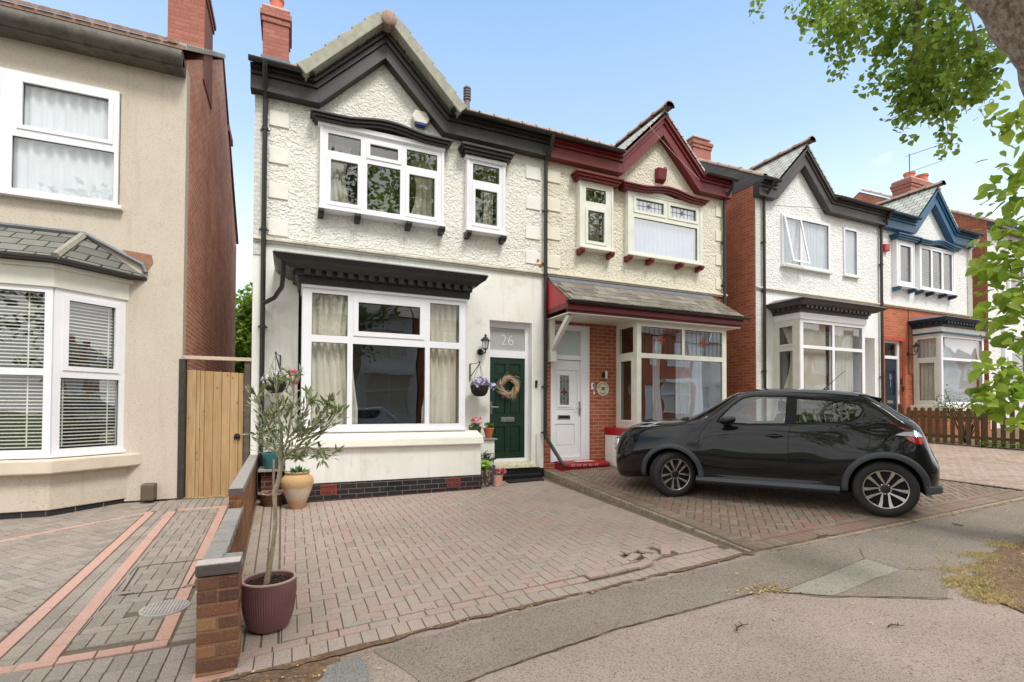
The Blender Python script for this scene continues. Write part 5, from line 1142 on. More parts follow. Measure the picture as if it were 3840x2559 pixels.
MB().lathe([(0, -.0), (.148, 0), (.150, -.012), (.142, -.016), (.138, -.010), (0, -.010)], (5.985, 8.895, 1.89), 40, 'y', cap=False).obj('disc', PLM, t, smooth=40)
TXM = mat('dark_plaque_lettering', (64, 60, 50), .6)
text('28', .095, TXM, 'number', t, (5.985, 8.882, 1.89), ext=.001, bold=.003)
for word, top in (('NORFOLK', 1), ('ROAD', 0)):
    n = len(word); sp = 24
    for i, ch in enumerate(word):
        a = R(90-(i-(n-1)/2)*sp) if top else R(270+(i-(n-1)/2)*21)
        rr_ = .108; text(ch, .045, TXM, 'letter', t, (5.985+rr_*math.cos(a), 8.882, 1.89+rr_*math.sin(a)), rot=(R(90), -(a-R(90)) if top else -(a-R(270)), 0), ext=.001, bold=.001)
boxthing('number_plate_sign', 'small black framed number tile beside the navy door', 'sign', (16.36, 16.48, 8.875, 8.89, 2.03, 2.15), BLACKM, .004)
tt = boxthing('video_doorbell', 'black doorbell on orange brick beside the navy door', 'doorbell', (16.30, 16.37, 8.87, 8.89, 2.20, 2.38), BLACKM, .008)
t = thing('roof_aerial', 'thin television aerial above the chimney of the blue trimmed house', 'aerial', (20.3, 10.6, 9.5))
MB().tube([(20.02, 10.55, 9.2), (20.02, 10.55, 10.55)], .018, 6).obj('mast', LEAD, t)
for z in (10.45, 9.85):
    b = MB(); p, q = Vector((19.9, 10.5, z)), Vector((21.3, 10.2, z+.55)); b.tube([p, q], .010, 5)
    for k in range(10): c_ = p+(q-p)*(k+.5)/10; b.tube([c_+Vector((-.02, .18, -.0)), c_+Vector((.02, -.18, 0))], .006, 4)
    b.obj('antenna', LEAD, t)
# doormats
dm = MB(); dm.hexa([(3.62, 8.36, zd26(3.6, 8.4)+.004), (4.36, 8.40, zd26(4.3, 8.4)+.004), (4.42, 8.68, zd26(4.4, 8.7)+.004), (3.66, 8.64, zd26(3.6, 8.6)+.004), (3.62, 8.36, zd26(3.6, 8.4)+.022), (4.36, 8.40, zd26(4.3, 8.4)+.022), (4.42, 8.68, zd26(4.4, 8.7)+.022), (3.66, 8.64, zd26(3.6, 8.6)+.022)])
for i in range(9):
    for j in range(3): dm.lathe([(.03, .0), (.026, .008), (.012, .008), (.010, .002)], (3.70+i*.08, 8.42+j*.08, zd26(4, 8.5)+.020), 8, cap=False)
tag(dm.obj('doormat', mat('black_rubber', (34, 31, 29), .7, .3, 20), org=(4.0, 8.5, zd26(4, 8.5))), 'black rubber scrollwork doormat in front of the green door', 'doormat')
# ---------------------------------------------------------------- side gate
def timber():
    t = NT('honey_timber'); v = t.pos(); m_ = t.node('ShaderNodeMapping'); m_.inputs['Scale'].default_value = (14, 14, .9); t.l.new(v, m_.inputs['Vector'])
    at = t.node('ShaderNodeAttribute', attribute_name='rnd'); base = t.mix(at.outputs['Fac'], s2l((198, 166, 122)), s2l((176, 142, 98)))
    out = t.mix(t.rng(t.noise(m_.outputs[0], 2.2, 6, .7), .4, .7, 0, .7), base, s2l((146, 110, 72)))
    vo = t.node('ShaderNodeTexVoronoi'); vo.inputs['Scale'].default_value = 1; m2 = t.node('ShaderNodeMapping'); m2.inputs['Scale'].default_value = (8, 1, 4.2); t.l.new(v, m2.inputs['Vector']); t.l.new(m2.outputs[0], vo.inputs['Vector'])
    out = t.mix(t.rng(vo.outputs['Distance'], .05, .13, .8, 0), out, s2l((112, 72, 42))); t.col(out); t.set(.65); t.bump(t.noise(m_.outputs[0], 4, 4), .3, .004); return t.m
TIMBER = timber()
G_ = thing('side_gate', 'honey coloured boarded timber gate with ring latch between the two houses', 'gate', (-1.05, 9.0, .08))
xs = [-1.45, -1.335, -1.29, -1.225, -1.11, -.99, -.88, -.765, -.72]; xs = [-1.45, -1.325, -1.275, -1.215, -1.10, -.985, -.87, -.755, -.685]
for i in range(len(xs)-1):
    b = MB(); b.box(xs[i]+.002, xs[i+1]-.002, 9.0+.006*(i % 2), 9.03, .10, 2.045-.004*i); b.obj('board', TIMBER, G_, bevel=.005, rn=True)
for z in (.35, 1.1, 1.85): MB().box(-1.45, -.69, 9.03, 9.07, z, z+.1).obj('rail', TIMBER, G_, rn=True)
MB().lathe([(.045, 0), (.045, .01), (.0, .012)], (-.765, 8.985, 1.02), 16, 'y').obj('latch_plate', BLACKM, G_)
rg = [(-.765+.036*math.cos(R(a)), 8.972, .995+.036*math.sin(R(a))) for a in range(0, 361, 24)]; MB().tube(rg, .006, 6, cap=False).obj('latch_ring', BLACKM, G_)
GF = thing('gate_frame', 'dark weathered gate posts with a pale top rail', 'gate frame', (-1.05, 9.0, .0))
MB().box(-1.535, -1.455, 8.88, 9.05, -.05, 2.20).obj('post', mat('tarred_post', (58, 54, 50), .8, .3, 12, .4, 40, .004, c2=(120, 112, 104), thr=(.62, .75)), GF, bevel=.005)
MB().box(-.675, -.585, 8.97, 9.07, .0, 2.20).obj('post', mat('grey_post', (96, 84, 74), .8, .3, 12), GF, bevel=.005)
MB().box(-1.56, -.575, 8.94, 9.02, 2.205, 2.26).obj('top_rail', mat('pale_timber_rail', (206, 186, 162), .8, .15, 12, str_=(.5, 8, 8)), GF, bevel=.004)
MB().box(-1.5, -.58, 8.95, 9.15, .03, .095).obj('threshold', mat('stone_threshold', (172, 140, 112), .9, .2, 12), GF, bevel=.006)
# ---------------------------------------------------------------- low boundary wall
LW = thing('low_brick_wall', 'low mottled brick garden wall with blue copings and an end pier', 'garden wall', (-.45, 3.6, -.1))
def wx(y): return -.48-.0175*(y-3.5)
def wseg(y0, y1, z0a, z0b, z1, w, m, name, off=0, bev=0, yz=True):
    return MB().hexa([(wx(y0)+off, y0, z0a), (wx(y0)+off+w, y0, z0a), (wx(y1)+off+w, y1, z0b), (wx(y1)+off, y1, z0b), (wx(y0)+off, y0, z1), (wx(y0)+off+w, y0, z1), (wx(y1)+off+w, y1, z1), (wx(y1)+off, y1, z1)]).obj(name, m, LW, bevel=bev)
wseg(3.705, 5.32, -.2, -.1, .50, .105, PIERBRY, 'wall'); wseg(5.325, 8.9, -.1, .0, .675, .105, PIERBRY, 'wall')
wseg(5.31, 5.324, -.1, -.1, .675, .105, PIERBR, 'wall_end')
MB().box(-.495, -.28, 3.50, 3.715, -.2, .475).obj('pier', mat('pier_mortar', (150, 118, 94), .95, .2, 20, .4, 60, .005), LW)
random.seed(3)
pb = MB(); zz = -.175
courses = [(.08,), (.08,), (.08,), (.08,), (.08,), (.08,), (.08,)]
for k in range(8):
    z0 = -.165+k*.081; 
    if z0+.07 > .485: break
    parts = [(-.498, -.392), (-.384, -.277)] if k in (2, 4, 6, 7) else ([(-.498, -.277)] if k % 2 else [(-.498, -.34), (-.333, -.277)])
    for (a, b) in parts: j = random.uniform(-.003, .003); pb.box(a, b, 3.494+j, 3.72, z0, z0+.070)
pb.obj('pier_bricks', tinted('mottled_pier_bricks', None, [(96, 66, 56), (138, 96, 70), (164, 126, 88), (128, 82, 64), (88, 64, 58), (150, 108, 80)], rough=.9, fine=.22, fs=60, bump=.6, dirt=(116, 84, 66)), LW, bevel=.006, rn=True)
cpb = MB()
cpb.box(-.505, -.272, 3.485, 3.60, .485, .55)
cpb.obj('pier_cap', COPINGD, LW, bevel=.006)
MB().box(-.505, -.272, 3.488, 3.60, .5505, .556).obj('mortar_cap', MORTARW, LW); MB().box(-.385, -.272, 3.605, 3.72, .485, .553).obj('pier_cap', COPING, LW, bevel=.006)
cb1 = MB(); y = 3.61
while y < 5.3: wv = wx(y); cb1.box(wv-.006, wv+.111, y, y+.215, .50+random.uniform(-.002, .002), .553); y += .225
y = 5.32
while y < 8.85: wv = wx(y); cb1.box(wv-.006, wv+.111, y, y+.215 if y > 5.4 else y+.215, .675+random.uniform(-.002, .002), .735); y += .225
cb1.obj('coping', COPING, LW, bevel=.004)
wseg(3.61, 5.3, .498, .498, .5495, .100, MORTARW, 'coping_mortar', .003); wseg(5.325, 8.85, .673, .673, .7315, .100, MORTARW, 'coping_mortar', .003)
cd1 = MB()
for (y0, y1, z) in ((3.72, 5.3, .495), (5.32, 8.85, .67)): cd1.hexa([(wx(y0)+.105, y0, z), (wx(y0)+.1125, y0, z), (wx(y1)+.1125, y1, z), (wx(y1)+.105, y1, z), (wx(y0)+.105, y0, z+.052), (wx(y0)+.1125, y0, z+.052), (wx(y1)+.1125, y1, z+.052), (wx(y1)+.105, y1, z+.052)])
cd1.box(wx(5.31)-.006, wx(5.31)+.112, 5.312, 5.319, .672, .732)
cd1.obj('dark_coping_face', COPINGD, LW)
MB().box(-.52, -.26, 3.44, 3.74, -.2, -.105).obj('pier_footing', mat('pink_mortar_footing', (186, 144, 128), .95, .15, 9, .4, 40, .01), LW, bevel=.02)
# ---------------------------------------------------------------- plants and pots
def leaf_mesh(pts, shape, size, droop=.3, fold=.25, dirs=None):
    mb = MB()
    for i, p in enumerate(pts):
        s_ = size*random.uniform(.6, 1.25); d = Vector(dirs[i]) if dirs else Vector((random.gauss(0, 1), random.gauss(0, 1), random.gauss(-droop, .6)))
        if d.length < .01: d = Vector((1, 0, 0))
        d.normalize(); sd_ = d.cross(Vector((random.gauss(0, .5), random.gauss(0, .5), 1))).normalized(); n = sd_.cross(d)
        P = Vector(p); r_ = random.random()
        if shape == 'heart':
            o = [(0, 0, 0), (.12, .38, fold*.3), (.5, .46, fold*.35), (.82, .22, fold*.15), (1.08, 0, -.06), (.82, -.22, fold*.15), (.5, -.46, fold*.35), (.12, -.38, fold*.3), (.5, 0, 0)]
            fs = [(0, 8, 2, 1), (8, 4, 3, 2), (0, 7, 6, 8), (8, 6, 5, 4)]
        elif shape == 'lance':
            o = [(0, 0, 0), (.35, .13, .03), (1, 0, -.04), (.35, -.13, .03), (.7, .09, 0), (.7, -.09, 0)]; fs = [(0, 1, 4, 2, 5, 3)]
        else:
            o = [(0, 0, 0), (.4, .3, .08), (1, 0, -.08), (.4, -.3, .08)]; fs = [(0, 1, 2), (0, 2, 3)]
        mb.add([tuple(P+d*(a*s_)+sd_*(b*s_)+n*(c*s_)) for a, b, c in o], fs, r_)
    return mb
LIME = tinted('lime_leaf', None, [(110, 142, 52), (134, 164, 62), (156, 182, 74), (178, 198, 92), (94, 124, 52)], rough=.5, fine=0, bump=0, trans=.45, spec=.4)
LIMEY = tinted('young_lime_leaf', None, [(128, 160, 56), (156, 184, 66), (176, 200, 80), (190, 204, 90), (112, 142, 52)], rough=.45, fine=0, bump=0, trans=.5, spec=.4)
DARKG = tinted('dark_hedge_leaf', None, [(58, 88, 36), (74, 108, 44), (92, 126, 50), (48, 72, 34)], rough=.5, fine=0, bump=0, trans=.4)
OLIVE = tinted('silvery_olive_leaf', None, [(112, 126, 86), (138, 150, 106), (168, 174, 140), (196, 198, 172), (126, 150, 74), (98, 108, 78)], rough=.5, fine=0, bump=0, trans=.15)
HERB = tinted('fresh_green_leaf', None, [(70, 104, 52), (98, 134, 60), (128, 160, 76), (84, 112, 64)], rough=.5, fine=0, bump=0, trans=.3)
PETU = tinted('violet_white_petals', None, [(92, 66, 142), (120, 96, 176), (228, 222, 240), (100, 74, 152), (238, 236, 244)], rough=.6, fine=0, bump=0, trans=.2)
PINKF = tinted('magenta_petals', None, [(196, 30, 84), (218, 60, 110), (236, 190, 206), (180, 24, 64)], rough=.6, fine=0, bump=0, trans=.2)
REDF = tinted('red_white_petals', None, [(176, 20, 52), (200, 36, 66), (240, 214, 220), (160, 24, 48)], rough=.6, fine=0, bump=0, trans=.2)
STRAW = tinted('dried_straw', None, [(160, 140, 112), (196, 180, 152), (132, 106, 78), (212, 202, 182), (190, 140, 80)], rough=.8, fine=0, bump=0)
BARKM = mat('pale_olive_bark', (168, 152, 126), .9, .25, 20, .5, 60, .006, c2=(120, 104, 82), thr=(.5, .7))
SOILD = mat('dark_potting_soil', (58, 38, 28), .98, .4, 40, .8, 80, .01, c2=(140, 110, 84), thr=(.66, .72))
def flowers(n, c, r, size, sq=.6):
    mb = MB()
    for _ in range(n):
        v = Vector((random.gauss(0, 1), random.gauss(-.4, 1), random.gauss(.2, 1))).normalized(); P = Vector(c)+Vector((v.x*r[0], v.y*r[1], v.z*r[2]))*random.uniform(.6, 1)
        nrm = (v+Vector((0, -.7, .3))).normalized(); a = nrm.orthogonal().normalized(); b = nrm.cross(a); s_ = size*random.uniform(.7, 1.2); rr_ = random.random()
        for k in range(5):
            t0, t1, tm = 2*math.pi*k/5, 2*math.pi*(k+1)/5, 2*math.pi*(k+.5)/5
            q = [P, P+(a*math.cos(t0)+b*math.sin(t0))*s_*.55+nrm*.2*s_, P+(a*math.cos(tm)+b*math.sin(tm))*s_+nrm*.3*s_, P+(a*math.cos(t1)+b*math.sin(t1))*s_*.55+nrm*.2*s_]
            mb.add([tuple(x) for x in q], [(0, 1, 2, 3)], rr_ if k % 2 else min(1, rr_*.9))
    return mb
def gsph(n, c, r): 
    o = []
    for _ in range(n):
        v = Vector((random.gauss(0, 1), random.gauss(0, 1), random.gauss(0, 1))).normalized()*random.random()**.4; o.append((c[0]+v.x*r[0], c[1]+v.y*r[1], c[2]+v.z*r[2]))
    return o
# olive tree in the ribbed pot
random.seed(21)
T_ = thing('potted_olive_tree', 'young olive tree in a ribbed mauve pot beside the brick pier', 'potted tree', (-.125, 4.0, -.07))
def ribbed(name):
    t = NT(name); v = t.pos(); sp = t.node('ShaderNodeSeparateXYZ'); t.l.new(v, sp.inputs[0])
    t.col(t.mix(t.rng(t.noise(v, 6, 4), .3, .7, 0, 1), s2l((130, 92, 92)), s2l((112, 78, 80)))); t.set(.5); return t.m
pt_ = MB(); n = 132; vs = []; prof = [(.105, 0), (.125, .012), (.150, .06), (.168, .13), (.178, .22), (.180, .30), (.180, .345), (.176, .35), (.160, .35), (.158, .31)]
for (r_, h) in prof:
    for k in range(n): a = 2*math.pi*k/n; q = r_-(.0035 if (k % 2 and .02 < h < .335 and r_ > .11 and r_ != .158) else 0); vs.append((-.125+q*math.cos(a), 4.0+q*math.sin(a), -.075+h))
pt_.add(vs, [(i*n+k, i*n+(k+1) % n, (i+1)*n+(k+1) % n, (i+1)*n+k) for i in range(len(prof)-1) for k in range(n)]+[tuple(range(n))[::-1]])
pt_.obj('pot', ribbed('mauve_ribbed_ceramic'), T_, smooth=25)
MB().lathe([(.177, 0), (.181, .004), (.178, .012), (.165, .014), (.158, .004)], (-.125, 4.0, .265), 48, cap=False).obj('rim', mat('pale_pot_rim', (176, 150, 142), .6), T_, smooth=40)
sb = MB(); 
for i in range(260): a, q = random.random()*6.28, .155*random.random()**.5; x, y = -.125+q*math.cos(a), 4+q*math.sin(a); k = random.uniform(.003, .009); sb.box(x-k, x+k, y-k*.7, y+k*.7, .235, .24+k)
sb.lathe([(.159, 0), (0, .004)], (-.125, 4.0, .236), 24, cap=False); sb.obj('soil', SOILD, T_)
tr = [(-.145, 3.98, .23), (-.125, 3.99, .36), (-.105, 4.0, .50), (-.09, 4.0, .66), (-.095, 4.0, .80), (-.100, 4.0, .88), (-.070, 4.0, .98), (-.060, 4.0, 1.08), (-.062, 4.0, 1.18), (-.055, 4.0, 1.30)]
rd_ = [.022, .018, .015, .014, .014, .018, .016, .017, .015, .011]; tk = MB(); tk.tube(tr, rd_, 9)
br = [[(-.060, 4, 1.17), (-.02, 3.98, 1.24), (.0, 3.96, 1.40), (.02, 3.96, 1.56), (.0, 3.95, 1.72)], [(-.058, 4, 1.22), (-.13, 4.03, 1.32), (-.19, 4.05, 1.44), (-.22, 4.06, 1.56)], [(-.062, 4, 1.12), (.03, 3.97, 1.19), (.13, 3.94, 1.30), (.20, 3.92, 1.42), (.26, 3.90, 1.52)],
      [(-.055, 4, 1.30), (-.08, 4, 1.45), (-.10, 4.02, 1.60), (-.09, 4.04, 1.70)], [(.03, 3.97, 1.19), (.12, 3.95, 1.20), (.20, 3.93, 1.18), (.25, 3.92, 1.12)], [(-.06, 4, 1.15), (-.15, 4.02, 1.2), (-.20, 4.03, 1.30)], [(-.062, 4, 1.08), (-.03, 3.98, 1.12), (.05, 3.96, 1.13)], [(.02, 3.96, 1.3), (.08, 3.95, 1.42), (.12, 3.95, 1.52)], [(.10, 3.95, 1.26), (.18, 3.93, 1.30), (.26, 3.91, 1.38), (.30, 3.90, 1.44)], [(-.02, 3.98, 1.24), (.05, 3.96, 1.28), (.09, 3.95, 1.33)], [(-.15, 4.03, 1.36), (-.10, 4.0, 1.42), (-.04, 4.0, 1.5)]]
pts = []; dirs = []
for b in br:
    tk.tube(b, [.009-.0015*i for i in range(len(b))], 6)
    b = [Vector(p) for p in b]
    for a_, c_ in zip(b, b[1:]):
        for k in range(27):
            t = random.random(); p = a_+(c_-a_)*t; d = (c_-a_).normalized()
            if t < .3 and a_ is b[0]: continue
            side_ = Vector((random.gauss(0, 1), random.gauss(0, 1), random.gauss(0, .6))).normalized()
            tw = p+side_*random.uniform(0, .085)+d*random.uniform(0, .03); pts.append(tuple(tw)); dirs.append(tuple(d*random.uniform(.4, 1.2)+side_*.8+Vector((0, 0, .25))))
    for k in range(3):
        a_ = b[-1]; side_ = Vector((random.gauss(0, 1), random.gauss(0, 1), abs(random.gauss(.4, .5)))).normalized(); tk.tube([a_, a_+side_*.07], .003, 4)
        for q in range(12): pts.append(tuple(a_+side_*.09*random.random())); dirs.append(tuple(side_+Vector((random.gauss(0, .5), random.gauss(0, .5), random.gauss(0, .5)))))
tk.obj('trunk', BARKM, T_, smooth=50); leaf_mesh(pts, 'lance', .066, dirs=dirs).obj('foliage', OLIVE, T_, rn=True)
# terracotta urn
T_ = thing('terracotta_urn', 'large weathered terracotta urn of blue-green succulents by the bay', 'plant pot', (.10, 7.78, .06))
def urnm():
    t = NT('weathered_terracotta'); v = t.pos(); sp = t.node('ShaderNodeSeparateXYZ'); t.l.new(v, sp.inputs[0])
    n_ = t.noise(v, 7, 5, .7); ad = t.node('ShaderNodeMath', operation='MULTIPLY_ADD'); ad.inputs[1].default_value = .16; t.l.new(n_, ad.inputs[0]); t.l.new(sp.outputs['Z'], ad.inputs[2])
    r_ = t.node('ShaderNodeValToRGB'); e = r_.color_ramp.elements; e[0].position = .05; e[0].color = s2l((168, 148, 116)); e[1].position = .70; e[1].color = s2l((190, 158, 116))
    for p_, c_ in ((.22, (184, 142, 112)), (.30, (196, 180, 164)), (.40, (206, 192, 178)), (.44, (194, 160, 116))): q = e.new(p_); q.color = s2l(c_)
    t.l.new(ad.outputs[0], r_.inputs['Fac']); t.col(t.mix(t.rng(t.noise(v, 40, 3), .5, .8, 0, .4), r_.outputs['Color'], s2l((150, 112, 70)))); t.set(.85, spec=.2); t.bump(t.noise(v, 60, 3), .3, .004); return t.m
MB().lathe([(.095, 0), (.105, .02), (.115, .06), (.165, .20), (.210, .33), (.218, .38), (.205, .44), (.165, .475), (.150, .49), (.165, .505), (.168, .52), (.150, .525), (.14, .49)], (.10, 7.78, .05), 40, cap=False).obj('urn', urnm(), T_, smooth=50)
sp = MB()
for k in range(70):
    a = random.random()*6.28; q = random.random()**.6; tilt = q*1.3; d = Vector((math.cos(a)*math.sin(tilt), math.sin(a)*math.sin(tilt), math.cos(tilt))); base = Vector((.10+.10*q*math.cos(a), 7.78+.10*q*math.sin(a), .55)); L_ = random.uniform(.07, .13)
    sd_ = d.cross(Vector((0, 0, 1))).normalized() if d.z < .99 else Vector((1, 0, 0)); n = sd_.cross(d)
    sp.add([tuple(base), tuple(base+d*L_*.5+sd_*.02-n*.004), tuple(base+d*L_), tuple(base+d*L_*.5-sd_*.02-n*.004), tuple(base+d*L_*.5+n*.010)], [(0, 1, 4), (1, 2, 4), (2, 3, 4), (3, 0, 4)])
sp.obj('succulents', tinted('blue_green_succulent', None, [(90, 132, 104), (116, 156, 128), (76, 112, 84), (140, 172, 146)], fine=0, bump=0, rough=.5), T_, rn=True)
# wicker planter with bare stake
T_ = thing('wicker_planter', 'round wicker planter with a bare grey stake beside the low wall', 'plant pot', (-.23, 8.12, .03))
wk = MB()
for k in range(9): wk.lathe([(.125+.006*k, 0), (.135+.006*k, .010), (.125+.006*k, .020)], (-.23, 8.12, .05+k*.021), 30, cap=False)
for k in range(20): a = R(18*k); wk.tube([(-.23+.122*math.cos(a), 8.12+.122*math.sin(a), .04), (-.23+.176*math.cos(a), 8.12+.176*math.sin(a), .24)], .006, 5)
wk.lathe([(0, 0), (.12, 0), (.17, .19), (.0, .17)], (-.23, 8.12, .04), 20, cap=False)
wk.obj('basket', mat('brown_wicker', (110, 78, 60), .9, .4, 30, .5, 60, .01), T_)
b = MB()
for q in range(3): b.tube([(-.23+(.178+.006*math.sin(k*1.3+q*2))*math.cos(R(k*15)), 8.12+(.178+.006*math.sin(k*1.3+q*2))*math.sin(R(k*15)), .235+.008*math.sin(k*2.1+q)+q*.006) for k in range(25)], .006, 5, cap=False)
b.obj('twisted_rim', mat('pale_twigs', (176, 160, 140), .9, .3, 30), T_); MB().tube([(-.22, 8.10, .15), (-.215, 8.08, .72)], .018, 8).obj('stake', mat('grey_stake', (140, 130, 120), .9, .3, 20), T_, smooth=50)
# brick stand and teal pot
o = MB().box(-.39, -.08, 8.35, 8.9, -.1, .52).obj('brick_stand', brick('stand_brick', 'xz', (120, 66, 52), (84, 52, 46), (150, 136, 120), c3=(60, 44, 40)), thing('brick_plant_stand', 'small brick stand with a stone slab top left of the bay', 'plant stand', (-.24, 8.4, .0)))
MB().box(-.43, -.05, 8.28, 8.9, .523, .555).obj('slab', mat('grey_slab_top', (160, 156, 146), .85, .2, 9), o.parent, bevel=.004)
T_ = thing('teal_planter', 'teal oval planter of small-leaved shrub on the brick stand', 'plant pot', (-.24, 8.5, .56))
MB().lathe([(.115, 0), (.125, .01), (.138, .2), (.148, .22), (.148, .24), (.13, .24)], (-.24, 8.46, .558), 28, cap=False).obj('pot', mat('teal_glaze', (70, 128, 132), .35, .1, 6), T_, smooth=50)
leaf_mesh(gsph(900, (-.22, 8.42, 1.02), (.24, .18, .27)), 'oval', .035).obj('foliage', tinted('small_shrub_leaf', None, [(84, 104, 70), (110, 128, 88), (146, 154, 122), (130, 160, 74)], fine=0, bump=0), T_, rn=True)
# hanging baskets
def basket(x, y, z, label, pet, n, r, brx, trail=0):
    T_ = thing('hanging_basket', label, 'hanging basket', (x, y, z), 'hanging flower baskets')
    MB().lathe([(.04, 0), (.10, .015), (.145, .07), (.165, .15), (.17, .2), (.15, .2), (.14, .15)], (x, y, z), 22, cap=False).obj('basket', mat('black_woven_liner', (40, 36, 33), .9, .3, 40, .8, 70, .01), T_, smooth=50)
    b = MB(); b.tube([(brx, 8.88, z+.62), (brx, 8.88, z+.30)], .011, 6); b.tube([(brx, 8.88, z+.60), (x, y, z+.62)], .006, 6); b.tube([(brx, 8.88, z+.36), (x, y, z+.60)], .008, 6)
    b.lathe([(.0, .60), (.014, .61), (.014, .64), (0, .65)], (x, y, z), 8); b.obj('bracket', BLACKM, T_)
    b = MB()
    for a in (30, 150, 270): b.tube([(x, y, z+.60), (x+.16*math.cos(R(a)), y+.16*math.sin(R(a)), z+.2)], .003, 4)
    b.obj('chain', BLACKM, T_)
    P_ = gsph(420, (x, y-.02, z+.22), (r*.95, r*.7, .10)); 
    if trail: P_ += gsph(90, (x+trail, y-.04, z+.19), (.14, .06, .06))
    leaf_mesh(P_, 'oval', .032).obj('foliage', HERB, T_, rn=True)
    f = flowers(n, (x, y-.03, z+.22), (r, r*.85, .14), .032)
    if trail: flowers(int(n*.35), (x+trail, y-.05, z+.19), (.15, .08, .07), .032).obj('trailing_flowers', pet, T_, rn=True)
    f.obj('flowers', pet, T_, rn=True); return T_
basket(3.15, 8.64, 1.69, 'hanging basket of violet and white petunias left of the green door', PETU, 75, .19, 3.05, .22)
T_ = basket(-.22, 8.64, 1.70, 'hanging basket of pink and pale flowers above the olive tree', tinted('pale_mauve_petals', None, [(206, 190, 206), (226, 214, 224), (120, 110, 112), (190, 170, 190)], fine=0, bump=0), 34, .2, -.16)
flowers(40, (.03, 8.46, 1.94), (.09, .06, .11), .046).obj('magenta_flowers', PINKF, T_, rn=True)
# pots on the cupboard and by the step
def pot(x, y, z, r, h, m, name, label, taper=.72, rim=1.06):
    T_ = thing(name, label, 'plant pot', (x, y, z), 'small flower pots by the green door')
    MB().lathe([(0, 0), (r*taper, 0), (r*.97, h*.86), (r*rim, h*.87), (r*rim, h), (r*.92, h), (r*.9, h*.9), (0, h*.88)], (x, y, z), 28, cap=False).obj('pot', m, T_, smooth=35); return T_
zc_ = .926
T_ = pot(3.09, 8.70, zc_, .115, .20, mat('dark_green_plastic_pot', (78, 78, 66), .5), 'flower_pot', 'dark plastic pot of red and white primulas on the cupboard top')
leaf_mesh(gsph(160, (3.09, 8.68, 1.16), (.12, .1, .05)), 'oval', .045).obj('foliage', HERB, T_, rn=True); flowers(46, (3.10, 8.66, 1.24), (.12, .08, .07), .03).obj('flowers', REDF, T_, rn=True)
T_ = pot(3.34, 8.66, zc_, .095, .19, mat('orange_terracotta', (186, 110, 66), .75, .2, 12), 'flower_pot', 'small orange terracotta pot of green sedum on the cupboard top', .55)
leaf_mesh(gsph(190, (3.34, 8.65, 1.15), (.085, .08, .06)), 'oval', .04, droop=-1).obj('foliage', HERB, T_, rn=True)
zg = zd26(3.15, 8.15)+.003
T_ = pot(3.12, 8.28, zg, .125, .29, mat('peeling_glazed_pot', (92, 66, 52), .5, .3, 8, c2=(176, 172, 166), thr=(.5, .54)), 'flower_pot', 'brown peeling glazed pot of lime-green hosta leaves on the ground', .66)
leaf_mesh(gsph(26, (3.12, 8.25, .47), (.10, .09, .07)), 'heart', .13, droop=-.2).obj('foliage', tinted('lime_hosta', None, [(150, 186, 84), (176, 206, 104), (132, 170, 70)], fine=0, bump=0, trans=.3), T_, rn=True)
T_ = pot(3.35, 8.22, zg, .085, .20, mat('pink_ceramic', (206, 156, 138), .5), 'flower_pot', 'pale pink pot of red and white flowers in front of the step', .9, 1.0)
leaf_mesh(gsph(70, (3.36, 8.2, .32), (.09, .08, .04)), 'oval', .04).obj('foliage', HERB, T_, rn=True); flowers(34, (3.38, 8.19, .37), (.11, .08, .05), .03).obj('flowers', REDF, T_, rn=True)
T_ = pot(3.27, 8.5, zg, .13, .33, mat('slate_blue_pot', (82, 92, 108), .6), 'flower_pot', 'slate blue pot of grey-leaved foliage behind the hosta pot', .8, 1.04)
leaf_mesh(gsph(60, (3.2, 8.45, .55), (.16, .1, .14)), 'oval', .10, droop=-.3).obj('foliage', tinted('grey_green_leaf', None, [(84, 104, 80), (110, 128, 104), (70, 88, 66)], fine=0, bump=0), T_, rn=True)
# wreath on the green door
T_ = thing('door_wreath', 'round dried straw and twig wreath hanging on the green door', 'wreath', (3.88, 9.0, 1.9)); wr = MB()
for k in range(520):
    a = random.random()*6.283; r0 = .155+random.gauss(0, .030); c = Vector((3.87+r0*math.cos(a), 8.985+random.uniform(-.05, .02), 1.90+r0*math.sin(a)))
    tg = Vector((-math.sin(a), random.gauss(0, .25), math.cos(a)))*-1+Vector((math.cos(a), 0, math.sin(a)))*random.uniform(-.1, .55)+Vector((0, 0, -.15)); tg.normalize(); L_ = random.uniform(.04, .12); sd_ = tg.cross(Vector((0, -1, 0))).normalized()*random.uniform(.002, .006)
    wr.add([tuple(c-sd_), tuple(c+sd_), tuple(c+tg*L_+sd_*.3), tuple(c+tg*L_-sd_*.3)], [(0, 1, 2, 3)])
for k in range(26):
    c = Vector((3.93+random.gauss(0, .05), 8.96, 1.76)); tg = Vector((random.gauss(.25, .3), 0, -1)).normalized(); L_ = random.uniform(.08, .2); wr.add([tuple(c+Vector((-.003, 0, 0))), tuple(c+Vector((.003, 0, 0))), tuple(c+tg*L_)], [(0, 1, 2)])
wr.obj('dried_stems', STRAW, T_, rn=True)
rg = [(3.87+.15*math.cos(R(a)), 9.0, 1.90+.15*math.sin(R(a))) for a in range(0, 361, 15)]; MB().tube(rg, .022, 6, cap=False).obj('twig_ring', mat('brown_twig', (104, 82, 62), .9, .3, 30), T_)
for k in range(9): a = random.random()*6.28; b = MB(); b.lathe([(0, -.018), (.016, -.006), (.016, .006), (0, .018)], (3.87+.15*math.cos(a), 8.935, 1.9+.15*math.sin(a)), 7); b.obj('seed_head', mat('ochre_seed_head', (190, 140, 76), .8, .2, 30), T_)
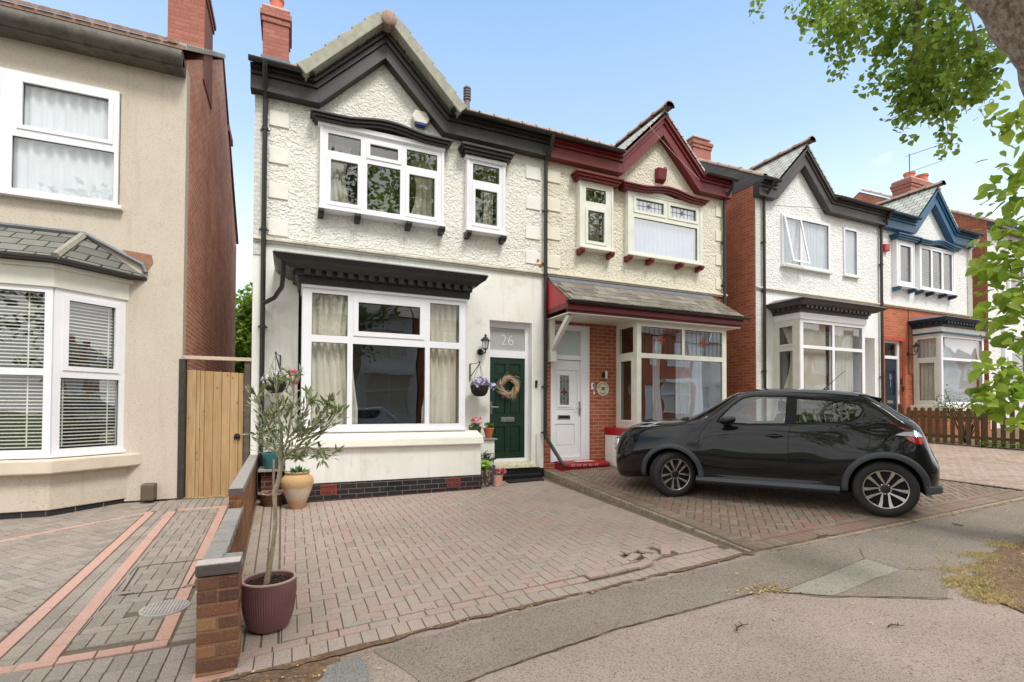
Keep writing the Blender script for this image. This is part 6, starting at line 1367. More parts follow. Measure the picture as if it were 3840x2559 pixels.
# houseplant behind the upper window
T_ = thing('houseplant', 'leafy houseplant in a pale basket pot behind the wide upper window', 'houseplant', (1.42, 9.05, 4.8))
MB().lathe([(.11, 0), (.14, .2), (.12, .2)], (1.44, 9.2, 4.80), 18, cap=False).obj('pot', mat('pale_basket_pot', (190, 196, 160), .8), T_); leaf_mesh(gsph(60, (1.44, 9.2, 5.14), (.26, .12, .18)), 'heart', .17, droop=-.2).obj('foliage', HERB, T_, rn=True)
T_ = thing('step_ladder', 'aluminium step ladder standing inside the large bay', 'ladder', (6.7, 8.6, .9)); b = MB()
for (x0, x1) in ((6.46, 6.62), (6.80, 6.62)): b.tube([(x0, 8.5, .9), (x1, 8.7, 1.95)], .016, 6)
for k in range(4): z = 1.05+k*.22; t = (z-.9)/1.05; b.tube([(6.46+.16*t, 8.5+.2*t, z), (6.80-.18*t, 8.5+.2*t, z)], .010, 5)
b.obj('frame', CHROME, T_)

# ================================================================ the car (local frame: x forward, y left, z up, rear axle at x=0)
def carpaint(name, c):
    t = NT(name); t.col(s2l(c)); t.set(.4, 0, 1.0, .08); t.p.inputs['Coat Roughness'].default_value = .015; t.p.inputs['Coat IOR'].default_value = 1.42; return t.m
def plain(name, c, rough, metal=0, coat=0, spec=.5):
    t = NT(name); t.col(s2l(c)); t.set(rough, metal, coat, spec); return t.m
CARBLK = carpaint('gloss_black_car_paint', (14, 14, 16)); TRIM = plain('dark_grey_moulding', (62, 66, 70), .5); RUB = mat('tyre_rubber', (42, 41, 40), .75, .15, 30, .3, 120, .002, obj=True)
CGL = plain('tinted_car_glass', (10, 12, 12), .3, 0, 1, .0); CGL.node_tree.nodes['Principled BSDF'].inputs['Coat IOR'].default_value = 1.5; CGL.node_tree.nodes['Principled BSDF'].inputs['Coat Roughness'].default_value = 0; SEAM = plain('panel_gap', (4, 4, 4), .8); ALLOY = plain('machined_alloy', (188, 186, 180), .25, .9); ALLOYD = plain('dark_grey_alloy', (52, 52, 54), .4, .6)
SEATM = plain('dark_seat_fabric', (58, 56, 54), .9); CGF = glass('car_front_glass', (.62, .66, .64, 1), .0, 0, .06, 1, 1.6); CGR = glass('car_privacy_glass', (.22, .23, .23, 1), .0, 0, .05, 1, 1.6)
WELL = plain('wheel_well', (10, 10, 10), .9); LENS = plain('clear_lens', (190, 196, 200), .08, .3, 1); TAIL = plain('red_tail_lens', (170, 18, 22), .12, 0, 1); TAILD = plain('dark_red_tail_lens', (84, 14, 18), .12, 0, 1); CHR = plain('car_chrome', (210, 212, 214), .12, 1)
ST = [  # x: (zb,yb) (z1,y1) (z2,y2) (z3,y3) (z4,y4) (z5,y5) (z6,y6) z7
 (-.575, (.40, .30), (.46, .42), (.55, .46), (.62, .44), (.66, .38), (.68, .28), (.69, .14), .69),
 (-.545, (.37, .52), (.45, .64), (.55, .68), (.63, .66), (.68, .58), (.72, .44), (.73, .22), .73),
 (-.47, (.33, .62), (.45, .76), (.56, .79), (.66, .76), (.76, .70), (.86, .60), (.90, .32), .91),
 (-.38, (.31, .68), (.47, .82), (.66, .83), (.88, .79), (1.03, .70), (1.10, .58), (1.13, .32), 1.14),
 (-.20, (.28, .74), (.48, .87), (.73, .895), (.96, .815), (1.10, .71), (1.21, .60), (1.26, .36), 1.27),
 (.00, (.27, .76), (.48, .89), (.76, .915), (.985, .815), (1.14, .70), (1.35, .58), (1.405, .38), 1.415),
 (.13, (.26, .76), (.46, .885), (.76, .912), (.99, .81), (1.14, .705), (1.42, .575), (1.49, .38), 1.50),
 (.35, (.25, .76), (.44, .865), (.74, .89), (1.0, .805), (1.15, .725), (1.445, .59), (1.525, .40), 1.54),
 (.70, (.24, .76), (.42, .835), (.66, .85), (.96, .825), (1.14, .755), (1.475, .61), (1.555, .42), 1.575),
 (1.2, (.23, .76), (.40, .82), (.62, .84), (.94, .82), (1.12, .77), (1.495, .62), (1.575, .42), 1.595),
 (1.55, (.23, .76), (.40, .82), (.62, .84), (.94, .82), (1.11, .775), (1.48, .62), (1.56, .42), 1.58),
 (1.75, (.23, .76), (.41, .83), (.64, .845), (.95, .825), (1.11, .775), (1.385, .65), (1.50, .44), 1.525),
 (2.05, (.24, .76), (.44, .845), (.68, .865), (.96, .84), (1.12, .765), (1.21, .695), (1.335, .46), 1.36),
 (2.35, (.26, .76), (.48, .88), (.76, .905), (.95, .835), (1.08, .745), (1.135, .65), (1.185, .42), 1.205),
 (2.60, (.27, .76), (.50, .895), (.79, .915), (.955, .83), (1.06, .725), (1.10, .62), (1.135, .40), 1.155),
 (2.90, (.27, .75), (.49, .875), (.77, .89), (.94, .81), (1.035, .725), (1.085, .61), (1.12, .38), 1.14),
 (3.15, (.24, .71), (.44, .84), (.70, .86), (.89, .79), (.99, .70), (1.045, .58), (1.085, .36), 1.10),
 (3.32, (.22, .63), (.41, .76), (.65, .79), (.83, .725), (.93, .65), (.985, .54), (1.025, .34), 1.04),
 (3.45, (.22, .54), (.40, .66), (.61, .69), (.76, .645), (.86, .57), (.915, .46), (.95, .30), .965),
 (3.53, (.27, .42), (.42, .53), (.58, .56), (.70, .53), (.78, .46), (.83, .37), (.86, .22), .87),
 (3.575, (.36, .25), (.44, .34), (.56, .38), (.65, .35), (.71, .30), (.75, .22), (.77, .12), .78)]
ST = [(r[0],)+tuple((z+(max(0, z-1.12)*.055), y) for z, y in r[1:8])+(r[8]+max(0, r[8]-1.12)*.055,) for r in ST]
def cr1(p0, p1, p2, p3, t):
    return .5*((2*p1)+(-p0+p2)*t+(2*p0-5*p1+4*p2-p3)*t*t+(-p0+3*p1-3*p2+p3)*t**3)
def body_mesh():
    def sect(i):
        r = ST[i]; pts = [(0, r[1][0]-.02)]+[(b, a) for a, b in r[1:8]]+[(0, r[8])]; return r[0], pts
    K = [sect(i) for i in range(len(ST))]; rows = []
    for i in range(len(K)-1):
        n = max(2, int((K[i+1][0]-K[i][0])/.045))
        for q in range(n):
            t = q/n; A, B, C_, D2 = K[max(i-1, 0)], K[i], K[i+1], K[min(i+2, len(K)-1)]
            # uniform catmull on values with linear x
            x = B[0]+(C_[0]-B[0])*t
            def hermite(a, b, c, d):
                xa, xb, xc, xd = A[0], B[0], C_[0], D2[0]; h = xc-xb
                m0 = (c-a)/(xc-xa) if xc != xa else 0; m1 = (d-b)/(xd-xb) if xd != xb else 0
                t2, t3 = t*t, t*t*t; return (2*t3-3*t2+1)*b+(t3-2*t2+t)*h*m0+(-2*t3+3*t2)*c+(t3-t2)*h*m1
            rows.append((x, [(hermite(A[1][k][0], B[1][k][0], C_[1][k][0], D2[1][k][0]), hermite(A[1][k][1], B[1][k][1], C_[1][k][1], D2[1][k][1])) for k in range(9)]))
    rows.append((K[-1][0], K[-1][1]))
    vs = []; fs = []; NN = 0
    for x, P_ in rows:
        half = []
        for k in range(8):
            m = 4
            for q in range(m):
                t = q/m; a, b, c, d = P_[max(k-1, 0)], P_[k], P_[k+1], P_[min(k+2, 8)]
                if k == 0: a = (-P_[1][0], P_[1][1])
                if k == 7: d = (-P_[7][0], P_[7][1])
                half.append((max(0, cr1(a[0], b[0], c[0], d[0], t)), cr1(a[1], b[1], c[1], d[1], t)))
        half.append(P_[8]); ring = [(x, y, z) for y, z in half]+[(x, -y, z) for y, z in half[-2:0:-1]]
        NN = len(ring); vs += ring
    R_ = len(rows)
    for i in range(R_-1):
        for k in range(NN): fs.append((i*NN+k, i*NN+(k+1) % NN, (i+1)*NN+(k+1) % NN, (i+1)*NN+k))
    fs.append(tuple(range(NN))[::-1]); fs.append(tuple(range((R_-1)*NN, R_*NN)))
    return vs, fs
CAR = None
def build_car(loc, rot, paint, label, detail=True):
    root = thing('parked_car', label, 'car', loc, rot=rot)
    vs, fs = body_mesh(); mb = MB(); mb.add(vs, fs)
    o = mb.obj('body', paint, root, smooth=60, local=True); o.data.materials.append(WELL)
    bvh = BVHTree.FromPolygons(vs, fs)
    def ys(x, z, sg=1):
        h = bvh.ray_cast(Vector((x, 3*sg, z)), Vector((0, -sg, 0)))
        return abs(h[0].y) if h[0] else None
    def zs(x, y):
        h = bvh.ray_cast(Vector((x, y, 3)), Vector((0, 0, -1))); return h[0].z if h[0] else None
    cb = MB()
    for cx in (0, 2.57):
        for sg in (-1, 1):
            cb.lathe([(0, .52*sg), (.385, .52*sg), (.385, 1.1*sg), (0, 1.1*sg)], (cx, 0, .345), 40, 'y', cap=False)
    DLI = [(1.95, 1.132), (1.87, 1.24), (1.745, 1.368), (1.63, 1.462), (1.48, 1.498), (1.0, 1.484), (.45, 1.418), (.255, 1.378), (.20, 1.32), (.245, 1.23), (.37, 1.156), (.6, 1.142), (1.1, 1.113), (1.6, 1.100)]
    cut = cb.obj('cut', WELL, smooth=0); cut2 = MB().prism(DLI, 'y', -1.1, 1.1).obj('cut', WELL, smooth=0)
    md2 = o.modifiers.new('c', 'BOOLEAN'); md2.operation = 'DIFFERENCE'; md2.object = cut2; md2.solver = 'EXACT'
    md = o.modifiers.new('b', 'BOOLEAN'); md.operation = 'DIFFERENCE'; md.object = cut; md.solver = 'EXACT'
    dg = bpy.context.evaluated_depsgraph_get(); cut.parent = None
    # evaluate with both objects at the origin
    mwb = root.matrix_world.copy(); root.location = (0, 0, 0); root.rotation_euler = (0, 0, 0); bpy.context.view_layer.update(); dg = bpy.context.evaluated_depsgraph_get()
    me = bpy.data.meshes.new_from_object(o.evaluated_get(dg)); o.modifiers.clear(); o.data = me; bpy.data.objects.remove(cut2)
    root.location = loc; root.rotation_euler = (0, 0, rot); bpy.data.objects.remove(cut)
    if len(me.materials) < 2: me.materials.append(WELL)
    for p in me.polygons:
        c = p.center; w_ = 0
        for cx in (0, 2.57):
            r_ = math.hypot(c.x-cx, c.z-.345)
            if r_ < .389 and abs(c.y) < 1 and (abs(abs(c.y)-.52) < .01 or r_ > .36) and abs(p.normal.y) < .5 or (r_ < .389 and abs(abs(c.y)-.52) < .01): w_ = 1
        if not w_ and 1.05 < c.z < 1.52 and .15 < c.x < 2 and abs(p.normal.y) < .6:
            for (ax, az), (bx_, bz) in zip(DLI, DLI[1:]+DLI[:1]):
                L2_ = (bx_-ax)**2+(bz-az)**2; t_ = max(0, min(1, ((c.x-ax)*(bx_-ax)+(c.z-az)*(bz-az))/L2_))
                if math.hypot(c.x-ax-t_*(bx_-ax), c.z-az-t_*(bz-az)) < .004: w_ = 1; break
        p.material_index = w_; p.use_smooth = not w_
    def side_patch(poly, m, name, off=.004, step=.05, sg=1, th=0, parent=None, up=False):
        b = MB(); xs = [p[0] for p in poly]; zz = [p[1] for p in poly]; x0, x1, z0, z1 = min(xs), max(xs), min(zz), max(zz)
        nx, nz = max(1, int((x1-x0)/step)), max(1, int((z1-z0)/step)); cache = {}
        for i in range(nx):
            for j in range(nz):
                cell = [(x0+(x1-x0)*(i+a)/nx, z0+(z1-z0)*(j+c_)/nz) for a, c_ in ((0, 0), (1, 0), (1, 1), (0, 1))]
                q = clip(poly, cell)
                if len(q) < 3 or area(q) < 1e-7: continue
                V = []
                for p in q:
                    if up:
                        z = zs(p[0], p[1]); 
                        if z is None: break
                        V.append((p[0], p[1], z+off))
                    else:
                        y = ys(p[0], p[1])
                        if y is None: break
                        V.append((p[0], sg*(y+off), p[1]))
                if len(V) == len(q): b.add(V, [tuple(range(len(V)))])
        if not b.v: return None
        ob_ = b.obj(name, m, parent or root, smooth=60, local=True)
        return ob_
    def sp(poly, n=6):   # smooth closed polygon
        out = []
        N_ = len(poly)
        for i in range(N_):
            a, b, c, d = poly[i-1], poly[i], poly[(i+1) % N_], poly[(i+2) % N_]
            for q in range(n): out.append(tuple(cr1(a[k], b[k], c[k], d[k], q/n)*.5+(b[k]+(c[k]-b[k])*q/n)*.5 for k in (0, 1)))
        return out
    def seam(pts, sg=1, r=.0035, m=SEAM, off=0, name='panel_gap'):
        P_ = []
        for a, b in zip(pts, pts[1:]):
            k = max(1, int(math.hypot(b[0]-a[0], b[1]-a[1])/.03))
            for q in range(k):
                t = q/k; x, z = a[0]+(b[0]-a[0])*t, a[1]+(b[1]-a[1])*t; y = ys(x, z)
                if y: P_.append((x, sg*(y+off), z))
        y = ys(*pts[-1]); 
        if y: P_.append((pts[-1][0], sg*(y+off), pts[-1][1]))
        if len(P_) > 1: return MB().tube(P_, r, 6).obj(name, m, root, smooth=60, local=True)
    for sg in (1, -1):
        F1 = [(1.93, 1.135), (1.85, 1.24), (1.74, 1.36), (1.62, 1.455), (1.48, 1.492), (1.25, 1.492), (1.06, 1.475), (1.085, 1.125), (1.5, 1.11)]
        F2 = [(.955, 1.455), (.70, 1.435), (.45, 1.41), (.27, 1.375), (.21, 1.325), (.25, 1.24), (.37, 1.165), (.60, 1.15), (.96, 1.125)]
        DL = [(1.99, 1.118), (1.90, 1.235), (1.76, 1.375), (1.64, 1.475), (1.48, 1.515), (1.0, 1.500), (.45, 1.435), (.24, 1.395), (.185, 1.32), (.23, 1.22), (.36, 1.14), (.6, 1.127), (1.1, 1.098), (1.6, 1.085)]
        side_patch([(1.09, 1.10), (1.065, 1.50), (.945, 1.485), (.945, 1.11)], SEAM, 'door_pillar', .003, .05, sg)
        seam(DLI+DLI[:1], sg, .011, SEAM, .0, 'window_rubber')
        side_patch(F1, CGF, 'side_window', .001, .05, sg); side_patch(F2, CGR, 'side_window', .001, .05, sg)
        seam([(1.94, 1.10), (1.5, 1.088), (1.05, 1.10), (.6, 1.128), (.37, 1.142)], sg, .006, TRIM, .0, 'belt_strip')
        seam([(.43, 1.41), (.445, 1.16)], sg, .012, TRIM, .0, 'quarter_divider')
        seam([(2.02, 1.16), (2.10, 1.07), (2.17, .95), (2.19, .80), (2.19, .36)], sg); seam([(1.0, 1.50), (1.01, 1.13), (1.045, .96), (1.055, .36)], sg)
        seam([(.22, 1.21), (.17, 1.10), (.135, 1.02), (.16, .90), (.20, .80)], sg); seam([(-.20, .95), (-.06, .76)], sg); seam([(.52, .32), (.9, .335), (2.15, .32)], sg, .004)
        seam([(2.24, 1.08), (2.45, 1.075), (2.7, 1.03), (2.95, .99)], sg)
        # arch mouldings
        for cx, a0, a1 in ((0, -8, 188), (2.57, -8, 188)):
            b = MB(); N_ = 44; rings = []
            for k in range(N_+1):
                a = R(a0+(a1-a0)*k/N_); c_, s_ = math.cos(a), math.sin(a); row_ = []
                for (r_, o_) in ((.382, -.06), (.384, .014), (.40, .020), (.435, .018), (.455, .002), (.458, -.02)):
                    x, z = cx+r_*c_, .345+r_*s_; y = ys(x, max(z, .285)) or .85; row_.append((x, sg*(y+o_), z))
                rings.append(row_)
            V = [p for r in rings for p in r]; m_ = 6
            b.add(V, [(i*m_+k, i*m_+k+1, (i+1)*m_+k+1, (i+1)*m_+k) for i in range(N_) for k in range(m_-1)]); b.obj('arch_moulding', TRIM, root, smooth=50, local=True)
        b = MB(); xs = [.47+i*.1*1.75 for i in range(11)]
        V = []
        for x in xs: V += [(x, sg*.80, .235), (x, sg*.865, .255), (x, sg*.885, .285), (x, sg*.872, .315), (x, sg*.84, .345), (x, sg*.76, .34)]
        b.add(V, [(i*6+k, i*6+(k+1) % 6, (i+1)*6+(k+1) % 6, (i+1)*6+k) for i in range(len(xs)-1) for k in range(6)]+[tuple(range(6)), tuple(range(60, 66))]); b.obj('side_sill', TRIM, root, smooth=50, local=True)
        # lamps
        t1 = side_patch([(.02, 1.235), (-.10, 1.155), (-.22, 1.085), (-.33, 1.05), (-.26, 1.04), (-.15, 1.09), (-.04, 1.17)], TAILD, 'tail_lamp', .008, .03, sg)
        t2 = side_patch([(-.10, 1.005), (-.20, 1.045), (-.34, 1.045), (-.385, .985), (-.25, .99)], LENS, 'tail_lamp_lens', .012, .03, sg, parent=t1); 
        t3 = side_patch([(-.19, .985), (-.385, .98), (-.39, .91), (-.33, .895), (-.26, .925)], TAIL, 'tail_lamp_lens', .013, .03, sg, parent=t1)
        hl = side_patch([(2.78, .62*sg), (2.92, .735*sg), (3.06, .70*sg), (3.26, .60*sg), (3.22, .50*sg), (3.02, .54*sg)] if sg > 0 else [(2.78, -.62), (3.02, -.54), (3.22, -.50), (3.26, -.60), (3.06, -.70), (2.92, -.735)], LENS, 'running_lamp', .006, .04, sg, up=True)
        if hl: side_patch([(2.88, .645*sg), (3.0, .69*sg), (3.16, .60*sg), (3.02, .585*sg)] if sg > 0 else [(2.88, -.645), (3.02, -.585), (3.16, -.60), (3.0, -.69)], CGL, 'lamp_bezel', .010, .04, sg, parent=hl, up=True)
        hx_ = bvh.ray_cast(Vector((4, sg*.53, .74)), Vector((-1, 0, 0)))[0]
        if hx_:
            d = Vector((.80, sg*.58, .12)).normalized(); rot_ = d.to_track_quat('Z', 'Y').to_matrix().to_4x4(); pos_ = hx_+d*-.03
            for nm_, pf, mt in (('headlamp', [(0, .0), (.105, .0), (.108, .035), (.095, .050)], CHR), ('headlamp_glass', [(.094, .045), (.06, .062), (0, .068)], LENS)):
                b = MB(); b.lathe(pf, (0, 0, 0), 26, cap=False); b.v = [tuple(pos_+rot_ @ Vector(v)) for v in b.v]; b.obj(nm_, mt, root, smooth=50, local=True)
        # mirror
        b = MB(); V = []; N_ = 16; M_ = 9
        for i in range(M_):
            t = i/(M_-1); r_ = math.sin(math.pi*min(max(t, .04), .96))**.55
            for k in range(N_): a = 2*math.pi*k/N_; V.append((1.78+(.105*math.cos(a)-(.03*math.sin(a)))*r_, sg*(.86+.20*t), 1.155+.062*math.sin(a)*r_))
        b.add(V, [(i*N_+k, i*N_+(k+1) % N_, (i+1)*N_+(k+1) % N_, (i+1)*N_+k) for i in range(M_-1) for k in range(N_)]+[tuple(range(N_)), tuple(range((M_-1)*N_, M_*N_))])
        mo = b.obj('door_mirror', paint, root, smooth=60, local=True); b = MB(); b.tube([(1.84, sg*.78, 1.10), (1.80, sg*.90, 1.12)], .03, 8); b.obj('mirror_arm', SEAM, mo, local=True)
        # handle
        y = ys(1.2, .945); b = MB(); V = []
        b.tube([(1.31, sg*(y+.004), .95), (1.27, sg*(y+.028), .953), (1.16, sg*(y+.030), .953), (1.10, sg*(y+.004), .95)], .011, 8); ho = b.obj('door_handle', paint, root, smooth=50, local=True)
        side_patch(sp([(1.31, .95), (1.21, .985), (1.10, .95), (1.21, .915)], 5), SEAM, 'handle_recess', .002, .03, sg, parent=ho)
    for sg in (1, -1):
        for x_, w2 in ((1.18, .2), (.42, .2)):
            b = MB(); b.hexa([(x_, sg*.36-w2, 1.05), (x_+.10, sg*.36-w2, 1.05), (x_+.10, sg*.36+w2, 1.05), (x_, sg*.36+w2, 1.05), (x_-.06, sg*.36-w2*.7, 1.25), (x_+.01, sg*.36-w2*.7, 1.25), (x_+.01, sg*.36+w2*.7, 1.25), (x_-.06, sg*.36+w2*.7, 1.25)])
            b.box(x_-.07, x_-.0, sg*.36-.12, sg*.36+.12, 1.28, 1.43); b.box(x_-.05, x_-.03, sg*.36-.05, sg*.36+.05, 1.2, 1.3); b.obj('seat', SEATM, root, bevel=.02, local=True)
    MB().tube([(1.72+.04*math.cos(R(a)), .36+.17*math.sin(R(a)), 1.10+.17*math.cos(R(a))) for a in range(-80, 81, 16)], .013, 6).obj('steering_wheel', SEAM, root, local=True)
    # screens
    ws = []
    side_patch([(2.44, .0), (2.42, .40), (2.34, .60), (2.12, .63), (1.86, .585), (1.66, .50), (1.70, .30), (1.72, 0), (1.70, -.30), (1.66, -.50), (1.86, -.585), (2.12, -.63), (2.34, -.60), (2.42, -.40)], CGL, 'windscreen', .006, .06, up=True)
    side_patch([(.045, 0), (.04, .36), (.02, .50), (-.12, .555), (-.28, .53), (-.33, .30), (-.34, 0), (-.33, -.30), (-.28, -.53), (-.12, -.555), (.02, -.50), (.04, -.36)], CGL, 'rear_window', .006, .06, up=True)
    side_patch([(2.55, .1), (2.52, .50), (2.40, .63), (2.36, .60), (2.44, .40), (2.46, 0), (2.44, -.40), (2.36, -.60), (2.40, -.63), (2.52, -.50), (2.55, -.1)], SEAM, 'scuttle', .007, .06, up=True)
    b = MB(); b.hexa([(.16, -.52, 1.485), (.0, -.50, 1.42), (.0, .50, 1.42), (.16, .52, 1.485), (.24, -.54, 1.515), (-.02, -.50, 1.462), (-.02, .50, 1.462), (.24, .54, 1.515)]); b.obj('roof_spoiler', paint, root, bevel=.02, local=True)
    b = MB(); b.lathe([(.035, 0), (.025, .015), (.012, .03), (.010, .03)], (.62, .15, 1.573), 12); b.tube([(.62, .15, 1.60), (.36, .15, 1.86)], .006, 6, r1=.003); b.obj('roof_antenna', SEAM, root, local=True)
    b = MB(); b.hexa([(-.60, -.60, .30), (-.40, -.80, .28), (-.40, .80, .28), (-.60, .60, .30), (-.585, -.62, .40), (-.38, -.84, .42), (-.38, .84, .42), (-.585, .62, .40)]); b.obj('rear_valance', TRIM, root, bevel=.03, local=True)
    b = MB(); b.hexa([(3.30, -.62, .20), (3.48, -.40, .22), (3.48, .40, .22), (3.30, .62, .20), (3.30, -.64, .30), (3.51, -.42, .30), (3.51, .42, .30), (3.30, .64, .30)]); b.obj('front_valance', TRIM, root, bevel=.03, local=True)
    # wheels
    def wheel(cx, sg, steer):
        w_ = bpy.data.objects.new('wheel', None); col.objects.link(w_)
        t = MB(); W2 = .108
        prof = [(.225, -W2*.80), (.24, -W2*.98), (.28, -W2*1.04), (.318, -W2*.94), (.334, -W2*.72), (.338, -W2*.3), (.338, W2*.3), (.334, W2*.72), (.318, W2*.94), (.28, W2*1.04), (.24, W2*.98), (.225, W2*.80)]
        t.lathe(prof, (0, 0, 0), 72, 'y', cap=False)
        ty = t.obj('tyre', RUB, None, smooth=50)
        g_ = MB()
        for yy in (-.055, -.018, .018, .055):
            g_.lathe([(.3385, yy-.003), (.3398, yy-.003), (.3398, yy+.003), (.3385, yy+.003)], (0, 0, 0), 72, 'y')
        gr = g_.obj('tread_groove', SEAM, None)
        r_ = MB(); r_.lathe([(.232, .085), (.236, .098), (.224, .100), (.216, .085), (.205, .05), (.200, -.09)], (0, 0, 0), 60, 'y', cap=False)
        rim = r_.obj('rim', ALLOYD, None, smooth=50)
        l_ = MB(); l_.lathe([(.236, .0985), (.233, .1025), (.224, .1025), (.221, .099)], (0, 0, 0), 60, 'y', cap=False); lip = l_.obj('rim_lip', ALLOY, None, smooth=50)
        dk_ = MB(); dk_.lathe([(0, .02), (.15, .02), (.15, -.01)], (0, 0, 0), 40, 'y', cap=False); disc = dk_.obj('brake_disc', plain('brake_steel', (70, 68, 66), .5, .6), None)
        hb = MB(); hb.lathe([(.056, .05), (.050, .088), (.035, .092), (0, .092)], (0, 0, 0), 24, 'y', cap=False)
        hub = hb.obj('hub_cap', ALLOYD, None, smooth=40)
        parts_ = [ty, gr, rim, lip, disc, hub]
        for k in range(5):
            for q in (-1, 1):
                a0 = R(90+72*k); V = []; N_ = 10
                for i in range(N_+1):
                    t_ = i/N_; rad = .045+(.228-.045)*t_; ang = a0+q*(R(10)+R(17)*math.sin(t_*math.pi*.5)**1.1*1.0) - q*R(6)*(1-t_)
                    ang = a0+q*R(5+15.5*t_**.8+5*math.sin(t_*math.pi)); wd = .010+.017*t_**1.4
                    c = Vector((math.cos(ang)*rad, 0, math.sin(ang)*rad)); ra = Vector((-math.sin(ang), 0, math.cos(ang)))
                    yf = .078+.022*t_
                    V += [tuple(c-ra*wd+Vector((0, yf-.03, 0))), tuple(c-ra*wd*.8+Vector((0, yf, 0))), tuple(c+ra*wd*.8+Vector((0, yf, 0))), tuple(c+ra*wd+Vector((0, yf-.03, 0)))]
                spk = MB(); spk.add(V, [(i*4+j, i*4+j+1, (i+1)*4+j+1, (i+1)*4+j) for i in range(N_) for j in range(3)]); 
                parts_.append(spk.obj('spoke', ALLOY, None, smooth=30))
        for k in range(5):
            n_ = MB(); a = R(54+72*k); n_.lathe([(.011, .06), (.011, .078), (0, .08)], (math.cos(a)*.058, 0, math.sin(a)*.058), 8, 'y'); parts_.append(n_.obj('wheel_nut', CHR, None))
        for p in parts_: p.parent = w_
        w_.parent = root; w_.location = (cx, sg*.775, .338); w_.rotation_euler = (0, 0, (0 if sg > 0 else math.pi)+steer); return w_
    for cx, st_ in ((0, 0), (2.57, R(41))):
        for sg in (1, -1): wheel(cx, sg, st_)
    return root
FWD = math.atan2(.8135, -.5816)
build_car((7.385, 4.32, .172), FWD, CARBLK, 'glossy black compact crossover parked on the right brick drive')

# ================================================================ fence, planting, trees
random.seed(31)
FM = mat('dark_stained_fence', (92, 72, 42), .85, .3, 14, .4, 40, .004, c2=(60, 50, 30), thr=(.5, .7))
FT = thing('picket_fence', 'dark stained low picket fence between the drives on the right', 'fence', (15.4, 6, .55))
zf_ = lambda y: zd30(15.4, y)
y = 8.35; i = 0
while y > 3.9:
    z0 = zf_(y)+.03; MB().prism([(y-.045, z0), (y+.045, z0), (y+.045, z0+.88), (y, z0+.91), (y-.045, z0+.88)], 'x', 15.36, 15.38).obj('picket', FM, FT); y -= .165
for y in (8.42, 6.6, 4.8): MB().box(15.39, 15.47, y-.04, y+.04, .3, zf_(y)+1.02).obj('post', FM, FT, bevel=.008)
for h in (.18, .66): MB().hexa([(15.381, 3.9, zf_(3.9)+h), (15.42, 3.9, zf_(3.9)+h), (15.42, 8.4, zf_(8.4)+h), (15.381, 8.4, zf_(8.4)+h), (15.381, 3.9, zf_(3.9)+h+.07), (15.42, 3.9, zf_(3.9)+h+.07), (15.42, 8.4, zf_(8.4)+h+.07), (15.381, 8.4, zf_(8.4)+h+.07)]).obj('rail', FM, FT)
def blobs_pts(bl, dens):
    o = []
    for c, r in bl:
        n = int(dens*r**2.4)
        for _ in range(n):
            v = Vector((random.gauss(0, 1), random.gauss(0, 1), random.gauss(0, 1))).normalized()*random.random()**.42*r
            o.append((c[0]+v.x, c[1]+v.y, c[2]+v.z*.9))
    return o
TB = mat('rose_stem', (84, 62, 48), .9, .3, 20)
RB = thing('rose_bush', 'sparse rose bush with pale blooms behind the picket fence', 'shrub', (16.0, 7.2, .6))
b = MB(); P_ = []
for k in range(16):
    a = random.random()*6.28; e = Vector((16.0+.5*math.cos(a)*random.uniform(.3, 1), 7.2+.8*math.sin(a)*random.uniform(.3, 1), random.uniform(1.35, 2.05))); m_ = Vector((16.0, 7.2, 1.1))+Vector((random.uniform(-.2, .2), random.uniform(-.3, .3), 0))
    b.tube([(16.0, 7.2, .55), tuple(m_), tuple(e)], .018, 5, r1=.005)
    for _ in range(60): t = random.uniform(.3, 1); q = m_+(e-m_)*t+Vector((random.gauss(0, .09), random.gauss(0, .12), random.gauss(0, .09))); P_.append(tuple(q))
b.obj('stems', TB, RB, smooth=60); leaf_mesh(P_, 'oval', .06).obj('foliage', DARKG, RB, rn=True)
flowers(14, (16.0, 7.2, 1.75), (.5, .7, .35), .05).obj('blooms', tinted('pale_rose', None, [(232, 196, 196), (240, 220, 214), (222, 170, 176)], fine=0, bump=0), RB, rn=True)
gc = []
for _ in range(900): y = random.uniform(3.8, 6.6); gc.append((15.2+abs(random.gauss(0, .25)), y, zd30(15.4, y)+.02+random.random()*.13))
stuff(leaf_mesh(gc, 'oval', .06, droop=-.5).obj('ground_cover', HERB, rn=True), 'low green ground cover along the foot of the picket fence', 'ground cover')
# tree at the end of the side passage
TR = thing('bushy_tree', 'dense green conifer-like tree at the far end of the side passage', 'tree', (-1.45, 19.2, 0))
MB().tube([(-1.45, 19.2, -.3), (-1.45, 19.2, 2), (-1.4, 19.2, 4)], .18, 8, r1=.08).obj('trunk', TB, TR)
leaf_mesh(blobs_pts([((-1.5+random.uniform(-.5, .5), 19.2+random.uniform(-.5, .5), .8+i*.42), .75) for i in range(11)], 1500), 'oval', .20).obj('crown', LIME, TR, rn=True)
b = MB(); b.box(-1.5, -.6, 13, 13.02, 0, 1.0)
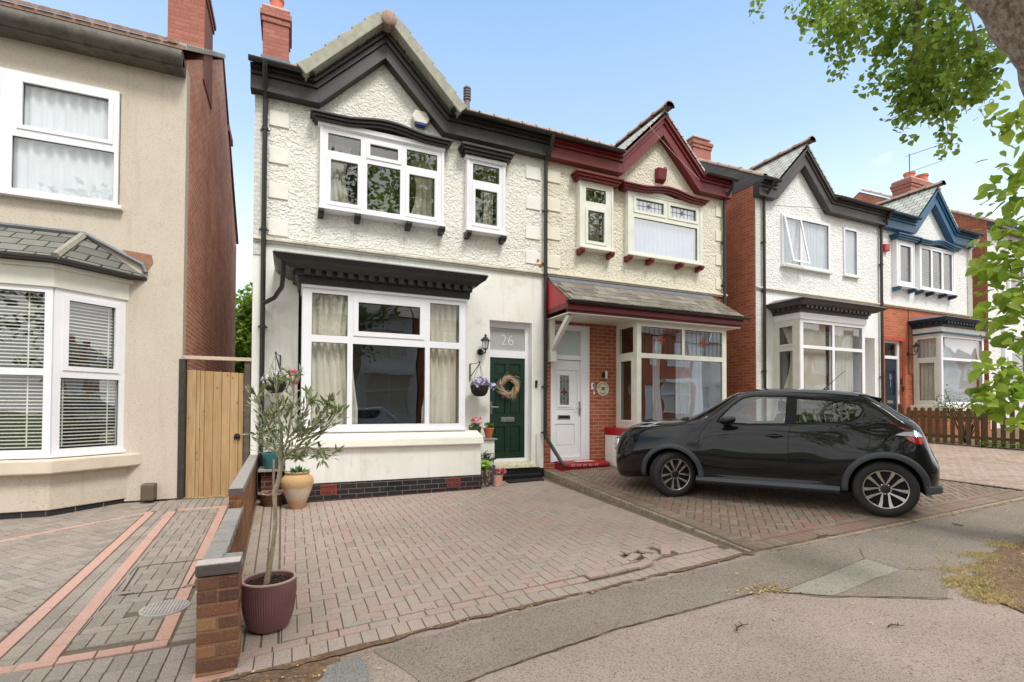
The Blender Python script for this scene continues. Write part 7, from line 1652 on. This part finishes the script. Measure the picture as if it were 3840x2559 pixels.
# ---- street lime tree on the pavement, right of the camera
LT = thing('lime_tree', 'mature lime tree with gnarled trunk and drooping leafy branches at the right edge', 'tree', (6.95, 2.05, .1))
def bark():
    t = NT('lime_bark'); v = t.pos(); m_ = t.node('ShaderNodeMapping'); m_.inputs['Scale'].default_value = (1, 1, .28); t.l.new(v, m_.inputs['Vector'])
    n1 = t.noise(m_.outputs[0], 22, 7, .75); n2 = t.noise(v, 5, 5)
    out = t.mix(t.rng(n1, .38, .62, 0, 1), s2l((134, 114, 98)), s2l((220, 204, 186))); out = t.mix(t.rng(n2, .5, .7, 0, .5), out, s2l((120, 98, 74))); t.col(out); t.set(.95, spec=.15)
    a = t.bump(n1, 1, .04); t.bump(t.noise(v, 9, 5), .8, .06, a); return t.m
BK = bark()
def gnarl(pts, rs, n=22):
    P_, R_2 = [], []
    pts = [Vector(p) for p in pts]
    for i in range(len(pts)-1):
        for q in range(6):
            t = q/6; P_.append(pts[i]+(pts[i+1]-pts[i])*t); R_2.append(rs[i]+(rs[i+1]-rs[i])*t)
    P_.append(pts[-1]); R_2.append(rs[-1]); b = MB(); b.tube([tuple(p) for p in P_], R_2, n)
    m = len(P_)
    for i in range(m):
        for k in range(n):
            v = Vector(b.v[i*n+k]); c = P_[i]; d = v-c; f = 1+.10*math.sin(k*1.7+i*.35)+.07*math.sin(k*3.1-i*.9)+random.uniform(-.04, .04); b.v[i*n+k] = tuple(c+d*f)
    return b
gnarl([(7.15, 2.0, -.1), (7.11, 2.02, .4), (7.08, 2.06, 1.5), (7.06, 2.1, 3.2), (7.02, 2.14, 4.2), (6.84, 2.22, 5.0), (6.65, 2.3, 6.0)], [.42, .34, .29, .27, .28, .34, .32]).obj('trunk', BK, LT, smooth=80)
limbs = [[(6.66, 2.28, 5.0), (6.25, 2.45, 5.45), (5.75, 2.6, 5.9), (5.2, 2.6, 6.8), (4.8, 2.2, 8.2)], [(6.6, 2.3, 5.8), (6.8, 2.6, 7.2), (7.2, 3.2, 8.8)], [(6.7, 2.3, 5.4), (7.6, 2.5, 6.6), (8.6, 2.4, 8)], [(6.6, 2.3, 6), (5.0, 1.2, 7.6), (3.0, -.2, 8), (.5, -1.0, 7.1), (-1.6, -1.3, 6.5)],
         [(6.8, 2.6, 7.2), (7.6, 3.4, 7.6), (8.2, 4.2, 7.3), (8.5, 4.4, 6.4)], [(7.2, 3.2, 7.6), (7.3, 4.2, 7.9), (7.4, 4.9, 7.2)]]
for L_, r0 in zip(limbs, (.27, .2, .18, .18, .07, .05)):
    gnarl(L_, [r0*(1-.16*i) for i in range(len(L_))], 14).obj('limb', BK, LT, smooth=80)
hang = [((7.7, 4.79, 7.54), .55), ((7.33, 4.75, 6.98), .30), ((8.34, 4.73, 7.43), .5), ((8.1, 4.19, 7.16), .55), ((8.5, 4.35, 6.81), .55), ((8.51, 4.14, 6.23), .45), ((8.43, 3.84, 6.46), .45), ((8.65, 4.72, 6.75), .22), ((8.48, 4.26, 5.98), .22), ((8.25, 3.71, 5.85), .35), ((7.84, 3.66, 6.63), .4), ((8.51, 4.04, 5.79), .22), ((8.5, 4.47, 6.26), .2), ((7.97, 3.4, 5.9), .25), ((7.41, 5.13, 7.83), .35)]
drp = []
for (c, n) in (((7.28, 4.78, 6.75), 10), ((8.11, 4.86, 6.75), 9), ((8.23, 4.8, 6.85), 12), ((6.72, 5.66, 8.1), 14), ((7.19, 5.45, 8.14), 10), ((8.55, 4.5, 5.95), 12), ((8.35, 3.9, 5.5), 14), ((8.62, 4.1, 5.6), 14), ((8.75, 4.75, 6.35), 14), ((7.6, 4.9, 6.95), 12), ((8.0, 3.35, 5.55), 10)):
    for k in range(n*2): drp.append((c[0]+random.gauss(0, .05), c[1]+random.gauss(0, .06), c[2]-random.random()*.42))
sub = []
for c, r in hang:      # clumps inside the masses give gaps
    for _ in range(int(20*r/.5)):
        v = Vector((random.gauss(0, 1), random.gauss(0, 1), random.gauss(0, 1))).normalized()*random.random()**.5*r; sub.append(((c[0]+v.x, c[1]+v.y, c[2]+v.z), random.uniform(.09, .17)))
P_ = []
for c, r in sub:
    for _ in range(20): P_.append((c[0]+random.gauss(0, r*.7), c[1]+random.gauss(0, r*.7), c[2]+random.gauss(-.02, r*.6)))
leaf_mesh(P_+drp, 'heart', .082, droop=.9).obj('hanging_foliage', LIME, LT, rn=True)
tw = MB()
for c, r in hang: tw.tube([(7.6, 3.6, 7.8), (c[0], c[1], c[2]+.2), (c[0]+.1, c[1], c[2]-.35)], .014, 5, r1=.004)
# young shoots near the camera
near = [((5.05, 1.96, 3.75), .14), ((5.04, 1.86, 3.45), .2), ((5.10, 1.98, 3.25), .16), ((5.07, 1.87, 3.02), .22), ((5.05, 1.90, 2.75), .27), ((5.03, 2.0, 2.78), .2), ((4.96, 2.03, 2.51), .16), ((4.93, 1.86, 2.46), .28), ((4.92, 1.96, 2.22), .22), ((4.95, 1.85, 2.17), .26), ((4.92, 1.88, 1.79), .26), ((4.80, 1.93, 1.72), .2), ((4.74, 1.95, 1.63), .17), ((4.80, 1.82, 1.53), .2), ((4.70, 1.97, 1.55), .1)]
P_ = []
for c, r in near:
    for _ in range(int(12+300*r*r*2.2)):
        v = Vector((random.gauss(0, 1), random.gauss(0, 1), random.gauss(0, 1))).normalized()*random.random()**.5*r; P_.append((c[0]+v.x, c[1]+v.y, c[2]+v.z*1.1))
P_ += [(5.0+random.gauss(0, .10), 2.03+random.gauss(0, .05), 2.0+random.random()*2.1) for _ in range(34)]
leaf_mesh(P_, 'heart', .086, droop=.7).obj('young_foliage', LIMEY, LT, rn=True)
tw.obj('twigs', BK, LT); tw = MB()
for (z0, z1, x1) in ((2.6, 3.8, 5.02), (2.2, 3.0, 5.0), (1.9, 2.4, 4.92), (1.4, 1.7, 4.8), (1.2, 1.5, 4.74)): tw.tube([(6.75, 2.1, z0), (6.0, 2.0, z0+.35), (5.3, 1.95, z1), (x1, 1.93, z1-.12)], .016, 5, r1=.004)
for c, r in near: tw.tube([(5.35, 1.95, c[2]+.15), (c[0]+.12, c[1], c[2]+.08), c], .005, 4, r1=.002)
tw.obj('twigs', BK, LT)
# crown above (seen in reflections and shading the pavement)
cr_ = [((6.2, .8, 9.5), 2.0), ((4.6, -.2, 9.2), 1.7), ((8.4, 1.2, 9.8), 2.0), ((6.2, -1.4, 9.8), 1.9), ((3.6, .8, 8.8), 1.2), ((8.6, -1.0, 9.6), 1.7), ((6.4, .2, 11.5), 2.0), ((9.4, 3.0, 9.2), 1.3), ((4.4, -2.2, 9.4), 1.3), ((-1.6, -1.3, 6.4), 1.2), ((.3, -1.0, 6.9), 1.0), ((-3.2, -2.2, 7.2), 1.1), ((1.8, -.9, 7.8), 1.0)]
P_ = []
for c, r in cr_:
    for _ in range(int(24*r)):
        v = Vector((random.gauss(0, 1), random.gauss(0, 1), random.gauss(0, 1))).normalized()*random.random()**.4*r
        for _ in range(14): P_.append((c[0]+v.x+random.gauss(0, .22), c[1]+v.y+random.gauss(0, .22), c[2]+v.z+random.gauss(0, .2)))
leaf_mesh(P_, 'oval', .24).obj('crown', LIME, LT, rn=True)
# ---- the other side of the street (seen in the windows and the car)
random.seed(77)
def street_tree(x, y, h, label, m, r=2.6):
    T_ = thing('street_tree', label, 'tree', (x, y, 0), 'street trees across the road'); MB().tube([(x, y, -.2), (x, y, h*.4), (x+.2, y, h*.75)], .28, 10, r1=.1).obj('trunk', BK, T_, smooth=60)
    P_ = []
    for _ in range(int(58*r)):
        v = Vector((random.gauss(0, 1), random.gauss(0, 1), random.gauss(0, 1))).normalized()*random.random()**.4*r
        for _ in range(15): P_.append((x+v.x+random.gauss(0, .25), y+v.y+random.gauss(0, .25), h*.68+v.z*1.35+random.gauss(0, .2)))
    leaf_mesh(P_, 'oval', .33).obj('crown', m, T_, rn=True)
street_tree(2.5, -7.6, 12.5, 'tall leafy street tree across the road facing the green door', DARKG, 3.6)
street_tree(-6.8, -6.6, 9.0, 'broad street tree across the road facing the beige house', DARKG, 2.9)
street_tree(13.5, -7.8, 10, 'street tree across the road facing the blue trimmed house', LIME, 2.8)
def opp(x0, m, trim, label):
    T_ = thing('terraced_house', label, 'house', (x0+2.6, -13, 0), 'terraced houses across the road'); T2 = lambda x, y, z: (x0+5.2-x, -13-y, z)
    MB(T2).slab(0, 5.2, 0, 6.6, [(.5, 2.4, 4.5, 6.1), (3.3, 4.1, 4.5, 6.1), (.4, 2.9, 1.0, 3.2), (3.6, 4.5, .2, 3)], 0, .25).obj('front_wall', m, T_)
    MB(T2).prism([(-.3, 6.6), (4.3, 9.4), (9, 6.6)], 'x', 0, 5.2).obj('roof', SLATEM, T_); MB(T2).box(0, 5.2, 2.5, 2.6, 0, 6.5).obj('inner_wall', DARKIN, T_)
    for (a, b_, z0, z1) in ((.5, 2.4, 4.5, 6.1), (3.3, 4.1, 4.5, 6.1), (.4, 2.9, 1.0, 3.2)):
        w3 = MB(T2); mid = [(a+.08, b_-.08, z0+.08, z0+(z1-z0)*.62), (a+.08, b_-.08, z0+(z1-z0)*.68, z1-.08)]
        if b_-a > 1: mid = [(p, q, r_, s_) for (_, _, r_, s_) in mid for p, q in ((a+.08, (a+b_)/2-.04), ((a+b_)/2+.04, b_-.08))]
        w3.slab(a, b_, z0, z1, mid, -.05, .05).box; w3.obj('window', trim, T_)
        MB(T2).box(a+.04, b_-.04, .06, .08, z0, z1).obj('curtain', CURTG, T_)
    MB(T2).box(3.6, 4.5, .15, .2, .2, 3).obj('door', UPVC, T_); MB(T2).box(.2, 3.1, -.5, .0, 3.2, 3.5).obj('bay_hood', trim, T_); MB(T2).prism([(1.0-.2, 6.5), (3.6, 6.5), (2.2, 8.2)], 'y', -.1, 0).obj('gable', m, T_)
    MB(T2).box(-.1, .4, 3.9, 4.8, 6, 10).obj('chimney', CHIMX, T_)
for i, (m_, tr_, lb_) in enumerate(((BRICKXR, UPVC, 'red brick house opposite the beige house'), (BRICKX, UPVC, 'brown brick house opposite the low garden wall'), (SMOOTHW2, UPVC, 'white rendered brick house opposite the drive between the two halves'), (BRICKXR, UPVC, 'red brick house with white hood opposite the parked car'), (SMOOTHW, BLUEP, 'white house with blue window trim across the road'), (BRICKX, UPVC, 'brick house with white windows opposite the picket fence'), (BRICKXR, UPVC, 'last red brick house seen across the road'))):
    opp(-9.2+i*5.3, m_, tr_, lb_)
for i in range(7, 15): opp(-9.2+i*5.3, (BRICKX, SMOOTHW2, BRICKXR)[i % 3], UPVC, 'terraced house farther up the street on the side behind the camera')
build_car((3.4, -4.6, zroad(3, 0)), R(180), carpaint('silver_car_paint', (186, 190, 196)), 'silver crossover parked across the road, seen in the bay window reflection')
# ---- litter, twigs, grass
random.seed(91)
P_ = []
def litter(n, f):
    for _ in range(n): P_.append(f())
litter(260, lambda: (lambda x: (x, yedge(x)-abs(random.gauss(.02, .07)), zpave(x, 3.5)+.012))(random.uniform(-.5, 9)))
litter(200, lambda: (lambda x, y: (x, y, zpave(x, y)+.012))(random.uniform(-.6, 10), random.uniform(1.3, 3.5)))
litter(170, lambda: (3.55+random.gauss(0, .16), 2.92+random.gauss(0, .07), zpave(3.5, 2.9)+.014))
litter(70, lambda: (lambda x, y: (x, y, zd28(x, y)+.010))(random.uniform(4.6, 9.6), random.uniform(3.7, 8.8)))
litter(120, lambda: (lambda x, y: (x, y, zd26(x, y)+.008))(random.uniform(-.1, 4.2), random.uniform(3.7, 8.6)))
litter(60, lambda: (lambda x, y: (x, y, zd26(x, y)+.008))(random.gauss(.4, .25), random.gauss(6.2, .5)))
litter(160, lambda: (lambda x, y: (x, y, zd30(x, y)+.010))(random.uniform(9.9, 15), random.uniform(3.7, 7)))
litter(80, lambda: (random.uniform(-.5, .2), 3.22+random.gauss(0, .06), zpave(0, 3.2)+.016))
lm = leaf_mesh(P_, 'oval', .026, dirs=[(random.gauss(0, 1), random.gauss(0, 1), random.gauss(0, .12)) for _ in P_])
stuff(lm.obj('leaf_litter', tinted('dry_leaf_litter', None, [(196, 170, 110), (170, 132, 76), (214, 196, 130), (150, 110, 66), (110, 80, 54)], fine=0, bump=0), rn=True), 'scattered dry yellow leaf litter on paving and pavement', 'leaf litter')
# grass verge round the tree
gb = MB()
def tuft(x, y, z, n, h, sp=.03):
    for _ in range(n):
        a = random.random()*6.28; l_ = h*random.uniform(.5, 1.2); bx_, by_ = x+random.gauss(0, sp), y+random.gauss(0, sp); dx, dy = math.cos(a)*l_*.7, math.sin(a)*l_*.7; w_ = .0025
        gb.add([(bx_-w_, by_, z), (bx_+w_, by_, z), (bx_+dx*.5, by_+dy*.5, z+l_*.6), (bx_+dx, by_+dy, z+l_*random.uniform(.3, .9))], [(0, 1, 2), (2, 1, 3)])
ring_ = [(4.75, 2.1), (5.0, 2.32), (5.3, 2.5), (5.8, 2.64), (6.4, 2.72), (7.1, 2.7), (4.85, 1.85), (5.2, 1.6), (5.6, 1.35), (5.1, 1.75)]
for (x, y) in ring_:
    for _ in range(26): X_, Y_ = x+.16+random.gauss(0, .09), y-.05+random.gauss(0, .06); tuft(X_, Y_, zpave(X_, Y_)+.01, 20, .035)
for (x, y) in ((4.86, 2.12), (4.98, 2.3)):
    for _ in range(10): X_, Y_ = x+random.gauss(0, .05), y+random.gauss(0, .04); tuft(X_, Y_, zpave(X_, Y_)+.01, 30, .06)
for _ in range(120): X_, Y_ = random.uniform(5, 7.6), random.uniform(1.5, 2.7); tuft(X_, Y_, zpave(X_, Y_)+.01, 8, .035)
for _ in range(18): Y_ = random.uniform(3.7, 8.6); tuft(wx(Y_)+.16, Y_, zd26(-.3, Y_), 10, .03, .02)
for _ in range(26): X_ = random.uniform(-1.5, -.9); tuft(X_, 8.93, zdl(-1, 8.9)+.0, 12, .035, .02)
for _ in range(60): X_ = random.uniform(9.5, 14); tuft(X_, 3.6+random.gauss(0, .08), zd30(X_, 3.6), 14, .03, .04)
stuff(gb.obj('grass', tinted('dry_grass', None, [(216, 198, 150), (196, 174, 124), (208, 188, 140), (222, 206, 162), (184, 166, 112), (140, 152, 84)], fine=0, bump=0, trans=.2), rn=True), 'dry and green grass tufts round the street tree and along edges', 'grass')
TWG = mat('dark_twig', (78, 58, 46), .9, .3, 30)
for (x, y, a, L_, lb_) in ((5.3, 3.66, .2, .32, 'forked dead twig lying on the block edging by the rear wheel'), (7.03, 3.25, 1.2, .12, 'short fat twig on the grey tarmac right of the car'), (2.82, 2.54, .5, .16, 'thin branching twig on the pink tarmac nearest the camera'), (3.76, 2.1, -.1, .12, 'small curved twig on the tarmac below the pale patch')):
    z = zpave(x, y)+.02; d = Vector((math.cos(a), math.sin(a), 0)); n = Vector((-d.y, d.x, 0)); b = MB()
    c = Vector((x, y, z)); b.tube([c-d*L_/2, c-d*L_*.1+n*.012, c+d*L_*.2-n*.008, c+d*L_/2+n*.02], .006, 6, r1=.003); b.tube([c-d*L_*.1+n*.012, c+d*L_*.1+n*L_*.25], .003, 5); b.tube([c+d*L_*.2, c+d*L_*.4-n*L_*.2], .003, 5)
    tag(b.obj('twig', TWG, org=(x, y, z)), lb_, 'twig', 'twigs fallen on the ground')
b = MB(); b.box(-.0, .16, 3.02, 3.12, zpave(0, 3)+.0, zpave(0, 3)+.02)
